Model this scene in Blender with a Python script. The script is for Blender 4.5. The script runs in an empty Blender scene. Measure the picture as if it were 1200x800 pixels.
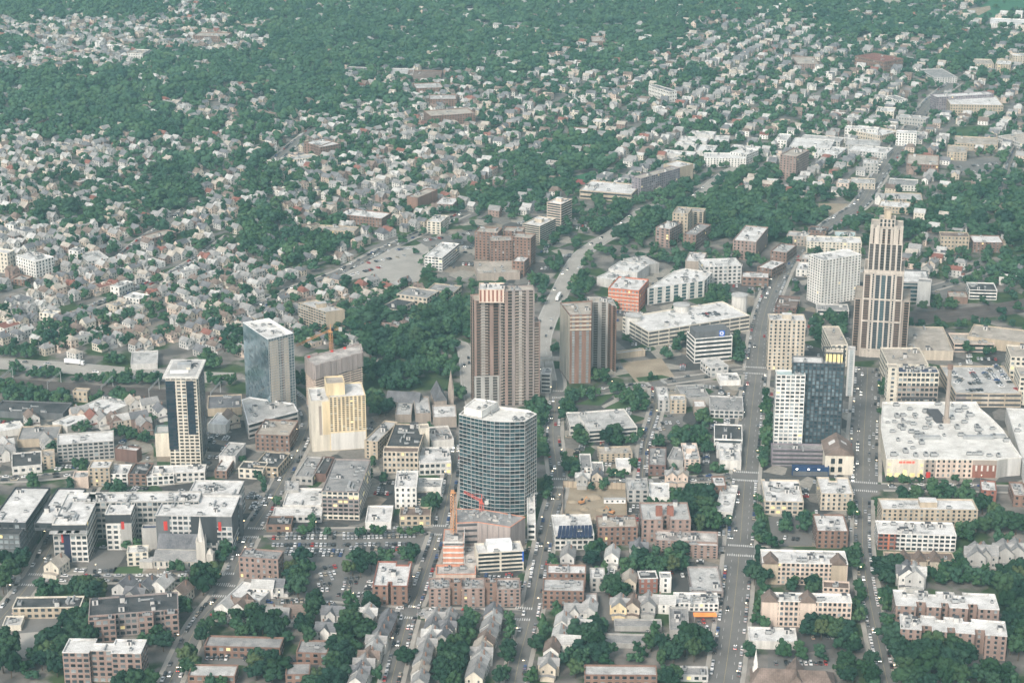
import bpy, bmesh, math, random
import numpy as np
from mathutils import Vector
random.seed(7); RNG = np.random.default_rng(11)
scene = bpy.context.scene
COL = scene.collection
# ------------------------------------------------------------------ camera model (photo pixels 1200 x 800 <-> ground)
H, F, PITCH = 510.0, 2276.0, math.radians(19.1)
CP, SP = math.cos(PITCH), math.sin(PITCH)
def ray(px, py):
    a, b = px - 600.0, py - 400.0
    return (a, F * CP - b * SP, -F * SP - b * CP)
def G(px, py, z=0.0):
    d = ray(px, py); t = (z - H) / d[2]
    return (d[0] * t, d[1] * t)
def proj(x, y, z=0.0):
    zz = z - H
    dep = y * CP - zz * SP
    return 600 + F * x / dep, 400 - F * (y * SP + zz * CP) / dep
def scale_at(x, y, z=0.0):
    return F / (y * CP - (z - H) * SP)
CROPS = {'P': (0, 0, 1.0), 'T': (950, 240, 4.0), 'E': (890, 400, 4.7059), 'F': (520, 460, 4.7059), 'G': (540, 320, 5.0), 'H': (180, 410, 5.333), 'I': (270, 360, 4.444), 'J': (490, 560, 5.0), 'K': (1020, 420, 5.0)}
for i in range(4):
    CROPS['A%d' % (i + 1)] = (300 * i, 550, 3.2); CROPS['B%d' % (i + 1)] = (300 * i, 350, 3.2)
    CROPS['C%d' % (i + 1)] = (300 * i, 150, 3.2); CROPS['D%d' % (i + 1)] = (300 * i, 0, 4.0)
def px(c, p):
    o = CROPS[c]; return (o[0] + p[0] / o[2], o[1] + p[1] / o[2])
def height_from(rp, yb):
    """height of a roof corner seen at pixel rp whose foot is seen at pixel row yb"""
    xb = rp[0] + (600 - rp[0]) * (yb - rp[1]) / (6970 - rp[1])
    g = G(xb, yb); d = ray(*rp)
    t = math.hypot(*g) / math.hypot(d[0], d[1])
    return H + d[2] * t
# ------------------------------------------------------------------ materials
MATS = {}
def lin(c):
    return tuple(c) + (1.0,)
def mat(name, col, rough=0.85, var=0.18, streak=False, seams=False, sc=0.25, fine=2.5, metal=0.0, col2=None, spec=0.3, emit=0.0, objvar=0.0, sc2=None):
    if name in MATS: return MATS[name]
    m = bpy.data.materials.new(name); m.use_nodes = True
    nt = m.node_tree; N = nt.nodes; L = nt.links
    b = N['Principled BSDF']
    b.inputs['Roughness'].default_value = rough; b.inputs['Metallic'].default_value = metal
    b.inputs['Specular IOR Level'].default_value = spec
    tc = N.new('ShaderNodeTexCoord')
    n1 = N.new('ShaderNodeTexNoise'); n1.inputs['Scale'].default_value = sc; n1.inputs['Detail'].default_value = 5
    n2 = N.new('ShaderNodeTexNoise'); n2.inputs['Scale'].default_value = fine; n2.inputs['Detail'].default_value = 2
    if streak:
        mp = N.new('ShaderNodeMapping'); mp.inputs['Scale'].default_value = (3.2, 3.2, .35); L.new(tc.outputs['Object'], mp.inputs['Vector']); L.new(mp.outputs[0], n1.inputs['Vector'])
    else: L.new(tc.outputs['Object'], n1.inputs['Vector'])
    L.new(tc.outputs['Object'], n2.inputs['Vector'])
    ad = N.new('ShaderNodeMath'); ad.operation = 'MULTIPLY_ADD'; ad.inputs[1].default_value = 0.35
    L.new(n2.outputs['Fac'], ad.inputs[0]); L.new(n1.outputs['Fac'], ad.inputs[2])
    mr = N.new('ShaderNodeMapRange'); mr.inputs['From Min'].default_value = 0.45; mr.inputs['From Max'].default_value = 0.9
    L.new(ad.outputs[0], mr.inputs['Value'])
    mx = N.new('ShaderNodeMix'); mx.data_type = 'RGBA'
    c2 = col2 if col2 else tuple(min(1, c * (1 + var)) for c in col)
    c1 = col if col2 else tuple(c * (1 - var) for c in col)
    mx.inputs['A'].default_value = lin(c1); mx.inputs['B'].default_value = lin(c2)
    L.new(mr.outputs[0], mx.inputs['Factor'])
    out = mx.outputs['Result']
    if seams:       # membrane sheets with dark laps, ponding stains
        bk = N.new('ShaderNodeTexBrick'); bk.inputs['Scale'].default_value = .22; bk.inputs['Mortar Size'].default_value = .012; bk.inputs['Color1'].default_value = (1, 1, 1, 1); bk.inputs['Color2'].default_value = (.9, .9, .89, 1); bk.inputs['Mortar'].default_value = (.62, .61, .59, 1); L.new(tc.outputs['Object'], bk.inputs['Vector'])
        n3 = N.new('ShaderNodeTexNoise'); n3.inputs['Scale'].default_value = .16; n3.inputs['Detail'].default_value = 6; n3.inputs['Distortion'].default_value = .8; L.new(tc.outputs['Object'], n3.inputs['Vector'])
        r3 = N.new('ShaderNodeMapRange'); r3.inputs['From Min'].default_value = .52; r3.inputs['From Max'].default_value = .66; r3.inputs['To Min'].default_value = 1.0; r3.inputs['To Max'].default_value = seams; L.new(n3.outputs['Fac'], r3.inputs['Value'])
        ma = N.new('ShaderNodeMix'); ma.data_type = 'RGBA'; ma.blend_type = 'MULTIPLY'; ma.inputs['Factor'].default_value = 1; L.new(out, ma.inputs['A']); L.new(bk.outputs['Color'], ma.inputs['B'])
        hs = N.new('ShaderNodeHueSaturation'); L.new(r3.outputs[0], hs.inputs['Value']); L.new(ma.outputs['Result'], hs.inputs['Color']); out = hs.outputs['Color']
    if objvar:
        oi = N.new('ShaderNodeObjectInfo'); hv = N.new('ShaderNodeHueSaturation')
        m2 = N.new('ShaderNodeMapRange'); m2.inputs['To Min'].default_value = 1 - objvar; m2.inputs['To Max'].default_value = 1 + objvar
        L.new(oi.outputs['Random'], m2.inputs['Value']); L.new(m2.outputs[0], hv.inputs['Value']); L.new(out, hv.inputs['Color'])
        out = hv.outputs['Color']
    L.new(out, b.inputs['Base Color'])
    if emit:
        L.new(out, b.inputs['Emission Color']); b.inputs['Emission Strength'].default_value = emit
    MATS[name] = m
    return m
WALLS = {
 'brick': (.225, .14, .108), 'redbrick': (.265, .115, .085), 'brown': (.22, .145, .115), 'dkbrick': (.16, .10, .085), 'tan': (.43, .36, .275), 'ltan': (.52, .455, .37),
 'cream': (.62, .57, .48), 'pink': (.60, .49, .41), 'white': (.72, .70, .66), 'offwhite': (.62, .60, .56), 'grey': (.38, .37, .35), 'ltgrey': (.52, .51, .49), 'dkgrey': (.13, .135, .14),
 'taupe': (.34, .29, .25), 'yellow': (.66, .54, .35), 'stoneg': (.50, .45, .395), 'orange': (.50, .17, .10), 'purple': (.24, .21, .23), 'navy': (.03, .035, .07), 'stone': (.50, .47, .42), 'concrete': (.45, .43, .40),
 'blue': (.02, .05, .13), 'charcoal': (.05, .055, .06), 'red': (.5, .05, .04), 'netorange': (.58, .27, .18), 'greywrap': (.36, .31, .29), 'mauve': (.275, .235, .22), 'rosebrick': (.285, .205, .175),
}
for k, c in WALLS.items(): mat('wall_' + k, c, sc=0.12, var=0.22, streak=True)
ROOFS = {'white': ((.62, .61, .59), (.84, .83, .81)), 'ltgrey': ((.42, .42, .41), (.62, .61, .59)), 'grey': ((.26, .26, .26), (.40, .39, .38)), 'dark': ((.05, .055, .06), (.12, .12, .12)),
         'tan': ((.38, .34, .29), (.55, .50, .44)), 'brown': ((.16, .12, .10), (.28, .22, .19)), 'slate': ((.13, .135, .15), (.24, .24, .25)), 'teal': ((.15, .22, .22), (.24, .3, .3)),
         'red': ((.22, .09, .07), (.32, .15, .12)), 'warmwhite': ((.66, .64, .60), (.86, .85, .81)), 'blue': ((.05, .07, .13), (.11, .13, .2)), 'rubble': ((.25, .23, .22), (.7, .66, .62)), 'ltteal': ((.42, .55, .55), (.6, .7, .7))}
for k, (a, b_) in ROOFS.items(): mat('roof_' + k, tuple(c * .86 for c in a), col2=b_, sc=0.11, fine=0.9, rough=0.9, seams=.86 if k == 'warmwhite' else .76)
mat('pane', (.035, .042, .048), rough=0.15, var=.3, objvar=.7, spec=.5)
mat('pane_brown', (.06, .05, .045), rough=0.2, var=.3, objvar=.6, spec=.5)
mat('pane_light', (.22, .25, .26), rough=0.2, var=.3, objvar=.4, spec=.5)
mat('pane_lit', (1.0, .68, .32), rough=0.5, var=.3, emit=0.16)
for i, c in enumerate([(.035, .07, .08), (.06, .105, .12), (.12, .17, .18), (.022, .04, .05)]): mat('glass%d' % i, c, rough=0.1, var=.25, sc=.3, metal=.12, spec=.6)
for i, c in enumerate([(.10, .17, .21), (.16, .245, .29), (.24, .33, .375), (.055, .10, .13)]): mat('bglass%d' % i, c, rough=0.10, var=.25, sc=.3, metal=.5, spec=.6)
for i, c in enumerate([(.24, .33, .38), (.28, .37, .42), (.34, .42, .46), (.20, .28, .33)]): mat('mglass%d' % i, c, rough=0.08, var=.55, sc=.035, fine=.2, metal=.6, spec=.6)  # pale sky reflections painted into the mirrored pane colours as soft mottling
mat('metal_grey', (.42, .43, .43), rough=.5, metal=.3); mat('metal_dark', (.08, .08, .085), rough=.6); mat('metal_white', (.75, .75, .74), rough=.5)
mat('solar', (.02, .03, .07), rough=.2, spec=.6); mat('crane_orange', (.55, .27, .12), rough=.6); mat('crane_red', (.6, .13, .1), rough=.6)
mat('asphalt', (.13, .127, .122), col2=(.20, .193, .182), sc=.05, rough=.95); mat('asphalt_dark', (.06, .06, .061), col2=(.11, .108, .104), sc=.05, rough=.95)
mat('pavement', (.30, .28, .25), col2=(.43, .405, .365), sc=.08, rough=.95); mat('marking', (.62, .62, .60), rough=.8); mat('marking_yellow', (.42, .36, .2), rough=.8)
mat('lawn', (.035, .075, .028), col2=(.075, .125, .05), sc=.06, rough=1.0); mat('sportsgreen', (.03, .12, .06), col2=(.05, .16, .08), sc=.05, rough=1.0)
mat('dirt', (.24, .195, .14), col2=(.38, .32, .24), sc=.07, rough=1.0); mat('track_red', (.30, .09, .08), rough=.95); mat('concrete_road', (.29, .275, .25), col2=(.40, .38, .345), sc=.06, rough=.95)
mat('ballast', (.07, .06, .055), col2=(.14, .12, .11), sc=.1, rough=1.0); mat('rail', (.2, .17, .15), rough=.5, metal=.6)
mat('trunk', (.09, .065, .045), rough=1.0); mat('lamp_glow', (1.0, .72, .38), emit=6.0, var=0); mat('lamp_white', (1.0, .93, .8), emit=5.0, var=0); mat('tail_red', (1.0, .06, .03), emit=1.5, var=0)
mat('glow_sign_red', (1.0, .06, .04), emit=1.2, var=0); mat('glow_sign_gold', (1.0, .6, .15), emit=1.2, var=0); mat('blue_sign', (.02, .12, .55), rough=.5); mat('awning_orange', (.7, .22, .06), emit=.35)
# foliage (own colour differs per tree and per clump of leaves)
def foliage(name, c1, c2, attr=False):
    m = bpy.data.materials.new(name); m.use_nodes = True; nt = m.node_tree; N = nt.nodes; L = nt.links
    b = N['Principled BSDF']; b.inputs['Roughness'].default_value = .95; b.inputs['Specular IOR Level'].default_value = .1
    mx = N.new('ShaderNodeMix'); mx.data_type = 'RGBA'; mx.inputs['A'].default_value = lin(c1); mx.inputs['B'].default_value = lin(c2)
    ad = N.new('ShaderNodeMath'); ad.operation = 'MULTIPLY_ADD'; ad.use_clamp = True
    nz = N.new('ShaderNodeTexNoise'); nz.inputs['Detail'].default_value = 3
    tc = N.new('ShaderNodeTexCoord'); L.new(tc.outputs['Object'], nz.inputs['Vector'])
    nz.inputs['Scale'].default_value = .3 if attr else 5.0
    L.new(nz.outputs['Fac'], ad.inputs[0]); ad.inputs[1].default_value = 1.0
    if attr:
        at = N.new('ShaderNodeAttribute'); at.attribute_name = 'tint'
        n6 = N.new('ShaderNodeTexNoise'); n6.inputs['Scale'].default_value = .016; n6.inputs['Detail'].default_value = 3; L.new(tc.outputs['Object'], n6.inputs['Vector'])
        s = N.new('ShaderNodeMath'); s.operation = 'SUBTRACT'; s.inputs[1].default_value = 1.15; s2 = N.new('ShaderNodeMath'); s2.operation = 'MULTIPLY_ADD'; s2.inputs[1].default_value = 1.5; L.new(n6.outputs['Fac'], s2.inputs[0]); L.new(at.outputs['Fac'], s2.inputs[2])
        L.new(s2.outputs[0], s.inputs[0]); s3 = N.new('ShaderNodeMath'); s3.operation = 'MULTIPLY'; s3.inputs[1].default_value = .75; L.new(s.outputs[0], s3.inputs[0]); L.new(s3.outputs[0], ad.inputs[2])
    else:
        oi = N.new('ShaderNodeObjectInfo'); s = N.new('ShaderNodeMath'); s.operation = 'MULTIPLY_ADD'; s.inputs[1].default_value = .7; s.inputs[2].default_value = -.4
        L.new(oi.outputs['Random'], s.inputs[0]); L.new(s.outputs[0], ad.inputs[2])
    L.new(ad.outputs[0], mx.inputs['Factor']); hs = N.new('ShaderNodeHueSaturation')
    if attr:
        n4 = N.new('ShaderNodeMath'); n4.operation = 'MULTIPLY'; n4.inputs[1].default_value = 7.31; L.new(at.outputs['Fac'], n4.inputs[0]); n5 = N.new('ShaderNodeMath'); n5.operation = 'FRACT'; L.new(n4.outputs[0], n5.inputs[0]); rnd = n5.outputs[0]
    else:
        n4 = N.new('ShaderNodeMath'); n4.operation = 'MULTIPLY'; n4.inputs[1].default_value = 7.31; L.new(oi.outputs['Random'], n4.inputs[0]); n5 = N.new('ShaderNodeMath'); n5.operation = 'FRACT'; L.new(n4.outputs[0], n5.inputs[0]); rnd = n5.outputs[0]
    r4 = N.new('ShaderNodeMapRange'); r4.inputs['To Min'].default_value = .445; r4.inputs['To Max'].default_value = .512; L.new(rnd, r4.inputs['Value']); L.new(r4.outputs[0], hs.inputs['Hue'])
    L.new(mx.outputs['Result'], hs.inputs['Color']); L.new(hs.outputs['Color'], b.inputs['Base Color'])
    MATS[name] = m
foliage('leaf_dark', (.011, .034, .023), (.030, .070, .046)); foliage('leaf_mid', (.021, .053, .033), (.050, .100, .057)); foliage('leaf_light', (.042, .078, .036), (.085, .128, .058))
foliage('leaf_many', (.013, .046, .031), (.064, .130, .074), True)
M = MATS
# ------------------------------------------------------------------ object helpers
def mesh_of(name, verts, faces, mats, idx=None, smooth=False):
    me = bpy.data.meshes.new(name); me.from_pydata(verts, [], faces)
    for m in (mats if isinstance(mats, (list, tuple)) else [mats]): me.materials.append(m)
    if idx is not None: me.polygons.foreach_set('material_index', idx)
    if smooth: me.polygons.foreach_set('use_smooth', [True] * len(me.polygons))
    me.update(); return me
def link(name, data, parent=None, loc=(0, 0, 0), rz=0.0, sc=None):
    o = bpy.data.objects.new(name, data); COL.objects.link(o)
    if parent: o.parent = parent
    o.location = loc
    if rz: o.rotation_euler = (0, 0, rz)
    if sc: o.scale = sc
    return o
LABELS = set()
def tag(o, label=None, cat=None, group=None, kind=None):
    if label: o['label'] = label
    if cat: o['category'] = cat
    if group: o['group'] = group
    if kind: o['kind'] = kind
    return o
class MB:
    """collects shapes into one mesh"""
    def __init__(s): s.v = []; s.f = []; s.i = []
    def add(s, vs, fs, mi=0):
        n = len(s.v); s.v += vs; s.f += [tuple(n + k for k in f) for f in fs]; s.i += [mi] * len(fs)
    def box(s, c, size, rz=0.0, mi=0, taper=1.0):
        hx, hy, hz = size[0] / 2, size[1] / 2, size[2]; co, si = math.cos(rz), math.sin(rz); vs = []
        for z, k in ((0, 1.0), (hz, taper)):
            for x, y in ((-hx, -hy), (hx, -hy), (hx, hy), (-hx, hy)):
                vs.append((c[0] + (x * co - y * si) * k, c[1] + (x * si + y * co) * k, c[2] + z))
        s.add(vs, [(0, 3, 2, 1), (4, 5, 6, 7), (0, 1, 5, 4), (1, 2, 6, 5), (2, 3, 7, 6), (3, 0, 4, 7)], mi)
    def bar(s, a, b, r, mi=0, n=4, r2=None):
        a, b = Vector(a), Vector(b); d = (b - a).normalized(); u = d.orthogonal().normalized(); w = d.cross(u); vs = []
        for p, rr in ((a, r), (b, r if r2 is None else r2)):
            for k in range(n):
                t = 2 * math.pi * k / n; vs.append(tuple(p + (u * math.cos(t) + w * math.sin(t)) * rr))
        s.add(vs, [(k, (k + 1) % n, n + (k + 1) % n, n + k) for k in range(n)] + [tuple(range(n - 1, -1, -1)), tuple(range(n, 2 * n))], mi)
    def prism(s, poly, z0, z1, mi=0, top=True, mtop=None):
        n = len(poly); vs = [(x, y, z0) for x, y in poly] + [(x, y, z1) for x, y in poly]
        s.add(vs, [(k, (k + 1) % n, n + (k + 1) % n, n + k) for k in range(n)], mi)
        if top: s.add([(x, y, z1) for x, y in poly], [tuple(range(n))], mi if mtop is None else mtop)
    def cone(s, c, r, h, n=8, mi=0):
        vs = [(c[0] + r * math.cos(2 * math.pi * k / n + .39), c[1] + r * math.sin(2 * math.pi * k / n + .39), c[2]) for k in range(n)] + [(c[0], c[1], c[2] + h)]
        s.add(vs, [(k, (k + 1) % n, n) for k in range(n)] + [tuple(range(n - 1, -1, -1))], mi)
    def build(s, name, mats, parent=None, loc=(0, 0, 0), rz=0.0):
        return link(name, mesh_of(name, s.v, s.f, mats, s.i), parent, loc, rz)
# ------------------------------------------------------------------ occupancy raster (2 m cells) so that scattered trees, houses and cars keep clear
OX0, OY0, OC = -1000.0, 700.0, 2.0
OCC = np.zeros((1450, 1000), np.uint8)      # [row y, col x]; 1 building, 2 road, 4 open lot
def occ_poly(poly, val, grow=0.0):
    P = np.array(poly, float)
    if grow:
        c = P.mean(0); d = P - c; P = c + d * (1 + grow / np.maximum(np.linalg.norm(d, axis=1, keepdims=True), 1))
    x0, y0 = P.min(0); x1, y1 = P.max(0)
    i0, i1 = int((y0 - OY0) / OC), int((y1 - OY0) / OC) + 1; j0, j1 = int((x0 - OX0) / OC), int((x1 - OX0) / OC) + 1
    i0, i1 = max(i0, 0), min(i1, OCC.shape[0]); j0, j1 = max(j0, 0), min(j1, OCC.shape[1])
    if i1 <= i0 or j1 <= j0: return
    yy, xx = np.mgrid[i0:i1, j0:j1]; X = OX0 + (xx + .5) * OC; Y = OY0 + (yy + .5) * OC
    ins = np.zeros(X.shape, bool); n = len(P)
    for k in range(n):
        xa, ya = P[k]; xb, yb = P[(k + 1) % n]
        if ya == yb: continue
        ins ^= ((ya > Y) != (yb > Y)) & (X < (xb - xa) * (Y - ya) / (yb - ya) + xa)
    OCC[i0:i1, j0:j1][ins] |= val
def occ(x, y):
    i, j = int((y - OY0) / OC), int((x - OX0) / OC)
    if 0 <= i < OCC.shape[0] and 0 <= j < OCC.shape[1]: return OCC[i, j]
    return 0
# ------------------------------------------------------------------ buildings
LAND = []          # (px x, px y, short name) landmarks for labels
UNIT = {}
def win_mesh(w, h, mk):
    k = (round(w, 1), round(h, 1), mk)
    if k not in UNIT:
        m = MB(); m.box((0, 0, -h / 2), (w, .14, h)); m.box((0, -.05, -h / 2 - .12), (w + .2, .2, .12), mi=1)
        UNIT[k] = mesh_of('window', m.v, m.f, [M[mk], M['metal_grey']], m.i)
    return UNIT[k]
def ac_mesh():
    if 'ac' not in UNIT:
        m = MB(); m.box((0, 0, 0), (2.6, 1.8, .25), mi=1); m.box((0, 0, .25), (2.4, 1.6, 1.2)); m.box((-.55, 0, 1.45), (.9, .9, .12), mi=1); m.box((.55, 0, 1.45), (.9, .9, .12), mi=1); m.box((1.6, 0, .2), (.8, .7, .7))
        UNIT['ac'] = mesh_of('roof_unit', m.v, m.f, [M['metal_grey'], M['metal_dark']], m.i)
    return UNIT['ac']
def duct_mesh():
    if 'duct' not in UNIT:
        m = MB(); m.box((0, 0, .35), (6.5, .7, .6)); m.box((-3, 0, 0), (.9, .9, 1.5))
        for x in (-2, 0, 2): m.box((x, 0, 0), (.25, .9, .36), 0, 1)
        UNIT['duct'] = mesh_of('duct', m.v, m.f, [M['metal_grey'], M['metal_dark']], m.i)
    return UNIT['duct']
def hatch_mesh():
    if 'hatch' not in UNIT:
        m = MB(); m.box((0, 0, 0), (2.4, 2.0, 2.3)); m.box((0, 0, 2.3), (2.7, 2.3, .15), 0, 1); m.box((0, -1.02, .1), (.9, .06, 1.9), 0, 1); m.bar((2.2, .4, 0), (2.2, .4, 1.6), .16, 1, 8); m.bar((2.8, -.3, 0), (2.8, -.3, 1.2), .14, 1, 8)
        UNIT['hatch'] = mesh_of('stair_head', m.v, m.f, [M['wall_ltgrey'], M['metal_dark']], m.i)
    return UNIT['hatch']
class Bld:
    def __init__(s, name, label, cat, base, group=None, short=None):
        s.root = link(name, None, None, (base[0], base[1], 0)); tag(s.root, label, cat, group); s.b = base; s.W = []; s.rnd = random.Random(len(LABELS)); LABELS.add(label)
        if short: s.short = short; LAND.append((*proj(base[0], base[1], 6), short))
    def L(s, p): return (p[0] - s.b[0], p[1] - s.b[1])
    def vol(s, poly, z0, z1, wall='brick', roof='white', fl=None, win='p', faces=None, par=.9, units=None, ph=False, top=True, winmat='pane', first=0.0, lit=.012, wz=None, rim=None, mix=.14):
        s.mix = mix
        lp = [s.L(p) for p in poly]; n = len(lp)
        if z0 < 1: occ_poly(poly, 1, 1.5)
        m = MB(); m.prism(lp, z0, z1, top=False); m.build('wall', M['wall_' + wall], s.root)
        ins = inset(lp, .45)
        if top:
            m = MB(); zt = z1 - par
            m.add([(x, y, zt) for x, y in ins], [tuple(range(n))]); ro = m.build('roof', M['roof_' + roof], s.root)
            out = inset(lp, -.12); m = MB()
            vs = [(x, y, z1 - .35) for x, y in out] + [(x, y, z1 + .03) for x, y in out] + [(x, y, z1 + .03) for x, y in ins] + [(x, y, zt - .1) for x, y in ins]; fs = []
            for r in range(3): fs += [(r * n + k, r * n + (k + 1) % n, (r + 1) * n + (k + 1) % n, (r + 1) * n + k) for k in range(n)]
            m.add(vs, fs); m.build('parapet', M[rim] if rim else M['wall_' + wall], s.root)
            area = abs(sum(lp[k][0] * lp[(k + 1) % n][1] - lp[(k + 1) % n][0] * lp[k][1] for k in range(n))) / 2
            nu = int(min(7, area / 160)) if units is None else int(units * 1.5 + .5)
            for _ in range(nu):
                p = rand_in(ins, s.rnd, 2.2)
                kind_ = s.rnd.choice(('a', 'a', 'd', 'h')) if area > 250 else 'a'
                if p: link({'a': 'roof_unit', 'd': 'duct', 'h': 'stair_head'}[kind_], {'a': ac_mesh, 'd': duct_mesh, 'h': hatch_mesh}[kind_](), ro, (p[0], p[1], zt), s.rnd.choice((0, 1.57)) + edge_ang(lp, 0), (s.rnd.uniform(.8, 1.4),) * 3)
            if ph:
                c = np.mean(np.array(ins), 0); a = edge_ang(lp, 0); w = math.sqrt(area) * .22
                m = MB(); m.box((c[0], c[1], zt), (w * 1.5, w, 3.6), a); m.box((c[0], c[1], zt + 3.6), (w * 1.5 + .4, w + .4, .25), a, 1); m.build('penthouse', [M['wall_' + wall], M['roof_' + roof]], ro)
        fl = fl or max(1, round((z1 - z0) / 3.2))
        for k in range(n):
            st = (faces or {}).get(k, win)
            if st != 'n': s.face(lp[k], lp[(k + 1) % n], z0 + first, z1, fl, st, winmat, lit)
        return s
    def face(s, p, q, z0, z1, fl, st, winmat='pane', lit=.04):
        dx, dy = q[0] - p[0], q[1] - p[1]; ln = math.hypot(dx, dy)
        if ln < 2: return
        ux, uy = dx / ln, dy / ln; nx, ny = uy, -ux; ang = math.atan2(uy, ux)
        mx_, my_ = (p[0] + q[0]) / 2 + s.b[0], (p[1] + q[1]) / 2 + s.b[1]
        if -(nx * mx_ + ny * my_) / math.hypot(mx_, my_) < -.25: return
        fh = (z1 - z0) / fl
        if isinstance(st, str): st = (st,)
        k = st[0]
        at = lambda u, z, o=.02: (p[0] + ux * u + nx * o, p[1] + uy * u + ny * o, z)
        if k in ('p', 'pw', 'pd', 'pb'):
            w, h, sp = {'p': (1.4, 1.7, 3.1), 'pw': (2.2, 1.7, 3.7), 'pd': (1.6, 1.9, 2.6), 'pb': (2.4, 2.1, 3.1)}[k]
            h = min(h, fh * .54); nc = max(1, int((ln - 1.0) / sp)); g = ln / nc
            for i in range(fl):
                for j in range(nc):
                    s.W.append((at(g * (j + .5), z0 + fh * (i + .52)), ang, w, h, 'pane_lit' if s.rnd.random() < lit else 'pane_light' if s.rnd.random() < getattr(s, 'mix', .14) else winmat))
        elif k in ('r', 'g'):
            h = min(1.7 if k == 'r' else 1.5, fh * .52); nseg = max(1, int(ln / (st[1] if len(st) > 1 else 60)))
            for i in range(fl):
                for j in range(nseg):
                    s.W.append((at(ln * (j + .5) / nseg, z0 + fh * (i + .55)), ang, ln / nseg - (1.2 if k == 'r' else 1.0), h, winmat if k == 'r' else 'metal_dark'))  # open decks: dark slabs stand in for the shade inside the openings
        elif k == 's':      # tall vertical window strips between piers
            sp = st[1] if len(st) > 1 else 4.0; nc = max(1, int(ln / sp)); g = ln / nc
            for j in range(nc):
                m = MB(); w = g * (st[2] if len(st) > 2 else .52)
                if len(st) > 3:
                    sp_ = MB(); c = at(g * (j + .5), z0 + fh * .15, .03); sp_.box(c, (w + .02, .06, z1 - z0 - fh * .25), ang); sp_.build('spandrel', M[st[3]], s.root)
                for i in range(fl):
                    a, b_ = at(g * (j + .5) - w / 2, 0, .08), at(g * (j + .5) + w / 2, 0, .08); za, zb = z0 + fh * (i + .18), z0 + fh * (i + .95)
                    m.add([(a[0], a[1], za), (b_[0], b_[1], za), (b_[0], b_[1], zb), (a[0], a[1], zb)], [(0, 1, 2, 3)])
                m.build('window', M[winmat], s.root)
        elif k == 'c':      # curtain wall: glass grid, floor bands, mullions
            _, nc, bandm, mulm, bh, mats = st[:6]; mw = st[6] if len(st) > 6 else .28; m = MB(); w = ln / nc
            for i in range(fl):
                for j in range(nc):
                    a, b_ = at(w * j, 0, .06), at(w * (j + 1), 0, .06); za, zb = z0 + fh * i, z0 + fh * (i + 1)
                    m.add([(a[0], a[1], za), (b_[0], b_[1], za), (b_[0], b_[1], zb), (a[0], a[1], zb)], [(0, 1, 2, 3)], s.rnd.choice((0, 0, 1, 1, 2, 3, 3)))
            m.build('glass_facade', [M[x] for x in mats], s.root)
            if bandm:
                for i in range(fl + 1):
                    c = at(ln / 2, 0, .15); m = MB(); m.box((c[0], c[1], min(z0 + fh * i, z1 - bh)), (ln, .3, bh), ang); m.build('floor_band', M[bandm], s.root)
            if mulm:
                mu = UNIT.get((mulm, round(z1 - z0, 1), mw))
                if mu is None:
                    mm = MB(); mm.box((0, 0, 0), (mw, .3, z1 - z0 - .05)); mu = UNIT[(mulm, round(z1 - z0, 1), mw)] = mesh_of('mullion', mm.v, mm.f, M[mulm])
                for j in range(nc + 1):
                    link('mullion', mu, s.root, at(min(max(w * j, .15), ln - .15), z0, .17), ang)
    def panel(s, p, q, u0, u1, z0, z1, mk, name='panel', o=.05):
        """a flat panel on the facade p->q (world), u as fractions"""
        p, q = s.L(p), s.L(q); dx, dy = q[0] - p[0], q[1] - p[1]; ln = math.hypot(dx, dy); ux, uy = dx / ln, dy / ln; nx, ny = uy, -ux
        c = (p[0] + ux * ln * (u0 + u1) / 2 + nx * (o / 2), p[1] + uy * ln * (u0 + u1) / 2 + ny * (o / 2), z0)
        m = MB(); m.box(c, (ln * (u1 - u0), o, z1 - z0), math.atan2(uy, ux)); return m.build(name, M[mk], s.root)
    def box(s, name, c, size, rz, mk, z=0):
        m = MB(); l = s.L(c); m.box((l[0], l[1], z), size, rz); return m.build(name, M[mk], s.root)
    def done(s):
        sc = scale_at(s.b[0], s.b[1], 10)
        big = sorted(range(len(s.W)), key=lambda i: -s.W[i][2] * s.W[i][3] - s.W[i][0][2] * .01)
        tiny = [i for i in big if min(s.W[i][2], s.W[i][3]) * sc < 1.5] if sc < 1.15 else []
        keep = [i for i in big if i not in set(tiny)][:100]; ks = set(keep)
        for i in keep:
            pos, ang, w, h, mk = s.W[i]
            link('window', win_mesh(w, h, mk), s.root, pos, ang)
        rest = [i for i in range(len(s.W)) if i not in ks]
        if rest:
            m = MB(); keys = []
            for i in rest:
                pos, ang, w, h, mk = s.W[i]
                if mk not in keys: keys.append(mk)
                m.box((pos[0], pos[1], pos[2] - h / 2), (w, .14, h), ang, keys.index(mk))
            tag(m.build('window', [M[k] for k in keys], s.root), kind='stuff')
        return s
def edge_ang(lp, k):
    a, b = lp[k], lp[(k + 1) % len(lp)]; return math.atan2(b[1] - a[1], b[0] - a[0])
def inset(poly, d):
    n = len(poly); out = []
    for k in range(n):
        p0, p1, p2 = Vector(poly[k - 1]), Vector(poly[k]), Vector(poly[(k + 1) % n])
        e1, e2 = (p1 - p0).normalized(), (p2 - p1).normalized(); n1, n2 = Vector((-e1.y, e1.x)), Vector((-e2.y, e2.x)); b = n1 + n2
        if b.length < .2: b = n1
        b = b.normalized(); out.append(tuple(p1 + b * (d / max(.4, b.dot(n1)))))
    return out
def inside(p, poly):
    c = False; n = len(poly)
    for k in range(n):
        a, b = poly[k], poly[(k + 1) % n]
        if (a[1] > p[1]) != (b[1] > p[1]) and p[0] < (b[0] - a[0]) * (p[1] - a[1]) / (b[1] - a[1]) + a[0]: c = not c
    return c
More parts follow.
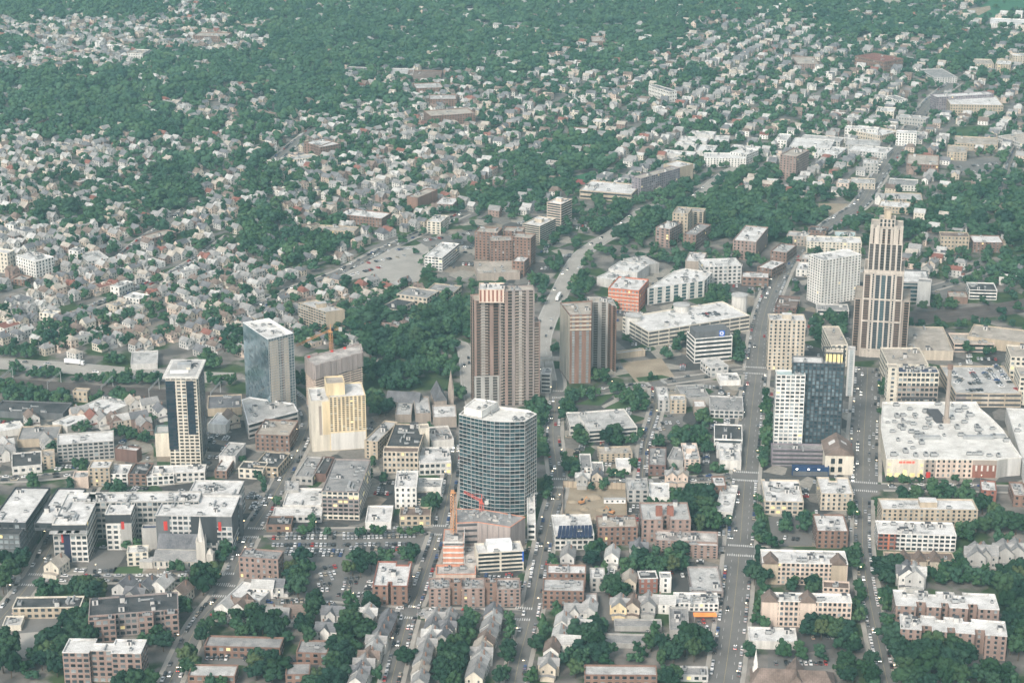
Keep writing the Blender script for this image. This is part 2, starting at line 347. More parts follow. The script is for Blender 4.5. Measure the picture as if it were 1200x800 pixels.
def rand_in(poly, rnd, marg=0.0):
    P = inset(poly, marg) if marg else poly
    xs, ys = [p[0] for p in P], [p[1] for p in P]
    for _ in range(20):
        p = (rnd.uniform(min(xs), max(xs)), rnd.uniform(min(ys), max(ys)))
        if inside(p, P) and inside(p, poly): return p
def rect(c, A, B, C, h=None, yb=None, ybB=None, d=None):
    """roof corners A front left, B front right, C a point of the back edge (crop pixels) -> world rectangle and height"""
    a, b = px(c, A), px(c, B)
    if h is None:
        o = CROPS[c]
        h = height_from(a, o[1] + yb / o[2]) if yb is not None else height_from(b, o[1] + ybB / o[2])
    wa, wb = Vector(G(*a, h)), Vector(G(*b, h)); u = (wb - wa); ln = u.length; u /= ln; v = Vector((-u.y, u.x))
    if d is None:
        wc = Vector(G(*px(c, C), h)); d = max(4.0, (wc - wa).dot(v))
    return [tuple(wa), tuple(wb), tuple(wb + v * d), tuple(wa + v * d)], h
def polyroof(c, pts, h=None, yb=None):
    a = px(c, pts[0])
    if h is None: h = height_from(a, CROPS[c][1] + yb / CROPS[c][2])
    return [G(*px(c, p), h) for p in pts], h
def notch(poly, front=(), back=()):
    """rectangle footprint with recesses (from, to, depth in metres) cut into its front and back walls"""
    q = [Vector(p) for p in poly]; u = q[1] - q[0]; v = (q[3] - q[0]).normalized(); out = [q[0]]
    for f0, f1, d in front: out += [q[0] + u * f0, q[0] + u * f0 + v * d, q[0] + u * f1 + v * d, q[0] + u * f1]
    out += [q[1], q[2]]
    for f0, f1, d in sorted(back, reverse=True): out += [q[3] + u * f1, q[3] + u * f1 - v * d, q[3] + u * f0 - v * d, q[3] + u * f0]
    out.append(q[3]); return [tuple(p) for p in out]
def b(c, name, label, A, B, C, wall='brick', roof='white', h=None, yb=None, ybB=None, d=None, short=None, group=None, cat='building', front=(), back=(), **kw):
    poly, hh = rect(c, A, B, C, h, yb, ybB, d)
    x = Bld(name, label, cat, poly[0], group, short); x.poly = poly; x.h = hh
    x.vol(notch(poly, front, back) if front or back else poly, 0, hh, wall, roof, **kw); x.done()
    return x
# ------------------------------------------------------------------ the ground
def ground_material():
    m = bpy.data.materials.new('town_ground'); m.use_nodes = True; nt = m.node_tree; N = nt.nodes; L = nt.links; b = N['Principled BSDF']; b.inputs['Roughness'].default_value = 1.0; b.inputs['Specular IOR Level'].default_value = .1
    tc = N.new('ShaderNodeTexCoord')
    def noise(s, d=4):
        n = N.new('ShaderNodeTexNoise'); n.inputs['Scale'].default_value = s; n.inputs['Detail'].default_value = d; L.new(tc.outputs['Object'], n.inputs['Vector']); return n.outputs['Fac']
    def ramp(f, a, b_):
        r = N.new('ShaderNodeMapRange'); r.inputs['From Min'].default_value = a; r.inputs['From Max'].default_value = b_; L.new(f, r.inputs['Value']); return r.outputs[0]
    def mix(f, a, b_):
        x = N.new('ShaderNodeMix'); x.data_type = 'RGBA'; L.new(f, x.inputs['Factor'])
        for s, v in (('A', a), ('B', b_)):
            if isinstance(v, tuple): x.inputs[s].default_value = lin(v)
            else: L.new(v, x.inputs[s])
        return x.outputs['Result']
    grass = mix(ramp(noise(.06), .35, .65), (.028, .055, .024), (.07, .105, .045))
    paved = mix(ramp(noise(.05), .35, .65), (.10, .097, .092), (.28, .255, .23))
    L.new(mix(ramp(noise(.028, 6), .45, .51), grass, paved), b.inputs['Base Color']); return m
MATS['ground'] = ground_material()
tag(link('ground', mesh_of('ground', [(-5000, -300, 0), (5000, -300, 0), (5000, 11000, 0), (-5000, 11000, 0)], [(0, 1, 2, 3)], M['ground'])), kind='structure')
def smooth(pts, step=6.0):
    P = [Vector(p) for p in pts]; P = [P[0] * 2 - P[1]] + P + [P[-1] * 2 - P[-2]]; out = []
    for i in range(1, len(P) - 2):
        n = max(1, int((P[i + 1] - P[i]).length / step))
        for k in range(n):
            t = k / n; a, b_, c, d = P[i - 1], P[i], P[i + 1], P[i + 2]
            out.append(.5 * ((2 * b_) + (c - a) * t + (2 * a - 5 * b_ + 4 * c - d) * t * t + (3 * b_ - a - 3 * c + d) * t ** 3))
    out.append(P[-2]); return out
def offset(line, o):
    out = []
    for i, p in enumerate(line):
        t = (line[min(i + 1, len(line) - 1)] - line[max(i - 1, 0)]).normalized(); out.append(p + Vector((t.y, -t.x)) * o)
    return out
ROADS = []   # name for labels, centre line, width, parked probability, moving cars per km, kind
def road(say, pts, w, park=.6, move=8, kind='street', surf='asphalt', walk=True, marks=True):
    line = smooth([G(*p) for p in pts]); ROADS.append(dict(say=say, line=line, w=w, park=park, move=move, kind=kind, surf=surf, walk=walk, marks=marks))
road('the wide avenue', [(838, 840), (848, 800), (859, 720), (867, 640), (873, 560), (881, 480), (886, 440), (893, 380), (908, 335), (930, 296), (975, 262), (1008, 240), (1022, 218), (1043, 186), (1068, 150), (1092, 118), (1120, 96)], 17, .75, 16)
road('the right hand street', [(1050, 840), (1040, 800), (1027, 740), (1017, 690), (1011, 640), (1011, 600), (1011, 576)], 10.5, .85, 14)
road('the plaza street by the mall', [(1011, 576), (1012, 520), (1015, 470), (1017, 430)], 20, .7, 60)
road('the centre street', [(598, 830), (608, 775), (622, 720), (634, 655), (645, 606), (654, 565), (648, 510), (651, 470), (652, 448), (648, 432)], 10.5, .5, 14)
road('the street past the house rows', [(446, 850), (459, 797), (478, 725), (490, 695), (503, 657), (516, 618), (526, 575), (531, 545), (536, 512)], 10, .8, 12)
road('the street past the church', [(180, 840), (200, 797), (231, 734), (266, 687), (291, 630), (312, 596), (331, 562), (356, 512), (361, 489), (346, 467), (320, 448), (290, 440)], 11, .6, 14)
road('the cross street below the church', [(-40, 684), (40, 679), (150, 678), (262, 678)], 9, .85, 6)
road('the cross street below the car park', [(262, 692), (330, 705), (400, 711), (480, 717), (545, 718), (612, 719)], 9, .6, 6)
road('the far left street', [(-60, 770), (-10, 735), (22, 700), (45, 668), (62, 636), (85, 600), (105, 570)], 12, .6, 10)
road('the street above the car park', [(297, 624), (360, 623), (430, 622), (514, 621)], 8, .4, 6)
road('the street behind the pit', [(655, 566), (720, 565), (800, 562), (874, 558)], 9, .6, 6)
road('the street below the mall', [(1011, 570), (1080, 571), (1150, 572), (1230, 574)], 9, .4, 8)
road('the short cross street', [(835, 641), (868, 645), (905, 645)], 9, .1, 4)
road('the street beside the library', [(752, 565), (757, 520), (768, 482), (769, 449)], 8, .8, 6)
road('the street above the park', [(655, 462), (700, 459), (768, 449), (835, 440), (884, 434)], 9, .4, 8)
road('the far left cross street', [(-30, 562), (40, 560), (100, 553), (140, 546)], 8, .6, 5)
road('the motorway', [(-80, 423), (0, 426), (78, 431), (150, 437), (215, 441), (270, 443)], 24, 0, 16, 'motorway', 'concrete_road', False)
road('the curving expressway', [(640, 446), (634, 410), (637, 387), (655, 345), (677, 304), (697, 287), (725, 270), (755, 247), (785, 238), (815, 232), (841, 211), (858, 200), (880, 188)], 17, 0, 22, 'motorway', 'concrete_road', False)
road('the expressway ramp', [(556, 480), (549, 450), (546, 420), (540, 403), (520, 398)], 12, 0, 30, 'motorway', 'concrete_road', False)
road('the diagonal road past the tan car park', [(300, 362), (345, 338), (400, 318), (455, 290), (500, 270), (545, 250)], 10, .5, 14)
road('the far shopping strip', [(300, 206), (325, 186), (350, 165), (372, 148)], 12, .8, 10)
road('the left diagonal street', [(40, 392), (69, 375), (137, 348), (194, 324), (235, 300), (270, 276)], 8, .7, 6)
road('the pale diagonal street', [(140, 305), (166, 283), (200, 260), (233, 236)], 12, .6, 6)
road('the road by the railway', [(1200, 306), (1160, 316), (1120, 330), (1085, 340)], 10, .3, 8)
road('the far right street', [(1172, 240), (1180, 205), (1192, 175), (1205, 160)], 9, .9, 6)
for r in ROADS:
    r['L'] = offset(r['line'], -r['w'] / 2); r['R'] = offset(r['line'], r['w'] / 2)
    for i in range(len(r['line']) - 1):
        occ_poly([r['L'][i], r['R'][i], r['R'][i + 1], r['L'][i + 1]], 2, 1.0)
def strip(mb, A, B_, z, mi=0):
    vs = [(p.x, p.y, z) for p in A] + [(p.x, p.y, z) for p in B_]; n = len(A)
    mb.add(vs, [(k, n + k, n + k + 1, k + 1) for k in range(n - 1)], mi)
for i, r in enumerate(ROADS):
    m = MB(); strip(m, r['L'], r['R'], .03 + .005 * i); tag(m.build('road', M[r['surf']]), kind='structure')
# pavements with a real kerb, left out where another road crosses
m = MB(); mk = MB()
for i, r in enumerate(ROADS):
    zt = .15
    if r['walk']:
        for sgn in (-1, 1):
            a, b_ = offset(r['line'], sgn * (r['w'] / 2)), offset(r['line'], sgn * (r['w'] / 2 + 2.6))
            for k in range(len(a) - 1):
                c = (a[k] + b_[k] + a[k + 1] + b_[k + 1]) / 4; e = offset(r['line'], sgn * (r['w'] / 2 + 3.6))[k]
                if any(o is not r and min((c - p).length for p in o['line'][::2]) < o['w'] / 2 + 3.2 for o in ROADS): continue
                q = [a[k], a[k + 1], b_[k + 1], b_[k]] if sgn < 0 else [a[k], b_[k], b_[k + 1], a[k + 1]]
                m.prism([(p.x, p.y) for p in q], 0, zt)
    if r['marks']:
        z = .17
        cl = smooth([tuple(p) for p in r['line']], 3.0)
        lanes = [0] if r['kind'] == 'street' else [-r['w'] / 4, r['w'] / 4]
        if r['w'] > 15 and r['kind'] == 'street': lanes = [-4.2, 0, 4.2]
        for off in lanes:
            ln = offset(cl, off)
            for k in range(len(ln) - 1):
                if off != 0 and k % 3: continue
                c = ln[k]
                if any(o is not r and min((c - p).length for p in o['line']) < o['w'] / 2 + 2 for o in ROADS): continue
                strip(mk, offset(ln[k:k + 2], -.09), offset(ln[k:k + 2], .09), z, 1 if off == 0 and r['kind'] == 'street' else 0)
        if r['kind'] == 'motorway':
            for off in (-r['w'] / 2 + .8, r['w'] / 2 - .8): strip(mk, offset(cl, off - .1), offset(cl, off + .1), z)
    # zebra crossings where two streets meet
    if r['kind'] == 'street':
        for o in ROADS:
            if o is r or o['kind'] != 'street': continue
            best = min(range(len(r['line'])), key=lambda k: min((r['line'][k] - p).length for p in o['line']))
            p = r['line'][best]; q = min(o['line'], key=lambda t: (t - p).length)
            if (p - q).length > 8 or best < 1 or best > len(r['line']) - 2: continue
            t = (r['line'][best + 1] - r['line'][best - 1]).normalized(); nrm = Vector((t.y, -t.x))
            for sg in (-1, 1):
                c = q + t * sg * (o['w'] / 2 + 2.5)
                for j in range(int(r['w'] / 1.3)):
                    w = c + nrm * (-r['w'] / 2 + .9 + j * 1.3); mk.add([tuple(w + t * 1.4 + nrm * .3) + (.2,), tuple(w + t * 1.4 - nrm * .3) + (.2,), tuple(w - t * 1.4 - nrm * .3) + (.2,), tuple(w - t * 1.4 + nrm * .3) + (.2,)], [(0, 1, 2, 3)])
tag(m.build('pavement', M['pavement']), kind='structure')
tag(mk.build('road_markings', [M['marking'], M['marking_yellow']]), kind='structure')
# open lots: car parks, lawns, bare earth
def lot(name, c, pts, mk_, z=.02, o=4):
    P = [G(*px(c, p)) for p in pts]
    if o: occ_poly(P, o)
    m = MB(); a = sum(P[k][0] * P[(k + 1) % len(P)][1] - P[(k + 1) % len(P)][0] * P[k][1] for k in range(len(P)))
    if a < 0: P = P[::-1]
    m.add([(x, y, z) for x, y in P], [tuple(range(len(P)))]); return tag(m.build(name, M[mk_]), kind='structure')
def yard_material():
    m = bpy.data.materials.new('yard'); m.use_nodes = True; nt = m.node_tree; N = nt.nodes; L = nt.links; b = N['Principled BSDF']; b.inputs['Roughness'].default_value = 1.0; b.inputs['Specular IOR Level'].default_value = .1
    tc = N.new('ShaderNodeTexCoord'); v = N.new('ShaderNodeTexVoronoi'); v.inputs['Scale'].default_value = .055; L.new(tc.outputs['Object'], v.inputs['Vector'])
    r = N.new('ShaderNodeValToRGB'); r.color_ramp.interpolation = 'CONSTANT'; sp = N.new('ShaderNodeSeparateColor'); L.new(v.outputs['Color'], sp.inputs['Color']); L.new(sp.outputs['Red'], r.inputs['Fac'])
    for k, (p, c) in enumerate(((0, (.10, .098, .094)), (.25, (.19, .18, .165)), (.45, (.30, .28, .245)), (.62, (.075, .075, .074)), (.8, (.05, .085, .04)), (.9, (.25, .215, .175)))):
        e = r.color_ramp.elements[k] if k < 2 else r.color_ramp.elements.new(p); e.position = p; e.color = lin(c)
    n = N.new('ShaderNodeTexNoise'); n.inputs['Scale'].default_value = .3; n.inputs['Detail'].default_value = 5; L.new(tc.outputs['Object'], n.inputs['Vector']); h = N.new('ShaderNodeHueSaturation'); mr = N.new('ShaderNodeMapRange'); mr.inputs['To Min'].default_value = .5; mr.inputs['To Max'].default_value = 1.5; L.new(n.outputs['Fac'], mr.inputs['Value']); L.new(mr.outputs[0], h.inputs['Value']); L.new(r.outputs['Color'], h.inputs['Color']); L.new(h.outputs['Color'], b.inputs['Base Color']); return m
MATS['yard'] = yard_material()
YARDS = [[(318, 600), (358, 506), (380, 470), (440, 462), (535, 500), (527, 590), (512, 616), (302, 618)], [(662, 464), (878, 444), (868, 554), (662, 557)], [(656, 574), (866, 572), (860, 636), (642, 640)], [(110, 575), (330, 548), (284, 622), (225, 640), (95, 630)], [(-10, 475), (180, 476), (180, 540), (100, 548), (-10, 552)], [(184, 474), (326, 470), (344, 510), (322, 552), (184, 553)], [(894, 446), (1000, 442), (1000, 640), (882, 640)], [(1030, 400), (1210, 400), (1210, 565), (1030, 564)], [(720, 300), (888, 300), (878, 428), (700, 444)], [(935, 305), (1056, 300), (1056, 420), (905, 430)], [(512, 625), (620, 620), (606, 712), (488, 708)], [(640, 650), (850, 655), (838, 720), (622, 715)], [(80, 640), (260, 640), (240, 672), (70, 672)]]
for k, y_ in enumerate(YARDS): lot('paved_yard', 'P', y_, 'yard', .008 + .001 * k, 0)
lot('car_park', 'P', [(311, 628), (512, 626), (498, 655), (486, 690), (480, 712), (335, 702), (330, 668), (334, 645)], 'asphalt', .024)
lot('car_park', 'A1', [(368, 300), (482, 300), (425, 392), (310, 392)], 'asphalt', .022)
lot('dirt_ground', 'A3', [(190, 62), (432, 72), (432, 195), (320, 205), (185, 180)], 'dirt', .022)
lot('lawn', 'B3', [(345, 412), (440, 362), (480, 415)], 'lawn', .024); lot('park_path', 'B3', [(335, 402), (428, 352), (440, 362), (345, 410)], 'pavement', .022)
lot('lawn', 'B3', [(235, 395), (340, 360), (400, 345), (330, 400)], 'lawn', .022)
lot('sports_field', 'B3', [(405, 240), (560, 222), (612, 295), (470, 318)], 'dirt', .022); lot('lawn', 'B3', [(465, 295), (560, 285), (603, 297), (478, 314)], 'lawn', .026)
lot('car_park', 'B3', [(530, 445), (640, 440), (640, 480), (525, 500)], 'asphalt', .022); lot('car_park', 'B3', [(600, 640), (640, 610), (640, 660), (560, 665)], 'asphalt_dark', .021)
lot('car_park', 'C2', [(290, 535), (440, 452), (600, 440), (580, 490), (470, 545), (330, 575)], 'concrete_road', .022)
lot('car_park', 'P', [(436, 322), (478, 292), (500, 282), (505, 305), (490, 330), (450, 335)], 'concrete_road', .021); lot('paved_yard', 'P', [(505, 276), (560, 256), (640, 252), (680, 258), (672, 296), (640, 335), (560, 335), (505, 318)], 'yard', .007, 16)
lot('car_park', 'C2', [(600, 420), (820, 385), (815, 420), (640, 445)], 'asphalt', .022); lot('car_park', 'C2', [(560, 700), (650, 640), (710, 640), (640, 720)], 'asphalt', .022)
lot('car_park', 'C4', [(680, 125), (870, 110), (875, 175), (690, 180)], 'asphalt', .022); lot('dirt_ground', 'C4', [(190, 282), (340, 285), (350, 335), (320, 355), (185, 320)], 'dirt', .022)
lot('car_park', 'A3', [(600, 380), (675, 375), (672, 455), (600, 455)], 'asphalt_dark', .022); lot('car_park', 'A3', [(670, 530), (772, 530), (772, 610), (665, 612)], 'asphalt', .022)
lot('car_park', 'A3', [(320, 465), (385, 460), (382, 560), (318, 560)], 'asphalt', .021); lot('car_park', 'A3', [(385, 585), (565, 588), (560, 612), (380, 608)], 'asphalt_dark', .021)
lot('car_park', 'A4', [(0, 175), (170, 178), (165, 285), (20, 285)], 'asphalt', .022); lot('car_park', 'A4', [(110, 610), (330, 610), (330, 655), (120, 690)], 'asphalt_dark', .022)
lot('car_park', 'A4', [(0, 700), (250, 705), (250, 745), (0, 760)], 'asphalt', .021); lot('car_park', 'C4', [(615, 595), (690, 590), (680, 650), (610, 655)], 'asphalt', .022)
lot('car_park', 'A1', [(0, 620), (225, 600), (215, 720), (50, 700)], 'pavement', .022); lot('car_park', 'A1', [(90, 560), (240, 555), (235, 605), (20, 620)], 'asphalt', .021)
lot('car_park', 'A1', [(760, 690), (950, 690), (950, 735), (755, 725)], 'asphalt', .021); lot('car_park', 'A2', [(90, 705), (250, 700), (230, 745), (80, 750)], 'asphalt_dark', .021)
lot('lawn', 'A1', [(150, 430), (400, 420), (395, 480), (140, 470)], 'lawn', .022); lot('lawn', 'A1', [(430, 365), (540, 362), (530, 398), (420, 398)], 'lawn', .022)
lot('sports_field', 'D4', [(985, 38), (1040, 0), (1260, -20), (1260, 40), (1040, 85), (970, 105)], 'sportsgreen', .022); lot('dirt_ground', 'D4', [(870, 55), (1040, 28), (1045, 45), (985, 75), (880, 70)], 'dirt', .024)
lot('sports_field', 'C3', [(225, 185), (290, 165), (350, 180), (300, 200)], 'sportsgreen', .022); lot('running_track', 'C3', [(200, 200), (230, 190), (290, 198), (270, 212), (205, 212)], 'track_red', .024)
lot('lawn', 'D4', [(850, 595), (1040, 590), (1040, 630), (880, 640)], 'lawn', .022); lot('lawn', 'A4', [(430, 440), (480, 440), (480, 520), (430, 520)], 'lawn', .022)
lot('lawn', 'B1', [(440, 470), (450, 470), (452, 476), (441, 476)], 'lawn', .022)
# the railway in its cutting: ballast bed, rails, catenary gantries
def railway(pts, w, ntr, lab):
    ln = smooth([G(*p) for p in pts]); m = MB(); strip(m, offset(ln, -w / 2), offset(ln, w / 2), .02); tag(m.build('railway_bed', M['ballast']), kind='structure')
    for i in range(len(ln) - 1): occ_poly([ln[i] + Vector((0, w / 2)), ln[i] - Vector((0, w / 2)), ln[i + 1] - Vector((0, w / 2)), ln[i + 1] + Vector((0, w / 2))], 2)
    m = MB()
    for t in range(ntr):
        o = -w / 2 + 3 + t * (w - 6) / max(1, ntr - 1)
        for s in (-.75, .75):
            a = offset(ln, o + s - .08); b_ = offset(ln, o + s + .08); strip(m, a, b_, .2)
    tag(m.build('rail_tracks', M['rail']), kind='structure'); return ln
rl1 = railway([(-60, 446), (0, 449), (60, 453), (120, 458), (190, 462), (290, 468), (340, 474)], 22, 4, 'left'); rl2 = railway([(1058, 372), (1090, 372), (1140, 367), (1200, 358), (1260, 346)], 30, 5, 'right')
def gantry(p, ang, w, label):
    r = link('railway_gantry', None, None, (p[0], p[1], 0), ang); tag(r, label, 'gantry', 'catenary gantries over the railway')
    for s in (-1, 1):
        m = MB(); m.bar((s * w / 2, 0, 0), (s * w / 2, 0, 9), .35, r2=.2); m.build('post', M['metal_grey'], r)
    m = MB(); m.bar((-w / 2, 0, 8.6), (w / 2, 0, 8.6), .16); m.bar((-w / 2, 0, 7.4), (w / 2, 0, 7.4), .16); n = 10
    for k in range(n): m.bar((-w / 2 + w * k / n, 0, 7.4 if k % 2 else 8.6), (-w / 2 + w * (k + 1) / n, 0, 8.6 if k % 2 else 7.4), .1)
    m.build('truss', M['metal_grey'], r)
for k, (gx, gy) in enumerate([(8, 449), (64, 454), (126, 459), (181, 462), (253, 466)]):
    p = G(gx, gy); i = min(range(len(rl1)), key=lambda j: (rl1[j] - Vector(p)).length); t = (rl1[min(i + 1, len(rl1) - 1)] - rl1[i - 1]).normalized()
    gantry(p, math.atan2(t.y, t.x) + math.pi / 2, 23, 'grey lattice gantry over the railway, %s' % ['first from the left edge', 'second from the left edge', 'third from the left edge', 'left of the striped tower', 'right of the striped tower'][k])
# ------------------------------------------------------------------ buildings, bottom left
AP, OF, SH, GA = 'apartment_building', 'office_building', 'shop_building', 'parking_garage'
x = b('A1', AP, 'six storey brick apartment block with white notched roof, nearest on the left', (233, 684), (528, 688), (272, 632), 'rosebrick', 'white', h=19, fl=6, win='pb', short='the bottom left brick block', rim='roof_white', front=((.34, .62, 2.5),), back=((.36, .6, 5),))
x = b('A1', AP, 'long dark roofed brick block with three projecting wings above the nearest brick block', (332, 548), (668, 522), (388, 478), 'mauve', 'dark', h=14, fl=4, win='pb', units=6, short='the three winged brick block')
q = [Vector(p) for p in x.poly]; u = (q[1] - q[0]); v = (q[3] - q[0]).normalized()
for f0, f1 in ((0, .3), (.55, .72), (.84, 1.0)):
    pts = [q[0] + u * f0 - v * 6, q[0] + u * f1 - v * 6, q[0] + u * f1 - v * .05, q[0] + u * f0 - v * .05]
    x.W = []; x.vol([tuple(p) for p in pts], 0, x.h - .05, 'rosebrick', 'dark', fl=4, win='pb', units=1); x.done()
b('A1', 'school', 'long low tan brick hall with black roof beside the bare car park', (45, 518), (300, 514), (88, 476), 'tan', 'dark', yb=560, fl=2, win='pw', units=5, short='the low tan hall', rim='wall_cream')
b('A1', SH, 'small white roofed shed below the long tan hall', (8, 585), (78, 583), (48, 547), 'cream', 'ltgrey', yb=606, fl=1, win='n', units=1)
# the church and its neighbours
def gable(root, base, az, w, d, he, hr, wall, roof, wins=0, over=.4, name_w='wall', loc=None, hip=0.0):
    """gabled volume: ridge along local y (length d), gable ends across x (width w)"""
    l = (loc or (0, 0)); m = MB(); hw, hd = w / 2, d / 2
    m.add([(-hw, -hd, 0), (hw, -hd, 0), (hw, hd, 0), (-hw, hd, 0), (-hw, -hd, he), (hw, -hd, he), (hw, hd, he), (-hw, hd, he), (0, -hd + hip, hr), (0, hd - hip, hr)],
          [(0, 1, 5, 8, 4) if not hip else (0, 1, 5, 4), (1, 2, 6, 5), (2, 3, 7, 9, 6) if not hip else (2, 3, 7, 6), (3, 0, 4, 7)])
    o1 = m.build(name_w, M['wall_' + wall], root, (l[0], l[1], 0), az)
    m = MB(); k = (hr - he) / hw; ew, e = hw + over, he - over * k; dd = hd + over; t = .18; rh = -dd + (hip + over if hip else 0)
    vs = [(-ew, -dd, e), (ew, -dd, e), (ew, dd, e), (-ew, dd, e), (0, rh, hr), (0, -rh, hr)]; fs = [(0, 4, 5, 3), (1, 2, 5, 4), (0, 3, 2, 1)]
    if hip: fs += [(0, 1, 4), (2, 3, 5)]
    else: fs += [(0, 1, 4), (2, 3, 5)]
    m.add([(a, b_, c + t) for a, b_, c in vs], fs); m.build('roof', M['roof_' + roof], root, (l[0], l[1], 0), az)
    return o1
def bldroot(name, label, cat, xy, short=None, group=None):
    o = link(name, None, None, (xy[0], xy[1], 0)); tag(o, label, cat, group); LABELS.add(label)
    if short: LAND.append((*proj(xy[0], xy[1], 5), short))
    return o
def wpanes(root, az, w, d, he, l=(0, 0), rows=2, mk='pane', ww=1.0, wh=1.5):
    """window parts round a gabled house: front gable end and both long sides that the photo can show"""
    ca, sa = math.cos(az), math.sin(az)
    R = lambda X, Y: (l[0] + X * ca - Y * sa, l[1] + X * sa + Y * ca)
    sp = []
    nx_ = max(1, int(w / 3)); ny = max(1, int(d / 3.4))
    for r in range(rows):
        z = he * (r + .55) / rows
        for i in range(nx_): sp.append((R(-w / 2 + w * (i + .5) / nx_, -d / 2 - .03), az, z))
        for sgn in (-1, 1):
            for i in range(ny): sp.append((R(sgn * (w / 2 + .03), -d / 2 + d * (i + .5) / ny), az + math.pi / 2, z))
    for p, a, z in sp: link('window', win_mesh(ww, wh, mk), root, (p[0], p[1], z), a)
az0 = math.radians(-3)
pc = G(*px('A1', (668, 352))); ch = bldroot('church', 'pale stone church with long grey roof and a tall white steeple', 'church', pc, 'the stone church')
ca, sa = math.cos(az0), math.sin(az0); RT = lambda X, Y: (X * ca - Y * sa, X * sa + Y * ca)
gable(ch, pc, az0 + math.pi / 2, 14, 25, 9, 15.5, 'stone', 'slate', loc=RT(0, 9)); occ_poly([(pc[0] - 21, pc[1] - 10), (pc[0] + 24, pc[1] - 10), (pc[0] + 24, pc[1] + 18), (pc[0] - 21, pc[1] + 18)], 1)
m = MB(); m.box((0, -2.5, 0), (27, 9, 5), az0); m.build('aisle', M['wall_stone'], ch)
m = MB(); m.add([(*RT(X, Y), Z) for X, Y, Z in [(-13.8, -7.4, 5), (13.8, -7.4, 5), (13.8, 2.2, 8.2), (-13.8, 2.2, 8.2)]], [(0, 1, 2, 3)]); m.build('aisle_roof', M['roof_grey'], ch)
for i in range(8): link('window', win_mesh(1.0, 2.4, 'pane'), ch, (*RT(-12 + i * 3.4, -7.05), 2.9), az0)
m = MB(); m.box((0, 0, 0), (5.4, 5.4, 17), az0)
for sx in (-2.2, 2.2):
    for sy in (-2.2, 2.2): m.cone((*RT(sx, sy), 17), .7, 4, 6)
m.build('tower', M['wall_stone'], ch, (*RT(15.5, -3), 0)); m = MB(); m.cone((0, 0, 17), 2.3, 16, 8); m.build('spire', M['wall_offwhite'], ch, (*RT(15.5, -3), 0))
m = MB(); m.box((0, 0, 0), (4, 5, 9), az0); m.cone((0, 0, 9), 2.8, 3.5, 4); m.build('turret', M['wall_stone'], ch, (*RT(20.6, -3), 0))
m = MB(); m.box((0, 0, 0), (8, 7, 4.2), az0); m.box((0, 0, 4.2), (8.4, 7.4, .3), az0, 1); m.build('porch', [M['wall_stone'], M['roof_ltgrey']], ch, (*RT(-17.8, -4), 0))
b('A1', 'mansion', 'cream square mansion with flat pale roof left of the stone church', (475, 312), (555, 308), (492, 284), 'cream', 'warmwhite', yb=362, fl=3, win='pw', units=1, short='the cream mansion')
# large white roofed apartment complex
x = Bld('apartment_complex', 'sprawling white roofed apartment complex round courtyards, charcoal and white walls', 'building', G(*px('A1', (190, 335))), None, 'the white roofed complex')
def comp(A, B_, C, h, fl, z0=0, **k):
    p, hh = rect('A1', A, B_, C, h); x.vol(p, z0, hh, fl=fl, **k); return p
p = comp((195, 205), (322, 204), (292, 86), 25, 7, wall='offwhite', roof='white', win='pb', units=10)
x.panel(p[0], p[1], 0, .45, .1, 21, 'wall_grey'); x.panel(p[0], p[1], .3, .5, .1, 21, 'wall_navy', o=.12); x.panel(p[0], p[1], 0, 1, 19, 24.4, 'wall_charcoal', o=.2); x.panel(p[0], p[1], .24, .3, 13, 20, 'wall_red', o=.22)
for s_ in range(4): x.box('terrace_canopy', tuple(Vector(p[0]) + (Vector(p[1]) - Vector(p[0])) * (.14 + .24 * s_) - Vector((0, 2.2))), (8, 4, .5), 0, 'roof_ltgrey', 20.5)
comp((318, 122), (745, 118), (330, 84), 25, 7, wall='grey', roof='white', win='pb', units=14)
p = comp((393, 167), (490, 166), (432, 112), 24, 7, wall='offwhite', roof='white', win='pb', units=4)
x.panel(p[0], p[1], 0, 1, 18, 23.5, 'wall_charcoal', o=.15); x.panel(p[0], p[1], .56, 1, .1, 18, 'wall_grey', o=.12); x.panel(p[0], p[1], .6, .72, 14, 19, 'wall_red', o=.2)
p = comp((583, 170), (868, 174), (625, 92), 24, 7, wall='ltgrey', roof='white', win='pb', units=8)
x.panel(p[0], p[1], 0, .18, .1, 23.4, 'wall_dkgrey', o=.12); x.panel(p[0], p[1], .1, .15, 14, 20, 'wall_red', o=.2); x.panel(p[0], p[1], .46, .8, 6, 23.4, 'wall_charcoal', o=.12); x.panel(p[0], p[1], .8, 1, 17, 23.4, 'wall_dkgrey', o=.14); x.panel(p[0], p[1], .82, .86, 14, 20, 'wall_red', o=.2); x.panel(p[1], p[2], 0, 1, 8, 23.4, 'wall_dkgrey', o=.12)
comp((530, 220), (586, 219), (545, 205), 14, 4, wall='grey', roof='blue', win='n', units=0)
comp((868, 132), (908, 130), (880, 92), 22, 7, wall='dkgrey', roof='white', win='pb', units=2)
x.done()
b('A1', AP, 'white roofed block round a brown courtyard behind the white roofed complex', (706, 88), (892, 92), (735, 38), 'ltgrey', 'white', h=20, fl=6, win='pb', units=8)
x = b('A1', AP, 'long dark teal and grey block running back at the left edge', (-70, 240), (72, 243), (215, 80), 'dkgrey', 'dark', h=20, fl=6, win='pb', units=10, winmat='pane_light', short='the long dark block')
q = [Vector(p) for p in x.poly]; u = (q[1] - q[0]).normalized(); v = (q[3] - q[0]).normalized()
x.W = []
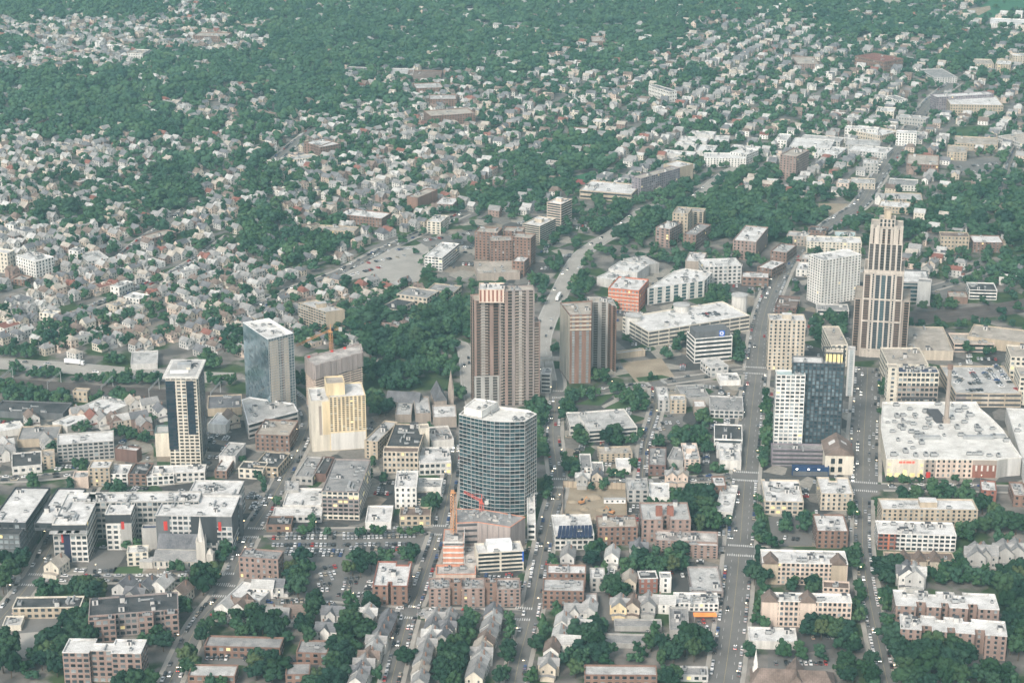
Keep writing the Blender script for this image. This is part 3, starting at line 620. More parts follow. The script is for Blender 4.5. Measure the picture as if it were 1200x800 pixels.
for a_, w_ in ((3, 22), (30, 18)): x.vol([tuple(q[0] + u * a_ + v * 8), tuple(q[0] + u * (a_ + w_) + v * 8), tuple(q[0] + u * (a_ + w_) + v * ((q[3] - q[0]).length - 4)), tuple(q[0] + u * a_ + v * ((q[3] - q[0]).length - 4))], x.h - 1, x.h + 4, 'charcoal', 'white', fl=1, win='pb', units=4)
x.done()
b('A2', AP, 'small four storey brick block with grey roof left of the big car park', (-66, 326), (82, 337), (100, 303), 'rosebrick', 'grey', yb=405, fl=4, win='p', units=4, short='the brick car park block')
b('A1', AP, 'low brick garden apartments with long grey hip roof at bottom left', (765, 660), (1050, 668), (792, 620), 'brick', 'grey', h=7, fl=2, win='pw', units=0, short='the low garden apartments')
b('A1', AP, 'lower brick garden apartments with pale grey roof by the bottom edge', (704, 772), (880, 774), (728, 728), 'brick', 'ltgrey', h=7, fl=2, win='pw', units=0)
b('A2', AP, 'brick garden apartments with stepped grey roof among trees', (150, 684), (266, 688), (180, 636), 'brick', 'grey', h=7, fl=2, win='pw', units=1)
b('A2', AP, 'grey roofed brick garden apartments close to the bottom edge', (110, 768), (200, 766), (140, 722), 'brick', 'grey', h=7, fl=2, win='pw', units=0)
b('A2', AP, 'brick block with bright white H shaped roof at the car park corner', (437, 434), (568, 436), (480, 342), 'brick', 'white', yb=508, fl=4, win='p', units=3, short='the white H roofed block', rim='wall_redbrick', front=((.44, .52, 5),), back=((.56, .9, 4.5), ))
b('A1', 'warehouse', 'white flat roofed store right of the church street', (855, 470), (975, 490), (890, 415), 'ltgrey', 'white', h=5, fl=1, win='n', units=2)
for bb, ww, lab in (((62, 648), 125, 'left one of three brown brick blocks below the concrete frame'), ((256, 648), 134, 'middle one of three brown brick blocks below the concrete frame'), ((462, 652), 138, 'right one of three brown brick blocks below the concrete frame')):
    b('J', AP, lab, bb, (bb[0] + ww, bb[1] - 2), (bb[0] + 22, 584), 'rosebrick', 'rubble', yb=754, fl=5, win='p', units=5, group='brown brick courtyard blocks', short='the brown courtyard blocks')
for k, (a_, b_) in enumerate((((186, 612), 68), ((392, 612), 70))):
    b('J', AP, 'recessed brown brick link between the %s courtyard blocks' % ['left and middle', 'middle and right'][k], a_, (a_[0] + b_, a_[1]), (a_[0] + 4, 586), 'brown', 'brown', h=14, fl=5, win='p', units=1)
x = b('J', OF, 'white roofed ribbon window office right of the construction core', (347, 441), (618, 424), (362, 380), 'cream', 'white', yb=556, fl=5, win='n', faces={0: ('r', 11), 1: ('r', 60)}, units=3, short='the ribbon window office')
q = [Vector(p) for p in x.poly]; x.panel(x.poly[0], x.poly[1], .972, 1.0, 6, x.h - .4, 'blue_sign', o=.2, name='blue_banner')
c = q[0] * .35 + q[1] * .05 + q[2] * .4 + q[3] * .2; x.box('penthouse', tuple((q[0] + q[1] + q[2] + q[3]) / 4), (15, 8, 5), edge_ang(x.poly, 0), 'metal_white', x.h - 1)
# construction site
P_, hh = polyroof('J', [(225, 262), (350, 256), (540, 286), (628, 226), (372, 180), (222, 178)], h=19)
x = Bld('unfinished_building', 'unfinished concrete frame with grey deck and orange edge netting', 'building', P_[0], None, 'the unfinished concrete frame')
x.vol(P_, 0, hh, 'greywrap', 'grey', fl=5, win='n', units=0, par=.3, rim='wall_netorange', faces={0: ('g', 8)})
for k in range(5):
    a_, b_ = Vector(P_[1]), Vector(P_[2]); x.panel(P_[1], P_[2], .12 + .17 * k, .13 + .17 * k, 1, 18, 'metal_dark', name='wrap_seam')
m = MB(); 
for k in range(26):
    p = rand_in([x.L(t) for t in P_], x.rnd, 3)
    if p: m.box((p[0], p[1], hh - .3), (x.rnd.uniform(.6, 4), x.rnd.uniform(.5, 2), x.rnd.uniform(.3, 1.4)), x.rnd.random() * 3, x.rnd.randrange(2))
tag(m.build('building_materials', [M['wall_concrete'], M['metal_grey']], x.root), kind='stuff'); x.done()
x = b('J', 'unfinished_building', 'raw concrete core with orange netted storeys under the crane mast', (145, 398), (266, 398), (168, 298), 'netorange', 'rubble', yb=508, fl=4, win='n', units=3, par=.3, short='the orange netted core')
for k in range(5): x.panel(x.poly[0], x.poly[1], 0, 1, 1 + 3.4 * k, 2.0 + 3.4 * k, 'wall_offwhite', name='floor_slab', o=.4); x.panel(x.poly[1], x.poly[2], 0, 1, 1 + 3.4 * k, 2.0 + 3.4 * k, 'wall_offwhite', name='floor_slab', o=.4)
q = x.poly; CR = ((Vector(q[0]) + Vector(q[1]) + Vector(q[2]) + Vector(q[3])) / 4, x.h)
x = b('J', 'building_podium', 'rubble strewn concrete podium with orange fencing below the netted core', (104, 562), (338, 560), (150, 505), 'pink', 'rubble', h=4.5, fl=1, win='n', units=2, par=1.2, rim='wall_netorange')
b('J', 'building_podium', 'narrow dusty construction deck between the core and the ribbon office', (272, 500), (345, 498), (290, 400), 'concrete', 'rubble', h=6, fl=1, win='n', units=2)
def lattice(m, a, b_, w, mi=0, step=2.2, r=.14):
    a, b_ = Vector(a), Vector(b_); d = b_ - a; n = max(2, int(d.length / step)); t = d.normalized(); u = t.orthogonal().normalized(); v = t.cross(u); cs = [(u + v) * w / 2, (u - v) * w / 2, (-u - v) * w / 2, (v - u) * w / 2]
    for c in cs: m.bar(a + c, b_ + c, r * 1.5, mi)
    for k in range(n):
        for i in range(4): m.bar(a + d * k / n + cs[i], a + d * (k + 1) / n + cs[(i + 1) % 4], r, mi)
def crane(base, z0, z1, jib, label, mk='crane_orange', short=None):
    r = link('tower_crane', None, None, (base[0], base[1], z0)); tag(r, label, 'crane')
    m = MB(); lattice(m, (0, 0, 0), (0, 0, z1 - z0), 1.9 if jib else 2.4, r=.1 if jib else .14); m.build('mast', M[mk], r); top = z1 - z0
    m = MB(); m.box((0, 0, top), (3, 3, 1.2)); m.box((1.6, -1, top + 1.2), (1.8, 2, 2.4), mi=1); m.build('cab', [M[mk], M['pane']], r)
    if jib:
        m = MB(); lattice(m, (0, 0, top + 1.5), (jib[0], jib[1], top + jib[2]), 1.1, r=.07); m.build('jib', M[mk], r)
        m = MB(); k = -.28; lattice(m, (0, 0, top + 1.5), (jib[0] * k, jib[1] * k, top + 1.5), 1.1, r=.07); m.build('counter_jib', M[mk], r)
        m = MB(); m.box((jib[0] * k, jib[1] * k, top), (2.4, 2.4, 2.6)); m.build('counterweight', M['wall_concrete'], r)
        m = MB(); m.bar((0, 0, top), (0, 0, top + 6), .5, r2=.2); m.bar((0, 0, top + 6), (jib[0] * .7, jib[1] * .7, top + jib[2] * .7 + .6), .08); m.bar((0, 0, top + 6), (jib[0] * k, jib[1] * k, top + 2.2), .08); m.build('apex', M[mk], r)
    return r
q = CR[0]; mpx = px('J', (208, 318)); mg = G(*mpx, CR[1]); d_ = ray(*px('J', (204, 84))); t_ = math.hypot(*mg) / math.hypot(d_[0], d_[1]); crane(mg, CR[1] - .9, H + d_[2] * t_, None, 'tall orange lattice crane mast standing on the netted concrete core')
g1 = G(*px('J', (372, 190)), 19); crane(g1, 18.2, 24, (-11, 4, 6), 'small red boom crane on the grey concrete deck', 'crane_red')
# ------------------------------------------------------------------ centre bottom: glass tower etc
P_, hh = polyroof('F', [(84, 118), (150, 134), (215, 148), (280, 157), (365, 160), (447, 156), (512, 116), (465, 94), (330, 78), (240, 62), (165, 53)], yb=632)
x = Bld('glass_tower', 'broad curved dark glass apartment tower with white floor bands', 'tower', P_[0], None, 'the curved glass tower')
cw = lambda nc: ('c', nc, 'wall_ltgrey', 'metal_grey', .3, ['glass0', 'glass1', 'glass3', 'pane'], .16)
fc = {k: cw(3) for k in range(5)}; fc[5] = cw(6)
x.vol(P_, 0, hh, 'white', 'warmwhite', fl=25, win='n', faces=fc, units=6, par=1.5)
q = [Vector(p) for p in P_]; c = (q[0] + q[10] + q[9] + q[8] + q[1]) / 5
p2 = [tuple(c + (p - c) * .75) for p in (q[0], q[1], q[2], q[8], q[9], q[10])]; x.vol(p2, hh - 1, hh + 4, 'white', 'warmwhite', fl=1, win='n', units=2)
x.done(); 
x = b('F', 'tower_podium', 'low white podium with terraces along the right foot of the curved glass tower', (462, 722), (506, 722), (566, 466), 'white', 'warmwhite', h=11, fl=3, win='r', units=3)
pit = [G(*px('A3', p)) for p in ((192, 66), (430, 74), (430, 190), (322, 202), (190, 178))]
for k in range(5):
    a_, b_ = Vector(pit[k]), Vector(pit[(k + 1) % 5]); r = bldroot('site_fence', 'timber site fence %s the earth pit' % ('along the back of', 'on the right of', 'at the front right of', 'at the front left of', 'on the left of')[k], 'fence', a_)
    d = b_ - a_; n_ = int(d.length / 3); m = MB(); m.box((d.x / 2, d.y / 2, 0), (d.length, .15, 2.6 if k else 4.5), math.atan2(d.y, d.x)); m.build('boards', M['wall_tan'], r)
    for j in range(n_ + 1): m = MB(); m.box((d.x * j / n_, d.y * j / n_, 0), (.3, .3, 3.2 if k else 5), math.atan2(d.y, d.x)); m.build('post', M['wall_brown'], r)
pr = random.Random(4)
for k, (ex, ey) in enumerate(((225, 120), (270, 150), (300, 105), (350, 150), (395, 115), (240, 165), (330, 180))):
    g_ = G(*px('A3', (ex, ey))); m = MB(); n_ = 12; R1 = pr.uniform(3, 7); hh_ = pr.uniform(1.2, 2.6); rings = ((1.0, 0), (.72, .55), (.38, .9)); vs = []
    for f_, z_ in rings: vs += [(R1 * f_ * math.cos(t * math.tau / n_) * pr.uniform(.8, 1.2), R1 * .7 * f_ * math.sin(t * math.tau / n_) * pr.uniform(.8, 1.2), hh_ * z_) for t in range(n_)]
    vs.append((0, 0, hh_)); m.add(vs, [(r_ * n_ + t, r_ * n_ + (t + 1) % n_, (r_ + 1) * n_ + (t + 1) % n_, (r_ + 1) * n_ + t) for r_ in range(2) for t in range(n_)] + [(2 * n_ + t, 2 * n_ + (t + 1) % n_, 3 * n_) for t in range(n_)])
    tag(m.build('earth_mound', M['dirt'], None, (g_[0], g_[1], .02)), 'heap of bare earth in the pit, %s from its left' % ('1st', '3rd', '4th', '6th', '7th', '2nd', '5th')[k], 'mound', 'earth heaps in the pit')
def excavator(c, p, a, lab):
    g_ = G(*px(c, p)); r = link('excavator', None, None, (g_[0], g_[1], .03), a); tag(r, lab, 'excavator')
    for s_ in (-1.1, 1.1): m = MB(); m.box((0, s_, 0), (4, .6, .9), 0, 0, .98); m.build('track', M['metal_dark'], r)
    m = MB(); m.box((-.4, 0, .9), (3.2, 2.5, 1.2)); m.box((.6, .6, 2.1), (1.3, 1.1, 1.2), 0, 1); m.build('body', [M['crane_orange'], M['pane']], r)
    m = MB(); m.bar((1.2, -.3, 1.8), (3.6, -.3, 4.4), .28); m.bar((3.6, -.3, 4.4), (5.4, -.3, 1.6), .22); m.build('boom', M['crane_orange'], r); m = MB(); m.box((5.4, -.3, .6), (1.0, 1.3, 1.0), 0, 0, .9); m.build('bucket', M['metal_dark'], r)
excavator('A3', (262, 128), .6, 'orange excavator on the left side of the earth pit'); excavator('A3', (372, 165), 2.6, 'orange excavator near the front of the earth pit')
r = bldroot('site_cabin', 'white site cabin on the right side of the earth pit', 'cabin', G(*px('A3', (385, 125)))); m = MB(); m.box((0, 0, .3), (14, 3, 2.7)); m.build('wall', M['metal_white'], r); m = MB(); m.box((0, 0, 3), (14.3, 3.3, .2)); m.build('roof', M['roof_ltgrey'], r)
for k in range(4): link('window', win_mesh(1.2, 1, 'pane'), r, (-5 + 3.4 * k, -1.52, 1.9), 0)
b('A3', AP, 'pale row with blue solar panels on its sloping roof by the centre street', (160, 246), (308, 243), (178, 168), 'offwhite', 'white', yb=302, fl=3, win='pb', units=4, short='the solar roofed row')
x = MB(); pa = [G(*px('A3', t), 12.2) for t in ((168, 242), (300, 239), (300, 208), (176, 211))]
r = bldroot('solar_array', 'dark blue solar panel array on the pale row by the centre street', 'solar panels', pa[0])
for i in range(9):
    m = MB(); f = lambda t, s_: Vector(pa[0]) * (1 - t) * (1 - s_) + Vector(pa[1]) * t * (1 - s_) + Vector(pa[3]) * (1 - t) * s_ + Vector(pa[2]) * t * s_
    t0, t1 = i / 9 + .006, (i + 1) / 9 - .006; c4 = [f(t0, 0), f(t1, 0), f(t1, 1), f(t0, 1)]; vs = [(p.x - pa[0][0], p.y - pa[0][1], z) for p, z in zip(c4, (9.8, 9.8, 12.4, 12.4))]
    m.add(vs + [(a, b_, c - .2) for a, b_, c in vs], [(0, 1, 2, 3), (0, 4, 5, 1), (1, 5, 6, 2), (2, 6, 7, 3), (3, 7, 4, 0)]); m.build('panel', M['solar'], r)
b('A3', AP, 'brown brick block with cluttered tan roof terraces below the earth pit', (322, 216), (472, 214), (332, 172), 'brick', 'tan', yb=284, fl=4, win='p', units=7, short='the brick block below the pit')
x = b('A3', AP, 'U shaped brown brick block with light grey roof and two red chimneys', (487, 188), (671, 188), (496, 122), 'rosebrick', 'ltgrey', yb=272, fl=5, win='p', units=3, short='the red chimneyed block', front=((.43, .57, 7),))
q = [Vector(p) for p in x.poly]; ctr = (q[0] + q[1] + q[2] + q[3]) / 4; 
for s_ in (-.13, .1): x.box('chimney', tuple(ctr + (q[1] - q[0]) * s_ - (q[3] - q[0]) * .15), (4, 4, 5.5), 0, 'wall_redbrick', x.h - 1)
x = b('A3', AP, 'long zigzag brown brick block left of the wide avenue with dusty white roof', (536, 264), (772, 273), (542, 224), 'rosebrick', 'rubble', yb=312, fl=5, win='p', units=7, short='the zigzag brown block')
q = [Vector(p) for p in x.poly]; u = q[1] - q[0]; v = (q[3] - q[0]).normalized(); x.W = []
x.vol([tuple(q[0] + u * f - v * dd) for f, dd in ((.5, 5), (1, 5), (1, .05), (.5, .05))], 0, x.h - .05, 'rosebrick', 'white', fl=5, win='p', units=1); x.done()
b('A3', AP, 'upper white roofed brick block by the centre street, two storeys of windows', (131, 387), (277, 389), (142, 354), 'brick', 'white', h=10, fl=3, win='p', units=3)
b('A3', AP, 'white roofed brick block in front of its twin by the centre street', (115, 453), (270, 456), (132, 405), 'brick', 'ltgrey', yb=522, fl=4, win='p', units=3, short='the twin white roofed brick blocks')
b('A3', 'town_house', 'grey three storey town house with white flat roof and many windows', (295, 406), (350, 406), (298, 367), 'grey', 'white', yb=458, fl=3, win='pd', units=1)
b('A3', 'town_house', 'plain grey box house with white roof below the grey town house', (277, 505), (322, 505), (283, 461), 'mauve', 'white', yb=532, fl=2, win='p', units=0)
b('A3', 'town_house', 'red brick row house with white window trim and black flat roof', (479, 408), (547, 406), (486, 379), 'redbrick', 'dark', yb=464, fl=3, win='pd', winmat='pane_light', units=1, short='the red brick row house', rim='wall_white')
b('A3', 'town_house', 'tall narrow white house with flat roof beside the red brick row house', (555, 405), (598, 405), (558, 382), 'white', 'ltgrey', yb=462, fl=3, win='p', units=1)
b('A3', 'warehouse', 'wide low building with plain grey roof left of the wide avenue', (675, 456), (793, 456), (681, 362), 'mauve', 'ltgrey', h=5, fl=1, win='pw', units=3, short='the plain grey roofed store')
b('A3', SH, 'white roofed shop with row of arches above the orange awning', (610, 500), (775, 502), (622, 459), 'white', 'white', yb=530, fl=2, win='pd', units=9, short='the arcaded white shop')
b('A3', SH, 'windowless grey wing left of the arcaded white shop', (592, 600), (664, 602), (598, 514), 'grey', 'grey', h=6, fl=2, win='n', units=1)
pa, _ = rect('A3', (682, 548), (768, 548), (686, 535), 4); r = bldroot('awning', 'orange lit awning under the arcaded white shop', 'awning', pa[0]); m = MB(); m.prism([(p[0] - pa[0][0], p[1] - pa[0][1]) for p in pa], 3.4, 4, top=True); m.build('canopy', M['awning_orange'], r); m = MB()
m.bar((.4, .4, 0), (.4, .4, 3.4), .12); m.build('post', M['metal_grey'], r); m = MB(); e_ = (pa[1][0] - pa[0][0] - .4, pa[1][1] - pa[0][1] + .4); m.bar((*e_, 0), (*e_, 3.4), .12); m.build('post', M['metal_grey'], r)
b('A3', AP, 'brick garden apartments with wide grey roof at the bottom centre', (272, 768), (545, 770), (292, 730), 'brick', 'ltgrey', h=7, fl=2, win='pw', units=0, short='the bottom garden apartments')
b('A3', 'garage_row', 'long flat grey garage row with cars parked before it', (385, 586), (562, 588), (391, 558), 'grey', 'grey', h=3.2, fl=1, win='n', units=0)
b('A3', 'garage_row', 'low grey garage row below the first one, left of big trees', (340, 648), (500, 652), (346, 612), 'grey', 'grey', h=3.2, fl=1, win='n', units=0)
b('A3', 'garage_row', 'grey roofed low building by the bottom edge right of the garden apartments', (620, 768), (736, 770), (626, 735), 'ltgrey', 'grey', h=4, fl=1, win='pw', units=1)
b('B3', OF, 'pale flat roofed three storey block between the pit and the trees', (432, 716), (513, 716), (436, 671), 'grey', 'ltgrey', h=9, fl=3, win='pw', units=3)
b('B3', 'warehouse', 'bright white roofed store right of the earth pit', (515, 741), (590, 743), (519, 688), 'white', 'white', h=6, fl=1, win='n', units=2)
b('A3', SH, 'white flat roofed shop strip along the wide avenue by the trees', (762, 156), (826, 161), (840, 58), 'offwhite', 'white', h=5, fl=1, win='pw', units=4)
b('A3', SH, 'small brick shop with white roof at the avenue corner', (756, 60), (804, 60), (760, 24), 'brick', 'white', h=8, fl=2, win='p', units=2)
# ------------------------------------------------------------------ bottom right
b('A4', AP, 'tan two storey block with dirty white roof right of the avenue', (-12, 118), (134, 121), (2, 36), 'ltan', 'white', yb=166, fl=3, win='pb', units=9, short='the dirty white roofed block', lit=.1)
b('A4', AP, 'tan four storey block with notched white roof beside the plaza street', (199, 89), (320, 91), (192, 27), 'ltan', 'white', yb=152, fl=4, win='p', units=4, short='the notched tan block', back=((.38, .6, 6),))
b('A4', AP, 'dark brick block with white roof left of the right hand street', (184, 229), (302, 231), (196, 166), 'brick', 'white', yb=294, fl=4, win='p', units=5, short='the dark brick block')
b('A4', AP, 'long plain tan brick block with white roof below the mall', (428, 148), (788, 151), (432, 107), 'tan', 'white', ybB=236, fl=6, win='p', units=3, ph=True, short='the long tan block')
x = b('A4', AP, 'long white block with a red brick end and bright white roof', (414, 238), (707, 247), (420, 190), 'white', 'white', yb=300, fl=4, win='pb', units=14, short='the white block with red end')
x.panel(x.poly[0], x.poly[1], 0, .24, .2, x.h - .3, 'wall_redbrick', o=.05); x.panel(x.poly[0], x.poly[1], .125, .15, .2, x.h - .3, 'wall_orange', o=.1)
x = b('A4', AP, 'old half timbered brown apartments with gabled front below the white block', (442, 336), (702, 340), (455, 306), 'tan', 'brown', h=8, fl=2, win='pd', units=2, short='the half timbered apartments')
for f in (.28, .5, .72):
    q = [Vector(p) for p in x.poly]; c = q[0] + (q[1] - q[0]) * f - q[0]; gable(x.root, None, edge_ang(x.poly, 0), 7, 8, 7.6, 11.5, 'ltan', 'brown', loc=(c.x, c.y + 3))
for nm, A, B_, C, hh, wl, lab in (('u', (-20, 347), (300, 354), (-5, 298), 14, 'pink', 'upper pink stucco block with long white roof and brown gable ends'), ('l', (-10, 490), (315, 498), (10, 458), 16, 'pink', 'lower pink stucco block with many windows and white roof')):
    x = b('A4', AP, lab, A, B_, C, wl, 'white', h=hh, fl=5, win='pd', units=8, short='the %s pink block' % ('upper' if nm == 'u' else 'lower'), rim='wall_white'); q = [Vector(p) for p in x.poly]
    for f in ((.1, .9) if nm == 'u' else (.06, .5)): c = (q[1] - q[0]) * f; gable(x.root, None, edge_ang(x.poly, 0), 9, 7, hh - .5, hh + 4, 'pink' if nm == 'l' else 'tan', 'brown', loc=(c.x, c.y + 3.2))
b('A4', AP, 'narrow pink stucco wing joining the two pink blocks', (206, 440), (306, 446), (216, 414), 'pink', 'brown', h=14, fl=5, win='pd', units=1)
b('A4', 'warehouse', 'low white roofed building at the avenue below the pink blocks', (-70, 640), (110, 646), (-52, 588), 'offwhite', 'white', h=5, fl=1, win='n', units=3)
b('A4', AP, 'upper brick block of a pair with stepped white roof, bottom right', (480, 507), (868, 524), (490, 450), 'rosebrick', 'white', h=16, fl=5, win='p', units=6, short='the upper brick pair', rim='roof_white', front=((.2, .3, 6), (.44, .52, 6), (.7, .8, 6)), back=((.12, .2, 4), (.34, .42, 4), (.6, .68, 4)))
x = b('A4', AP, 'lower brick block of a pair with stepped white roof, behind big trees', (497, 594), (897, 624), (504, 540), 'rosebrick', 'white', ybB=716, fl=5, win='p', units=6, short='the lower brick pair', rim='roof_white', front=((.2, .3, 6), (.44, .52, 6), (.7, .8, 6)), back=((.12, .2, 4), (.34, .42, 4), (.6, .68, 4)))
b('A4', 'town_house', 'dark red brick corner house with white roof under the mall', (800, 76), (858, 80), (786, 38), 'redbrick', 'white', h=9, fl=3, win='p', units=2)
b('A4', 'town_house', 'brown brick house with cluttered roof at the right edge below the mall', (922, 96), (975, 98), (918, 45), 'brick', 'rubble', h=8, fl=2, win='p', units=3)
# church with brown roof and white steeple at the bottom edge
pc = G(*px('A4', (90, 812))); r = bldroot('church', 'brown roofed church at the bottom edge beside the avenue', 'church', pc, 'the brown roofed church')
gable(r, pc, math.radians(84), 20, 44, 4, 10, 'brick', 'brown', hip=5); gable(r, pc, math.radians(-6), 10, 20, 4, 10.6, 'brick', 'brown', loc=(2, 2)); occ_poly([(pc[0] - 24, pc[1] - 13), (pc[0] + 24, pc[1] - 13), (pc[0] + 24, pc[1] + 20), (pc[0] - 24, pc[1] + 20)], 1)
m = MB(); m.box((0, 0, 0), (2.8, 2.8, 8)); m.box((0, 0, 8), (2, 2, 3)); m.cone((0, 0, 11), 1.2, 8, 8); m.build('steeple', M['wall_white'], r, (-19, 6, 0))
# ------------------------------------------------------------------ the mall, its chimney, parking deck and neighbours
P_, hh = polyroof('K', [(95, 586), (318, 588), (386, 588), (602, 590), (742, 592), (806, 582), (886, 577), (832, 500), (772, 410), (702, 340), (642, 290), (620, 252), (70, 254), (62, 410)], yb=694)
x = Bld('shopping_mall', 'vast white roofed mall dotted with air units, cream and pink front', 'mall', P_[0], None, 'the white roofed mall')
x.vol(P_, 0, hh, 'cream', 'warmwhite', fl=4, win='n', faces={2: 'p', 1: 'p', 3: 'n'}, units=0, par=1.2, rim='wall_white')
x.panel(P_[1], P_[2], 0, 1, .1, hh - 1, 'wall_taupe'); x.panel(P_[2], P_[3], 0, 1, .1, hh - 1, 'wall_pink'); x.panel(P_[3], P_[4], 0, 1, .1, hh - 4, 'wall_redbrick'); x.panel(P_[3], P_[4], 0, 1, hh - 4, hh - .6, 'wall_taupe'); x.panel(P_[4], P_[5], 0, 1, .1, hh - .6, 'wall_grey'); x.panel(P_[5], P_[6], 0, 1, .1, hh - .6, 'wall_ltgrey')
for k in range(4): x.panel(P_[3], P_[4], .12 + .24 * k, .2 + .24 * k, 5, 9, 'wall_offwhite', name='arch_panel', o=.1)
for k, (u0, u1) in enumerate(((.33, .42), (.44, .5), (.52, .66), (.68, .74))): x.panel(P_[0], P_[1], u0, u1, 10.2, 11.6, 'glow_sign_red', name='shop_sign', o=.15)
for k in range(5): x.panel(P_[0], P_[1], .04 + .2 * k, .17 + .2 * k, .4, 3, 'pane_lit', name='shop_window', o=.12)
x.panel(P_[0], P_[1], .46, .54, 3.4, 5, 'glow_sign_gold', name='lit_entrance', o=.12); x.panel(P_[1], P_[2], .2, .55, .4, 4, 'wall_red', name='red_canopy', o=1.6)
for t_ in ((.05, 8.5), (.9, 8), (.04, 4.2), (.9, 3.6)): x.panel(P_[0], P_[1], t_[0], t_[0] + .07, t_[1], t_[1] + 1.8, 'pane_lit', name='lit_panel', o=.14)
kk = random.Random(5)
for (ux, uy) in [(150, 275), (230, 298), (325, 312), (395, 268), (480, 275), (515, 310), (550, 290), (570, 318), (155, 340), (190, 335), (260, 330), (262, 345), (188, 360), (195, 372), (225, 378), (250, 385), (100, 376), (140, 372), (180, 402), (188, 412), (128, 428), (240, 432), (272, 438), (275, 458), (310, 445), (306, 470), (320, 410), (350, 395), (340, 378), (340, 355), (412, 405), (432, 450), (508, 405), (530, 450), (548, 375), (565, 350), (580, 335), (625, 405), (632, 420), (640, 448), (715, 412), (725, 460), (765, 455), (795, 482), (232, 492), (300, 495), (162, 478), (205, 545), (135, 565), (265, 568), (370, 568), (578, 560), (608, 560), (638, 560), (695, 570), (750, 570), (325, 565), (248, 525), (240, 430), (480, 350)]:
    p = x.L(G(*px('K', (ux, uy)), hh - 1)); s_ = kk.uniform(1.0, 1.9); link('roof_unit', ac_mesh(), x.root, (p[0], p[1], hh - 1.2), kk.choice((0, 1.57, .1)), (s_, s_, s_ * .9))
for (ux, uy, l_) in ((345, 470, 15), (640, 468, 18), (745, 462, 10)):
    p = x.L(G(*px('K', (ux, uy)), hh - 1)); m = MB(); m.box((p[0], p[1], hh - 1.2), (l_, 3, 2.4)); m.box((p[0] - l_ / 2 - 1.2, p[1], hh - 1.2), (2, 2.4, 1.8)); m.build('roof_unit', M['metal_grey'], x.root)
p = x.L(G(*px('K', (405, 350)), hh - 1)); m = MB(); m.add([(p[0] - 4, p[1] - 9, hh - 1), (p[0] + 5, p[1] - 9, hh - 1), (p[0] + 1, p[1] + 11, hh + 2), (p[0] - 7, p[1] + 11, hh + 2), (p[0] - 4, p[1] - 9, hh - 1.2), (p[0] + 5, p[1] - 9, hh - 1.2), (p[0] + 1, p[1] + 11, hh - 1.2), (p[0] - 7, p[1] + 11, hh - 1.2)], [(0, 1, 2, 3), (0, 4, 5, 1), (1, 5, 6, 2), (2, 6, 7, 3), (3, 7, 4, 0)]); m.build('skylight', M['metal_dark'], x.root)
x.done(); mall = x
g_ = G(*px('K', (443, 372)), hh - 1); d_ = ray(*px('K', (455, 34))); zt = H + d_[2] * math.hypot(*g_) / math.hypot(d_[0], d_[1])
r = bldroot('chimney_stack', 'tall slender brown brick chimney standing in the white mall roof', 'chimney', g_); r.location.z = hh - 1.2
m = MB(); m.box((0, 0, 0), (4.4, 4.4, 3.5)); m.bar((0, 0, 3), (0, 0, zt - hh - 2), 1.75, n=10, r2=1.35); m.build('shaft', M['wall_taupe'], r); m = MB(); m.bar((0, 0, zt - hh - 2), (0, 0, zt - hh + 1), 2.0, n=10); m.build('cap', M['wall_brown'], r)
b('K', 'shopping_mall', 'lower white roofed mall wing at the right edge behind the curved parapet', (905, 640), (1110, 650), (900, 292), 'ltgrey', 'warmwhite', h=11, fl=2, win='n', units=7, cat='mall')
x = b('K', 'hotel', 'cream and brown block with dark equipment roof beside the mall', (166, 80), (404, 82), (176, 44), 'cream', 'blue', h=27, fl=7, win='pb', units=9, short='the cream and brown block', cat='hotel')
x.panel(x.poly[0], x.poly[1], 0, 1, .2, 17, 'wall_taupe', o=.05); x.panel(x.poly[0], x.poly[1], .1, .95, 6, 8, 'metal_dark', o=.1, name='arcade'); x.panel(x.poly[0], x.poly[1], .1, .95, 1, 4, 'metal_dark', o=.1, name='arcade')
P_, h2 = rect('K', (105, 52), (166, 52), (115, 28), 30); x = Bld('hotel_tower', 'slim cream corner tower with flat top beside the plaza street', 'tower', P_[0]); x.vol(P_, 0, h2, 'cream', 'tan', fl=9, win='pw', units=0).done()
x = b('K', GA, 'multi level parking deck with rows of cars on its pale roof behind the mall', (500, 203), (888, 205), (480, 40), 'tan', 'ltgrey', yb=285, fl=3, win='n', faces={0: ('g', 12), 1: ('g', 20), 3: ('g', 20)}, units=0, par=1.1, short='the rooftop car park'); DECK = x
x.panel(x.poly[0], x.poly[1], 0, .16, .3, x.h - .2, 'wall_mauve'); x.panel(x.poly[0], x.poly[1], .4, .68, .3, x.h - .2, 'wall_ltan')
b('B4', OF, 'cream office with punched windows at the right edge above the parking deck', (910, 216), (1010, 220), (886, 172), 'cream', 'tan', h=22, fl=6, win='pw', units=3)
b('B4', OF, 'second cream office at the right edge beside the parking deck', (945, 292), (1010, 294), (932, 250), 'cream', 'tan', h=22, fl=6, win='pw', units=2)
b('B4', SH, 'broad flat taupe roofed hall right of the tallest tower', (520, 192), (696, 196), (514, 102), 'ltan', 'tan', yb=228, fl=2, win='n', units=4, short='the taupe roofed hall')
b('B4', OF, 'cream flat roofed block with corner windows left of the taupe hall', (452, 245), (602, 246), (446, 182), 'cream', 'tan', h=20, fl=5, win='pw', units=3)
b('B4', SH, 'long tan roofed station building under the railway', (698, 168), (850, 170), (700, 128), 'pink', 'tan', h=7, fl=2, win='r', units=5, lit=.3)
b('B4', 'warehouse', 'wide pale shed roof beside the railway at the right edge', (748, 140), (985, 168), (750, 92), 'tan', 'tan', h=9, fl=1, win='n', units=2)
b('B4', OF, 'cream office wing with pale roof left of the tallest tower', (236, 172), (300, 172), (222, 102), 'cream', 'tan', h=18, fl=5, win='pw', units=2)
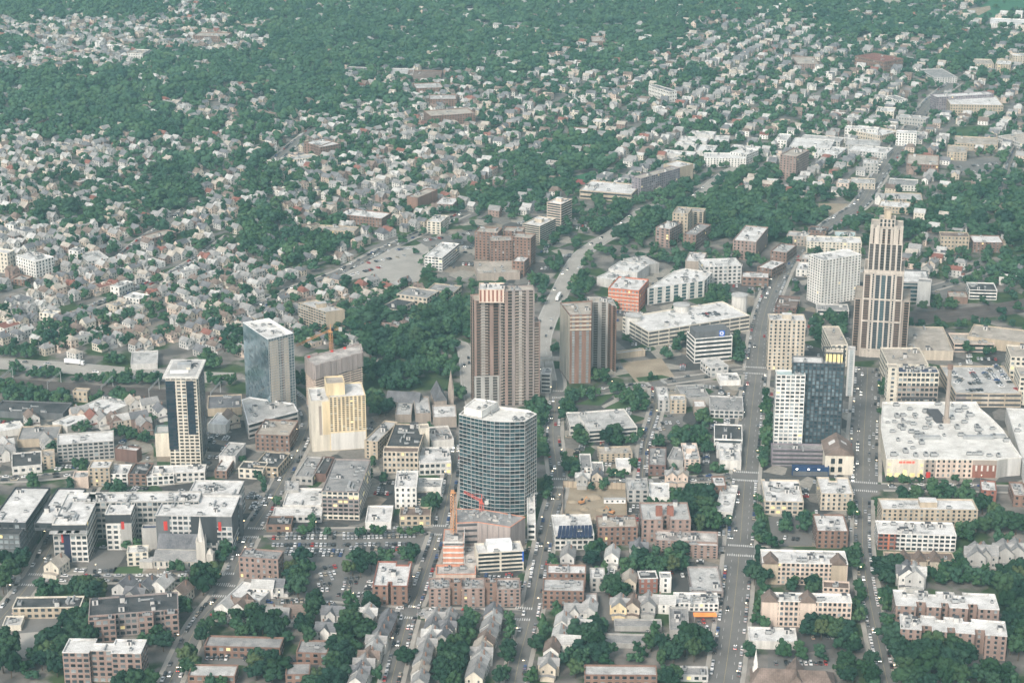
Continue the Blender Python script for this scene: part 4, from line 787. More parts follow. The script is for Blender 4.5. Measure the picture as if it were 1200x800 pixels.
# ------------------------------------------------------------------ tallest tower
def stack(c, xc, parts, yb, dfrac=.85):
    """blocks of a stepped tower: (half width px, top row px) about the axis column xc"""
    o = CROPS[c]; bx, by = px(c, (xc, yb)); g = Vector(G(bx, by)); sc = scale_at(g.x, g.y); out = []
    t = Vector((g.x, g.y)).normalized()
    for hw, top in parts:
        d = ray(*px(c, (xc, top))); t_ = g.length / math.hypot(d[0], d[1]); out.append((hw / o[2] / sc * 1.0, H + d[2] * t_))
    return g, out
g, st = stack('T', 318, [(127, 446), (91, 306), (76, 184), (72, 112), (36, 80), (16, 44)], 716)
x = Bld('skyscraper', 'tallest tower, stepped beige and brown with crown top and pale piers', 'tower', (g.x, g.y), None, 'the tallest tower')
R_ = lambda hw, d0, d1, xo=0: [(g.x + xo - hw, g.y + d0), (g.x + xo + hw, g.y + d0), (g.x + xo + hw, g.y + d1), (g.x + xo - hw, g.y + d1)]
hwA, zA = st[0]; hwB, zB = st[1]; hwC, zC = st[2]; hwD, zD = st[3]; hwE, zE = st[4]; hwF, zF = st[5]
x.vol(R_(hwA, 2, 34), 0, zA, 'taupe', 'tan', fl=22, win=('s', 5.2, .7, 'wall_brown'), faces={0: 'n'}, units=2, winmat='pane_brown')
x.face((-hwA, 2), (-hwB - 1, 2), 4, zA - 1, 20, ('s', 4.2, .7, 'wall_brown'), 'pane_brown'); x.face((hwB + 1, 2), (hwA, 2), 4, zA - 1, 20, ('s', 4.2, .7, 'wall_brown'), 'pane_brown')
x.vol(R_(hwB, 0, 30), 0, zB, 'stoneg', 'tan', fl=34, win='n', faces={1: ('s', 5, .7, 'wall_brown'), 3: ('s', 5, .7, 'wall_brown')}, units=0, winmat='pane_brown')
x.vol(R_(hwC, 1, 28), zB - 1.5, zC, 'stoneg', 'tan', fl=10, win=('s', 3.7, .66, 'wall_dkgrey'), units=0, winmat='pane_brown'); x.vol(R_(hwD, 1.5, 27.5), zC - 1, zD, 'stoneg', 'tan', fl=6, win=('s', 4.0, .5, 'wall_brown'), units=0, winmat='pane_brown')
for s_ in (-.93, -.55, .55, .93): 
    m = MB(); m.box((hwD * s_, 2.4, zC), (2.4, 2.4, zD - zC + 2.2)); m.build('crown_pier', M['wall_stoneg'], x.root)
x.vol(R_(hwE, 9, 21), zD - 1, zE, 'stoneg', 'tan', fl=2, win=('s', 3), units=0); x.vol(R_(hwF, 12, 18), zE - 1, zF, 'tan', 'brown', fl=2, win='n', units=0)
m = MB(); m.bar((0, 15, zF - 1), (0, 15, zF + 6), .25); m.build('mast', M['metal_grey'], x.root)
for u0, u1, wm, sp in ((-.98, -.62, 'pane_brown', 3), (-.42, -.15, 'pane', 2.6), (-.14, .14, 'glass1', 3.2), (.15, .42, 'pane', 2.6), (.62, .98, 'pane_brown', 3)):
    x.face((hwB * u0, 0), (hwB * u1, 0), 6, zB - 4, 32, ('s', sp, .74, 'wall_dkgrey' if abs(u0) < .5 else 'wall_brown'), wm)
for u_ in (-.60, -.44, .44, .60):
    m = MB(); m.box((hwB * u_, -.3, 0), (1.3, .8, zB)); m.build('pier', M['wall_stoneg'], x.root)
    m = MB(); 
for u0 in (-.52, .52):
    for i in range(33): x.W.append(((hwB * u0, -.05, 6 + i * (zB - 8) / 33), 0, 1.5, 1.5, 'pane'))
for zz in (6, zA * .62, zA, zB - 3): m = MB(); m.box((0, -.35, zz), (hwB * 2 - .2, .7, 1.2)); m.build('belt_course', M['wall_stoneg'], x.root)
x.done()
x.root.rotation_euler = (0, 0, -math.atan2(g.x, g.y))
# ------------------------------------------------------------------ white and dark glass tower pair
x = Bld('apartment_tower', 'white gridded tower joined to a taller dark glass tower on a garage', 'tower', G(*px('E', (70, 684))), None, 'the white and dark twin tower')
P_, hA = rect('E', (94, 184), (254, 187), (108, 156), yb=588)
x.vol(P_, 0, hA, 'white', 'ltteal', fl=19, win='pb', units=2, mix=.5)
P2, hB = rect('E', (184, 114), (470, 124), (196, 78), yb=572)
x.vol(P2, 0, hB, 'dkgrey', 'white', fl=23, win='n', faces={0: ('c', 13, 'metal_dark', 'wall_charcoal', .45, ['bglass0', 'bglass2', 'bglass2', 'bglass3'], .9), 1: ('c', 6, 'metal_dark', 'wall_charcoal', .5, ['bglass0', 'bglass1', 'bglass3', 'bglass3']), 3: ('p',)}, units=5)
q = [Vector(p) for p in P2]; p3 = [q[0] * .4 + q[1] * .6 + (q[3] - q[0]) * .15, q[1] + (q[3] - q[0]) * .15, q[2], q[3] * .4 + q[2] * .6]
m = MB(); l4 = [x.L(tuple(p)) for p in p3]
for a_ in range(4):
    for s_ in range(5):
        p = Vector(l4[a_]).lerp(Vector(l4[(a_ + 1) % 4]), s_ / 5); m.bar((p.x, p.y, hB - 1), (p.x, p.y, hB + 7), .35)
    m.bar((*l4[a_], hB + 7), (*l4[(a_ + 1) % 4], hB + 7), .4)
m.build('roof_frame', M['wall_charcoal'], x.root); m = MB(); m.prism(inset(l4, 1.5), hB - 1, hB + 6); m.build('penthouse', M['wall_ltan'], x.root); m = MB(); w0 = inset(l4, 1.4); m.add([(*w0[0], hB), (*w0[1], hB), (*w0[1], hB + 5.5), (*w0[0], hB + 5.5)], [(0, 1, 2, 3)]); m.build('lit_window', M['pane_lit'], x.root)
P4, h4 = rect('E', (70, 592), (392, 598), (95, 560), yb=684); x.vol(P4, 0, h4, 'purple', 'grey', fl=4, win='n', faces={0: ('g', 34)}, units=4)
P5, h5 = rect('E', (182, 690), (384, 694), (186, 680), 6.5); x.vol(P5, 0, h5, 'blue', 'blue', fl=1, win='n', units=0); x.panel(P5[0], P5[1], .02, .98, .3, 3.4, 'wall_dkgrey', name='shopfront')
for t in (.1, .42, .7): x.panel(P5[0], P5[1], t, t + .05, 4.6, 5.2, 'lamp_white', name='shop_sign', o=.1)
x.done()
x = Bld('apartment_tower', 'slim pale grey slab right behind the dark glass tower', 'tower', G(*px('E', (492, 300)))); P_, hA = rect('E', (491, 44), (529, 46), (495, 25), yb=300); x.vol(P_, 0, hA, 'ltgrey', 'ltgrey', fl=22, win='n', faces={0: ('s', 6), 3: 'p'}, winmat='pane_light', units=0).done()
r = bldroot('chapel', 'small cream gabled hall with brown roof and two white skylights', 'chapel', G(*px('E', (442, 735)))); gable(r, None, math.radians(-3), 19, 26, 14, 20, 'cream', 'brown', loc=(0, 13)); occ_poly([(r.location.x - 10, r.location.y), (r.location.x + 10, r.location.y), (r.location.x + 10, r.location.y + 27), (r.location.x - 10, r.location.y + 27)], 1)
for s_ in (-1, 1): m = MB(); m.add([(s_ * 2, 12, 19.0), (s_ * 6, 12, 16.5), (s_ * 6, 17, 16.5), (s_ * 2, 17, 19.0)], [(0, 1, 2, 3)] if s_ > 0 else [(3, 2, 1, 0)]); m.build('skylight', M['roof_white'], r)
for i in range(3):
    for j in range(2): link('window', win_mesh(2.6, 3.6, 'pane'), r, (-5 + 5 * i, -.04, 4 + 6 * j), math.radians(-3))
x = b('B4', OF, 'tan brick old office tower with small penthouse by the avenue', (5, 80), (142, 82), (16, 56), 'ltan', 'white', yb=266, fl=14, win='p', units=3, ph=True, short='the old tan office tower')
x = b('T', OF, 'broad white office tower with stepped top left of the tallest tower', (58, 262), (238, 232), (62, 240), 'white', 'white', yb=474, d=20, fl=17, win='p', units=4, short='the broad white tower', winmat='pane_brown')
b('T', OF, 'low pale podium under the broad white tower', (30, 492), (180, 496), (40, 462), 'offwhite', 'grey', h=7, fl=2, win='r', units=2)
b('C4', OF, 'cream five storey block behind the broad white tower', (145, 426), (352, 432), (156, 403), 'cream', 'white', yb=475, fl=5, win='p', units=5, short='the cream block behind the tower')
x = b('C4', OF, 'teal glass office with bright white roof right of the tallest tower', (487, 576), (608, 580), (494, 531), 'dkgrey', 'white', yb=650, fl=5, win='n', faces={0: ('c', 14, 'wall_grey', None, 1.0, ['bglass0', 'bglass3', 'glass0', 'glass3'])}, units=2, short='the teal glass office')
b('C4', OF, 'grey stair block at the right end of the teal glass office', (562, 574), (612, 578), (566, 562), 'ltgrey', 'grey', h=21, fl=5, win='n', units=0)
b('C4', AP, 'tan brick block with dark recess left of the white roofed brown block', (648, 405), (756, 408), (655, 388), 'tan', 'brown', yb=464, fl=4, win='p', units=2)
b('C4', AP, 'brown brick block with white roof right of the tan brick block', (770, 428), (884, 430), (777, 401), 'brown', 'white', yb=466, fl=4, win='p', units=2)
b('C4', OF, 'low white banded office with dark roof above the railway', (755, 606), (860, 609), (763, 578), 'white', 'dark', yb=642, fl=3, win='r', units=4)
b('C4', SH, 'small brown shop with tan roof left of the white banded office', (678, 632), (750, 635), (686, 612), 'brown', 'tan', h=6, fl=1, win='n', units=2)
# ------------------------------------------------------------------ centre: twin brown apartment towers
x = Bld('apartment_tower', 'broad brown brick apartment tower with stepped setbacks and red white crown', 'tower', G(*px('G', (80, 775))), None, 'the broad brown tower')
def twr(c, A, B_, C, yb, fl, wall, roof, win, z0=0, **k):
    p, h_ = rect(c, A, B_, C, yb=yb) if yb else rect(c, A, B_, C, h=k.pop('h')); x.vol(p, z0, h_, wall, roof, fl=fl, win=win, **k); return p, h_
pa, ha = twr('G', (80, 162), (230, 152), (96, 122), 775, 36, 'rosebrick', 'tan', ('s', 5.2, .55, 'wall_brown'), units=3, winmat='pane_brown')
pb, hb = twr('G', (226, 104), (432, 98), (240, 74), 778, 38, 'mauve', 'tan', ('s', 4.6, .55, 'wall_taupe'), units=3, winmat='pane_brown')
pc_, hc = twr('G', (384, 292), (466, 287), (398, 258), 770, 28, 'rosebrick', 'tan', ('s', 4.2, .55, 'wall_brown'), units=1, winmat='pane_brown')
for f0, f1, mk_ in ((.2, .55, 'wall_grey'),): x.panel(pa[0], pa[1], f0, f1, 1, ha - 2, mk_, o=.03)
for f0, f1, mk_ in ((.45, .72, 'wall_grey'), (.12, .3, 'wall_rosebrick')): x.panel(pb[0], pb[1], f0, f1, 1, hb - 1, mk_, o=.03)
for (p, h_, n_) in ((pa, ha, 34), (pb, hb, 36), (pc_, hc, 27)):
    for i in range(n_): 
        z = 4 + (h_ - 6) * i / n_; 
        for f0, f1 in (((.22, .52),) if p is pa else ((.46, .7), (.02, .1)) if p is pb else ((.1, .9),)): x.panel(p[0], p[1], f0, f1, z, z + .5, 'wall_taupe', name='balcony', o=.9)
p_, h_ = rect('G', (106, 96), (254, 96), (118, 56), h=ha + 9); x.vol(p_, ha - 1, ha + 9, 'pink', 'white', fl=2, win='n', units=2); 
for k in range(6): x.panel(p_[0], p_[1], .03 + k * .165, .1 + k * .165, ha, ha + 8.5, 'wall_redbrick', name='crown_panel', o=.15)
p_, h_ = rect('G', (80, 604), (226, 598), (88, 580), yb=776); x.vol([tuple(Vector(a_) - Vector((0, 2))) for a_ in p_[:2]] + [tuple(Vector(a_) - Vector((0, .1))) for a_ in (p_[1], p_[0])], 0, h_, 'grey', 'tan', fl=11, win=('s', 4.6), units=0, winmat='pane_brown')
x.done()
b('G', GA, 'white parking podium at the right foot of the broad brown tower', (470, 590), (526, 592), (474, 552), 'offwhite', 'white', yb=700, fl=5, win='n', faces={0: ('g', 12)}, units=1)
x = Bld('apartment_tower', 'tan and red brick apartment tower with grey slab, right of the expressway', 'tower', G(*px('G', (640, 645))), None, 'the tan and red brick tower')
P_, hh = polyroof('G', [(640, 246), (765, 242), (770, 160), (582, 172)], yb=648)
x.vol(P_, 0, hh, 'brick', 'tan', fl=26, win=('s', 4.4, .36), units=4, winmat='pane_light'); x.panel(P_[3], P_[0], 0, 1, 1, hh - 1, 'wall_ltan', o=.02)
for i in range(4): x.panel(P_[0], P_[1], 0, 1, hh - 12 + i * 3.2, hh - 11 + i * 3.2, 'wall_ltan', name='balcony', o=.7)
P2, h2 = polyroof('G', [(770, 170), (862, 170), (914, 196), (880, 140), (740, 138)], yb=556)
x.vol(P2, 0, h2, 'grey', 'tan', fl=28, win=('s', 5), units=4, winmat='pane_brown'); x.panel(P2[1], P2[2], .05, 1, 1, h2 - 1, 'wall_brick', o=.02)
x.done()
r = bldroot('footbridge', 'concrete footbridge across the street between the two brown towers', 'bridge', G(*px('G', (555, 552)))); m = MB(); m.box((0, 0, 6), (24, 4, 1.2)); m.build('deck', M['wall_concrete'], r); m = MB(); m.box((0, -1.9, 7.2), (24, .2, 1.1)); m.box((0, 1.9, 7.2), (24, .2, 1.1)); m.build('parapet', M['wall_ltgrey'], r)
for s_ in (-9, 9): m = MB(); m.bar((s_, 0, 0), (s_, 0, 6), .7, n=8); m.build('pier', M['wall_concrete'], r)
# ------------------------------------------------------------------ dark striped tower on the left
x = Bld('office_tower', 'cream office tower striped with black glass, left of centre', 'tower', G(*px('H', (100, 722))), None, 'the black striped cream tower')
P_, hh = rect('H', (72, 170), (266, 170), (308, 68), yb=722)
x.vol(P_, 0, hh, 'cream', 'ltgrey', fl=26, win='n', faces={0: 'pb', 1: ('s', 8)}, units=5, ph=True, par=1.5, winmat='pane_brown', lit=0)
def glaz(f0, f1, z0, z1):
    a_, b_ = Vector(x.L(P_[0])), Vector(x.L(P_[1])); u = b_ - a_; n_ = Vector((u.y, -u.x)).normalized() * .22
    x.face(tuple(a_ + u * f0 + n_), tuple(a_ + u * f1 + n_), z0, z1, 22, ('c', 4, 'wall_navy', None, .35, ['pane', 'glass3', 'pane', 'glass3']))
glaz(.0, .3, hh * .19, hh - 2.5); glaz(.66, .9, hh * .36, hh - 2.5)
x.panel(P_[1], P_[2], .3, 1, 1, hh - 2, 'wall_dkgrey', o=.06)
ro = inset([x.L(p) for p in P_], -1.6); m = MB(); m.prism(ro, hh - .6, hh + .6); m.build('roof_slab', M['wall_offwhite'], x.root); ri = inset([x.L(p) for p in P_], .6); m = MB(); m.add([(p[0], p[1], hh + .65) for p in ri], [(0, 1, 2, 3)]); m.build('roof_deck', M['roof_ltgrey'], x.root)
c = (Vector(P_[0]) + Vector(P_[1]) + Vector(P_[2]) + Vector(P_[3])) / 4; x.box('roof_plant', tuple(c), (9, 6, 3.4), .1, 'metal_grey', hh + .6); x.box('roof_plant', tuple(c + Vector((-2, -9))), (12, 2, 1.6), .1, 'metal_white', hh + .6)
x.done()
b('H', 'tower_podium', 'white flat roofed podium below the black striped cream tower', (-10, 770), (320, 760), (10, 722), 'offwhite', 'white', h=7, fl=2, win='pw', units=4)
b('B1', SH, 'half built cream block with green netted roof left of the striped tower', (580, 502), (634, 500), (585, 455), 'cream', 'ltgrey', yb=592, d=14, fl=6, win='n', units=0, rim='roof_teal')
# left glass tower
x = Bld('glass_tower', 'blue mirrored glass tower on the corner with white sloping rim', 'tower', G(*px('I', (215, 565))), None, 'the blue mirrored tower')
P_, hh = polyroof('I', [(195, 166), (328, 134), (200, 56), (64, 78)], yb=566)
bg = ['mglass0', 'mglass1', 'mglass2', 'mglass3']
x.vol(P_, 0, hh, 'ltgrey', 'white', fl=27, win='n', faces={3: ('c', 16, None, None, .3, bg), 0: ('c', 9, 'metal_grey', 'metal_grey', .3, bg)}, units=5, par=2.2, rim='metal_white')
x.panel(P_[0], P_[1], .05, .38, 6, hh - 2.5, 'wall_ltan', o=.25); x.panel(P_[0], P_[1], .5, .58, 6, hh - 2.5, 'wall_dkbrick', o=.25); x.panel(P_[0], P_[1], .6, .78, 6, hh - 2.5, 'wall_ltan', o=.25)
for i in range(26): x.panel(P_[0], P_[1], .05, .8, 6 + i * (hh - 8) / 26, 6.7 + i * (hh - 8) / 26, 'wall_grey', name='floor_band', o=.32)
x.done()
x = Bld('tower_podium', 'angular white rimmed podium with roof terraces round the blue mirrored tower', 'building', G(*px('I', (215, 600)))); P_, hh = polyroof('I', [(92, 610), (212, 576), (352, 540), (330, 500), (100, 466), (58, 480)], h=11); x.vol(P_, 0, hh, 'ltgrey', 'ltgrey', fl=3, win='r', units=6, rim='metal_white').done()
b('I', SH, 'brown four storey corner block with tan roof below the mirrored tower', (128, 660), (306, 668), (354, 588), 'brown', 'tan', ybB=752, fl=4, win='p', units=5, short='the brown corner block')
b('B2', SH, 'tan corner shops with charcoal roof left of the church street', (-10, 624), (82, 632), (108, 576), 'tan', 'dark', yb=664, fl=2, win='pw', units=5, lit=.08)

P_, hh = polyroof('B2', [(262, 50), (332, 40), (225, 3), (158, 14)], yb=130); x = Bld(AP, 'cream eight storey slab with rows of balconies behind the construction tower', 'building', P_[0], None, 'the cream balcony slab'); x.vol(P_, 0, hh, 'tan', 'ltgrey', fl=8, win='n', faces={3: 'pb', 0: 'n'}, units=3, ph=True).done()
# construction tower with crane
x = Bld('unfinished_tower', 'unfinished tower wrapped in grey screens over raw pink floors', 'tower', G(*px('I', (440, 535))), None, 'the unfinished grey tower')
P_, hh = polyroof('I', [(436, 300), (682, 232), (672, 190), (394, 258)], yb=545)
x.vol(P_, 0, hh - 11.5, 'pink', 'rubble', fl=14, win='n', faces={0: ('g', 9), 3: ('g', 9)}, units=0)
for i in range(14): x.panel(P_[0], P_[1], 0, 1, (hh - 11.5) * i / 14, (hh - 11.5) * i / 14 + .7, 'wall_pink', name='floor_slab', o=1.0); x.panel(P_[3], P_[0], 0, 1, (hh - 11.5) * i / 14, (hh - 11.5) * i / 14 + .7, 'wall_pink', name='floor_slab', o=1.0)
for k in range(9): x.panel(P_[0], P_[1], k / 9 + .004, (k + 1) / 9 - .004, hh - 11.5 + x.rnd.uniform(-1, 1), hh + x.rnd.uniform(-.6, .6), 'wall_greywrap', name='screen', o=1.3)
for a_, b_, n_ in ((3, 0, 3), (1, 2, 3), (2, 3, 9)):
    for k in range(n_): x.panel(P_[a_], P_[b_], k / n_ + .004, (k + 1) / n_ - .004, hh - 11.5, hh + x.rnd.uniform(-.6, 1.0), 'wall_greywrap', name='screen', o=1.3)
m = MB(); m.prism([x.L(p) for p in P_], hh - 4, hh - 1.0); m.build('top_deck', M['roof_rubble'], x.root)
for f_ in (.05, .48, .72): p = Vector(P_[3]).lerp(Vector(P_[2]), f_); x.box('hoist', tuple(p), (2, 1.6, 2.2), 0, 'wall_red', hh - 2)
x.done()
p = Vector(P_[3]).lerp(Vector(P_[2]), .46) + Vector((0, 3)); d_ = ray(*px('I', (517, 128))); zt = H + d_[2] * p.length / math.hypot(d_[0], d_[1])
crane(p, 0, zt, (-25, -8, -8), 'orange tower crane rising behind the unfinished grey tower')
# yellow tower
x = Bld('office_tower', 'yellow cream office tower with gridded front and blank lit flank', 'tower', G(*px('I', (416, 755))), None, 'the yellow gridded tower')
P_, hh = rect('I', (418, 474), (703, 456), (438, 402), yb=752)
q = [Vector(p) for p in P_]; u = q[1] - q[0]; v = (q[3] - q[0])
x.vol([tuple(q[0]), tuple(q[0] + u * .33), tuple(q[0] + u * .33 + v), tuple(q[3])], 0, hh - 2, 'cream', 'white', fl=17, win='n', units=2)
x.vol([tuple(q[0] + u * .33 - v * .02), tuple(q[1] - v * .02), tuple(q[2]), tuple(q[0] + u * .33 + v)], 0, hh, 'yellow', 'white', fl=18, win='pd', units=4, winmat='pane_brown', lit=.01, first=14)
x.panel(tuple(q[0] - v * .001), tuple(q[0] + u * .33 - v * .001), .42, .58, 12, hh - 6, 'wall_taupe', o=.05); x.panel(tuple(q[0]), tuple(q[0] + u * .33), .62, 1, 12, hh - 3, 'wall_yellow', o=.06)
x.panel(tuple(q[0] + u * .33 - v * .02), tuple(q[1] - v * .02), .02, .98, .3, 13, 'wall_offwhite', o=.12)
p3 = [tuple(q[0] + u * a_ + v * c_) for a_, c_ in ((.3, .2), (.64, .2), (.64, .75), (.3, .75))]; x.vol(p3, hh - 1, hh + 8, 'yellow', 'tan', fl=2, win='n', units=0)
x.done()
# ------------------------------------------------------------------ centre left blocks
x = b('B2', OF, 'brown seven storey office with cream top floor and long grey roof', (246, 720), (385, 724), (288, 598), 'mauve', 'grey', yb=826, fl=7, win='pb', units=9, short='the brown seven storey office', lit=.1)
x.panel(x.poly[0], x.poly[1], 0, 1, x.h - 4.2, x.h - .5, 'wall_cream', o=.04); x.panel(x.poly[0], x.poly[1], 0, 1, .2, 3.6, 'wall_cream', o=.04); x.panel(x.poly[1], x.poly[2], 0, 1, .2, x.h - .4, 'wall_offwhite', o=.04)
b('A2', 'warehouse', 'white roofed store left of the brown seven storey office', (100, 132), (244, 134), (130, 68), 'offwhite', 'white', h=6, fl=1, win='n', units=3)
b('A2', SH, 'long white roofed shops on the street above the car park', (62, 172), (246, 170), (84, 140), 'ltgrey', 'white', h=5, fl=1, win='pw', units=3)
b('A2', SH, 'dark roofed brown corner shop at the top left of the car park', (38, 206), (132, 206), (62, 174), 'brown', 'dark', h=5, fl=1, win='pw', units=3, lit=.3)
b('A2', SH, 'low white store between dark yards right of the seven storey office', (410, 196), (506, 196), (432, 134), 'white', 'white', h=5, fl=1, win='n', units=1)
b('A2', SH, 'tan two storey shops at the street corner above the car park', (538, 172), (655, 172), (556, 140), 'tan', 'brown', yb=210, fl=2, win='pw', units=3, lit=.08)
b('A2', AP, 'cream three storey block with dark roof by the tree lined street', (550, 108), (670, 110), (562, 80), 'cream', 'dark', yb=140, fl=3, win='pw', units=3)
b('A2', SH, 'grey roofed store behind the cream dark roofed block', (600, 64), (694, 66), (612, 30), 'white', 'ltgrey', h=8, fl=2, win='n', units=4)
b('B2', AP, 'white and brick four storey house right of the seven storey office', (520, 706), (602, 706), (530, 644), 'white', 'white', h=15, fl=4, win='p', units=4)
b('B2', SH, 'grey roofed low shops below the yellow tower', (145, 664), (212, 668), (196, 590), 'grey', 'grey', h=6, fl=1, win='pw', units=3)
b('B2', SH, 'charcoal roofed low shop squeezed below the yellow tower', (216, 654), (262, 656), (286, 592), 'dkbrick', 'dark', h=6, fl=1, win='n', units=1)
b('B2', SH, 'small grey roofed shop between the yellow tower and the office', (108, 718), (160, 716), (128, 682), 'grey', 'ltgrey', h=7, fl=2, win='n', units=1)
b('B2', AP, 'tan five storey block tight against the right of the yellow tower', (406, 530), (456, 536), (494, 456), 'tan', 'ltgrey', yb=596, fl=5, win='p', units=3, short='the tan block by the yellow tower')
b('B2', OF, 'left half of a tan blind walled pair of blocks', (522, 434), (582, 434), (542, 384), 'taupe', 'ltgrey', yb=464, fl=4, win='n', units=2)
b('B2', OF, 'right half of a tan blind walled pair of blocks', (598, 430), (656, 428), (612, 366), 'taupe', 'ltgrey', yb=466, fl=4, win='n', units=3)
x = b('B2', OF, 'dark roofed block behind the ornate gabled facade', (488, 552), (612, 556), (512, 466), 'tan', 'dark', h=15, fl=4, win='pd', units=8)
x = b('B2', 'theatre', 'ornate pale facade with small gable and arcade windows, dark roof behind', (476, 572), (608, 574), (486, 552), 'ltan', 'brown', yb=652, fl=4, win='pd', units=0, short='the ornate gabled facade')
b('B2', OF, 'tall blind tan party wall block right of the dark roofed block', (614, 486), (650, 484), (620, 468), 'cream', 'tan', yb=580, fl=4, win='n', units=0)
b('B2', SH, 'white two storey shops with bright roof beside the tree lined street', (612, 616), (732, 612), (640, 556), 'offwhite', 'white', yb=662, fl=2, win='pb', units=4, lit=.15)
b('B2', SH, 'cluttered white roofed store below the church lot', (658, 532), (742, 526), (672, 478), 'offwhite', 'rubble', h=7, fl=2, win='n', units=7)
b('B2', SH, 'bright white flat store right of the tan blind walled pair', (664, 444), (752, 442), (682, 398), 'taupe', 'white', h=8, fl=2, win='n', units=2)
pc = G(*px('B2', (555, 418))); r = bldroot('church', 'grey church with teal slate roof and slim spire under dark trees', 'church', pc, 'the spired grey church')
gable(r, pc, math.radians(80), 13, 24, 6, 12, 'grey', 'slate', loc=(0, 7)); gable(r, pc, math.radians(10), 9, 20, 8, 16, 'taupe', 'slate', loc=(25, 10)); occ_poly([(pc[0] - 14, pc[1] - 4), (pc[0] + 38, pc[1] - 4), (pc[0] + 38, pc[1] + 22), (pc[0] - 14, pc[1] + 22)], 1)
m = MB(); m.box((0, 0, 0), (4, 4, 13)); m.cone((0, 0, 13), 2.4, 15, 8); m.build('spire', M['wall_taupe'], r, (34, 10, 0))
for i in range(6): link('window', win_mesh(.9, 2, 'pane'), r, (-10 + 4 * i, .6 - .7 * i, 3.2), math.radians(-10))
b('B2', SH, 'dark tan roofed flats in front of the dark wood', (450, 106), (502, 108), (462, 88), 'rosebrick', 'brown', yb=136, fl=3, win='p', units=2)
b('B2', AP, 'brown brick flats with pale roof beside the dark wood', (502, 100), (546, 102), (512, 80), 'rosebrick', 'brown', yb=132, fl=3, win='p', units=2); b('B2', AP, 'right hand brown brick flats touching the dark wood', (544, 88), (582, 90), (550, 68), 'rosebrick', 'brown', yb=122, fl=3, win='p', units=1)
# ------------------------------------------------------------------ centre right blocks
x = b('B3', 'library', 'long flat grey library with white bands beside the lawn', (288, 494), (470, 480), (300, 420), 'offwhite', 'ltgrey', yb=538, fl=3, win='n', faces={0: ('r', 60)}, units=5, short='the flat grey library')
b('B3', 'library', 'short left wing of the flat grey library under trees', (216, 474), (290, 472), (228, 424), 'offwhite', 'ltgrey', h=8, fl=2, win='r', units=2)
b('B3', SH, 'tan three storey block with pale roof below the library', (328, 582), (452, 578), (332, 554), 'tan', 'tan', yb=612, fl=3, win='p', units=2)
b('B3', 'town_house', 'left white house of two with grey flat roof below the library', (257, 632), (299, 632), (268, 580), 'white', 'grey', yb=656, fl=2, win='p', units=1); b('B3', 'town_house', 'right white house of two with grey roof below the library', (301, 642), (344, 642), (306, 610), 'white', 'grey', yb=660, fl=2, win='p', units=1)
b('B3', 'warehouse', 'small bright white shed below the library', (392, 630), (446, 630), (400, 596), 'white', 'white', h=4, fl=1, win='n', units=0)
b('B3', SH, 'dark red brick shops with grey roof right of the library street', (512, 622), (578, 624), (530, 554), 'dkbrick', 'grey', h=8, fl=2, win='p', units=4)
b('B3', SH, 'grey roofed shop next to the dark red brick shops', (582, 600), (642, 606), (592, 552), 'grey', 'grey', h=7, fl=2, win='n', units=3)
b('B3', AP, 'pink tan four storey block with white tower top right of the library', (647, 602), (706, 602), (656, 540), 'pink', 'white', yb=642, fl=4, win='pd', units=3, ph=True, short='the pink tan block')
b('B3', SH, 'white low shops along the avenue, lower of two', (780, 604), (860, 606), (764, 562), 'offwhite', 'white', h=7, fl=2, win='n', units=4)
b('B3', SH, 'white trimmed dark shop along the avenue, upper of two', (758, 524), (864, 528), (766, 468), 'white', 'dark', h=8, fl=2, win='n', faces={0: ('r', 60)}, units=2)
b('B3', SH, 'white roofed store in front of the white trimmed dark shop', (768, 566), (862, 568), (774, 534), 'ltgrey', 'white', h=6, fl=1, win='n', units=2)
b('B3', SH, 'pale two storey shops with grey roof and plant boxes by the avenue', (742, 416), (868, 420), (747, 362), 'ltgrey', 'grey', yb=446, fl=2, win='pb', units=6, short='the pale avenue shops')
b('B3', SH, 'broad grey roofed store behind the pale avenue shops', (640, 372), (742, 368), (652, 322), 'grey', 'grey', h=7, fl=1, win='n', units=3)
b('B3', AP, 'tan brick cube with white roof left of the broad grey store', (594, 380), (654, 380), (600, 358), 'tan', 'white', yb=430, fl=4, win='p', units=1)
b('B3', AP, 'blue and white topped block beside the tan brick cube', (548, 380), (592, 380), (554, 330), 'grey', 'white', h=9, fl=3, win='p', units=2); b('B3', SH, 'little white roofed box right of the tan brick cube', (684, 404), (728, 404), (690, 380), 'taupe', 'white', h=7, fl=2, win='n', units=0)
b('B3', SH, 'irregular white building at the avenue junction', (780, 306), (858, 304), (790, 278), 'white', 'white', yb=326, fl=2, win='n', units=4)
x = b('B3', OF, 'white ribbon windowed office with dark roof and blue roof sign', (686, 150), (827, 138), (654, 122), 'white', 'dark', yb=243, fl=6, win='n', faces={0: ('r', 60), 3: ('r', 60)}, units=2, short='the blue sign office')
q = [Vector(p) for p in x.poly]; c = (q[0] + q[1] + q[2] + q[3]) / 4; pz = x.box('penthouse', tuple(c), (28, 14, 5.5), edge_ang(x.poly, 0), 'wall_dkgrey', x.h - 1)
m = MB(); l_ = x.L(tuple(c + (q[1] - q[0]).normalized() * 9 - Vector((0, 7.7)))); n_ = 20; zc = x.h + 2
m.add([(l_[0] - 2.3, l_[1], zc - 2.3), (l_[0] + 2.3, l_[1], zc - 2.3), (l_[0] + 2.3, l_[1], zc + 2.3), (l_[0] - 2.3, l_[1], zc + 2.3)], [(0, 1, 2, 3)])
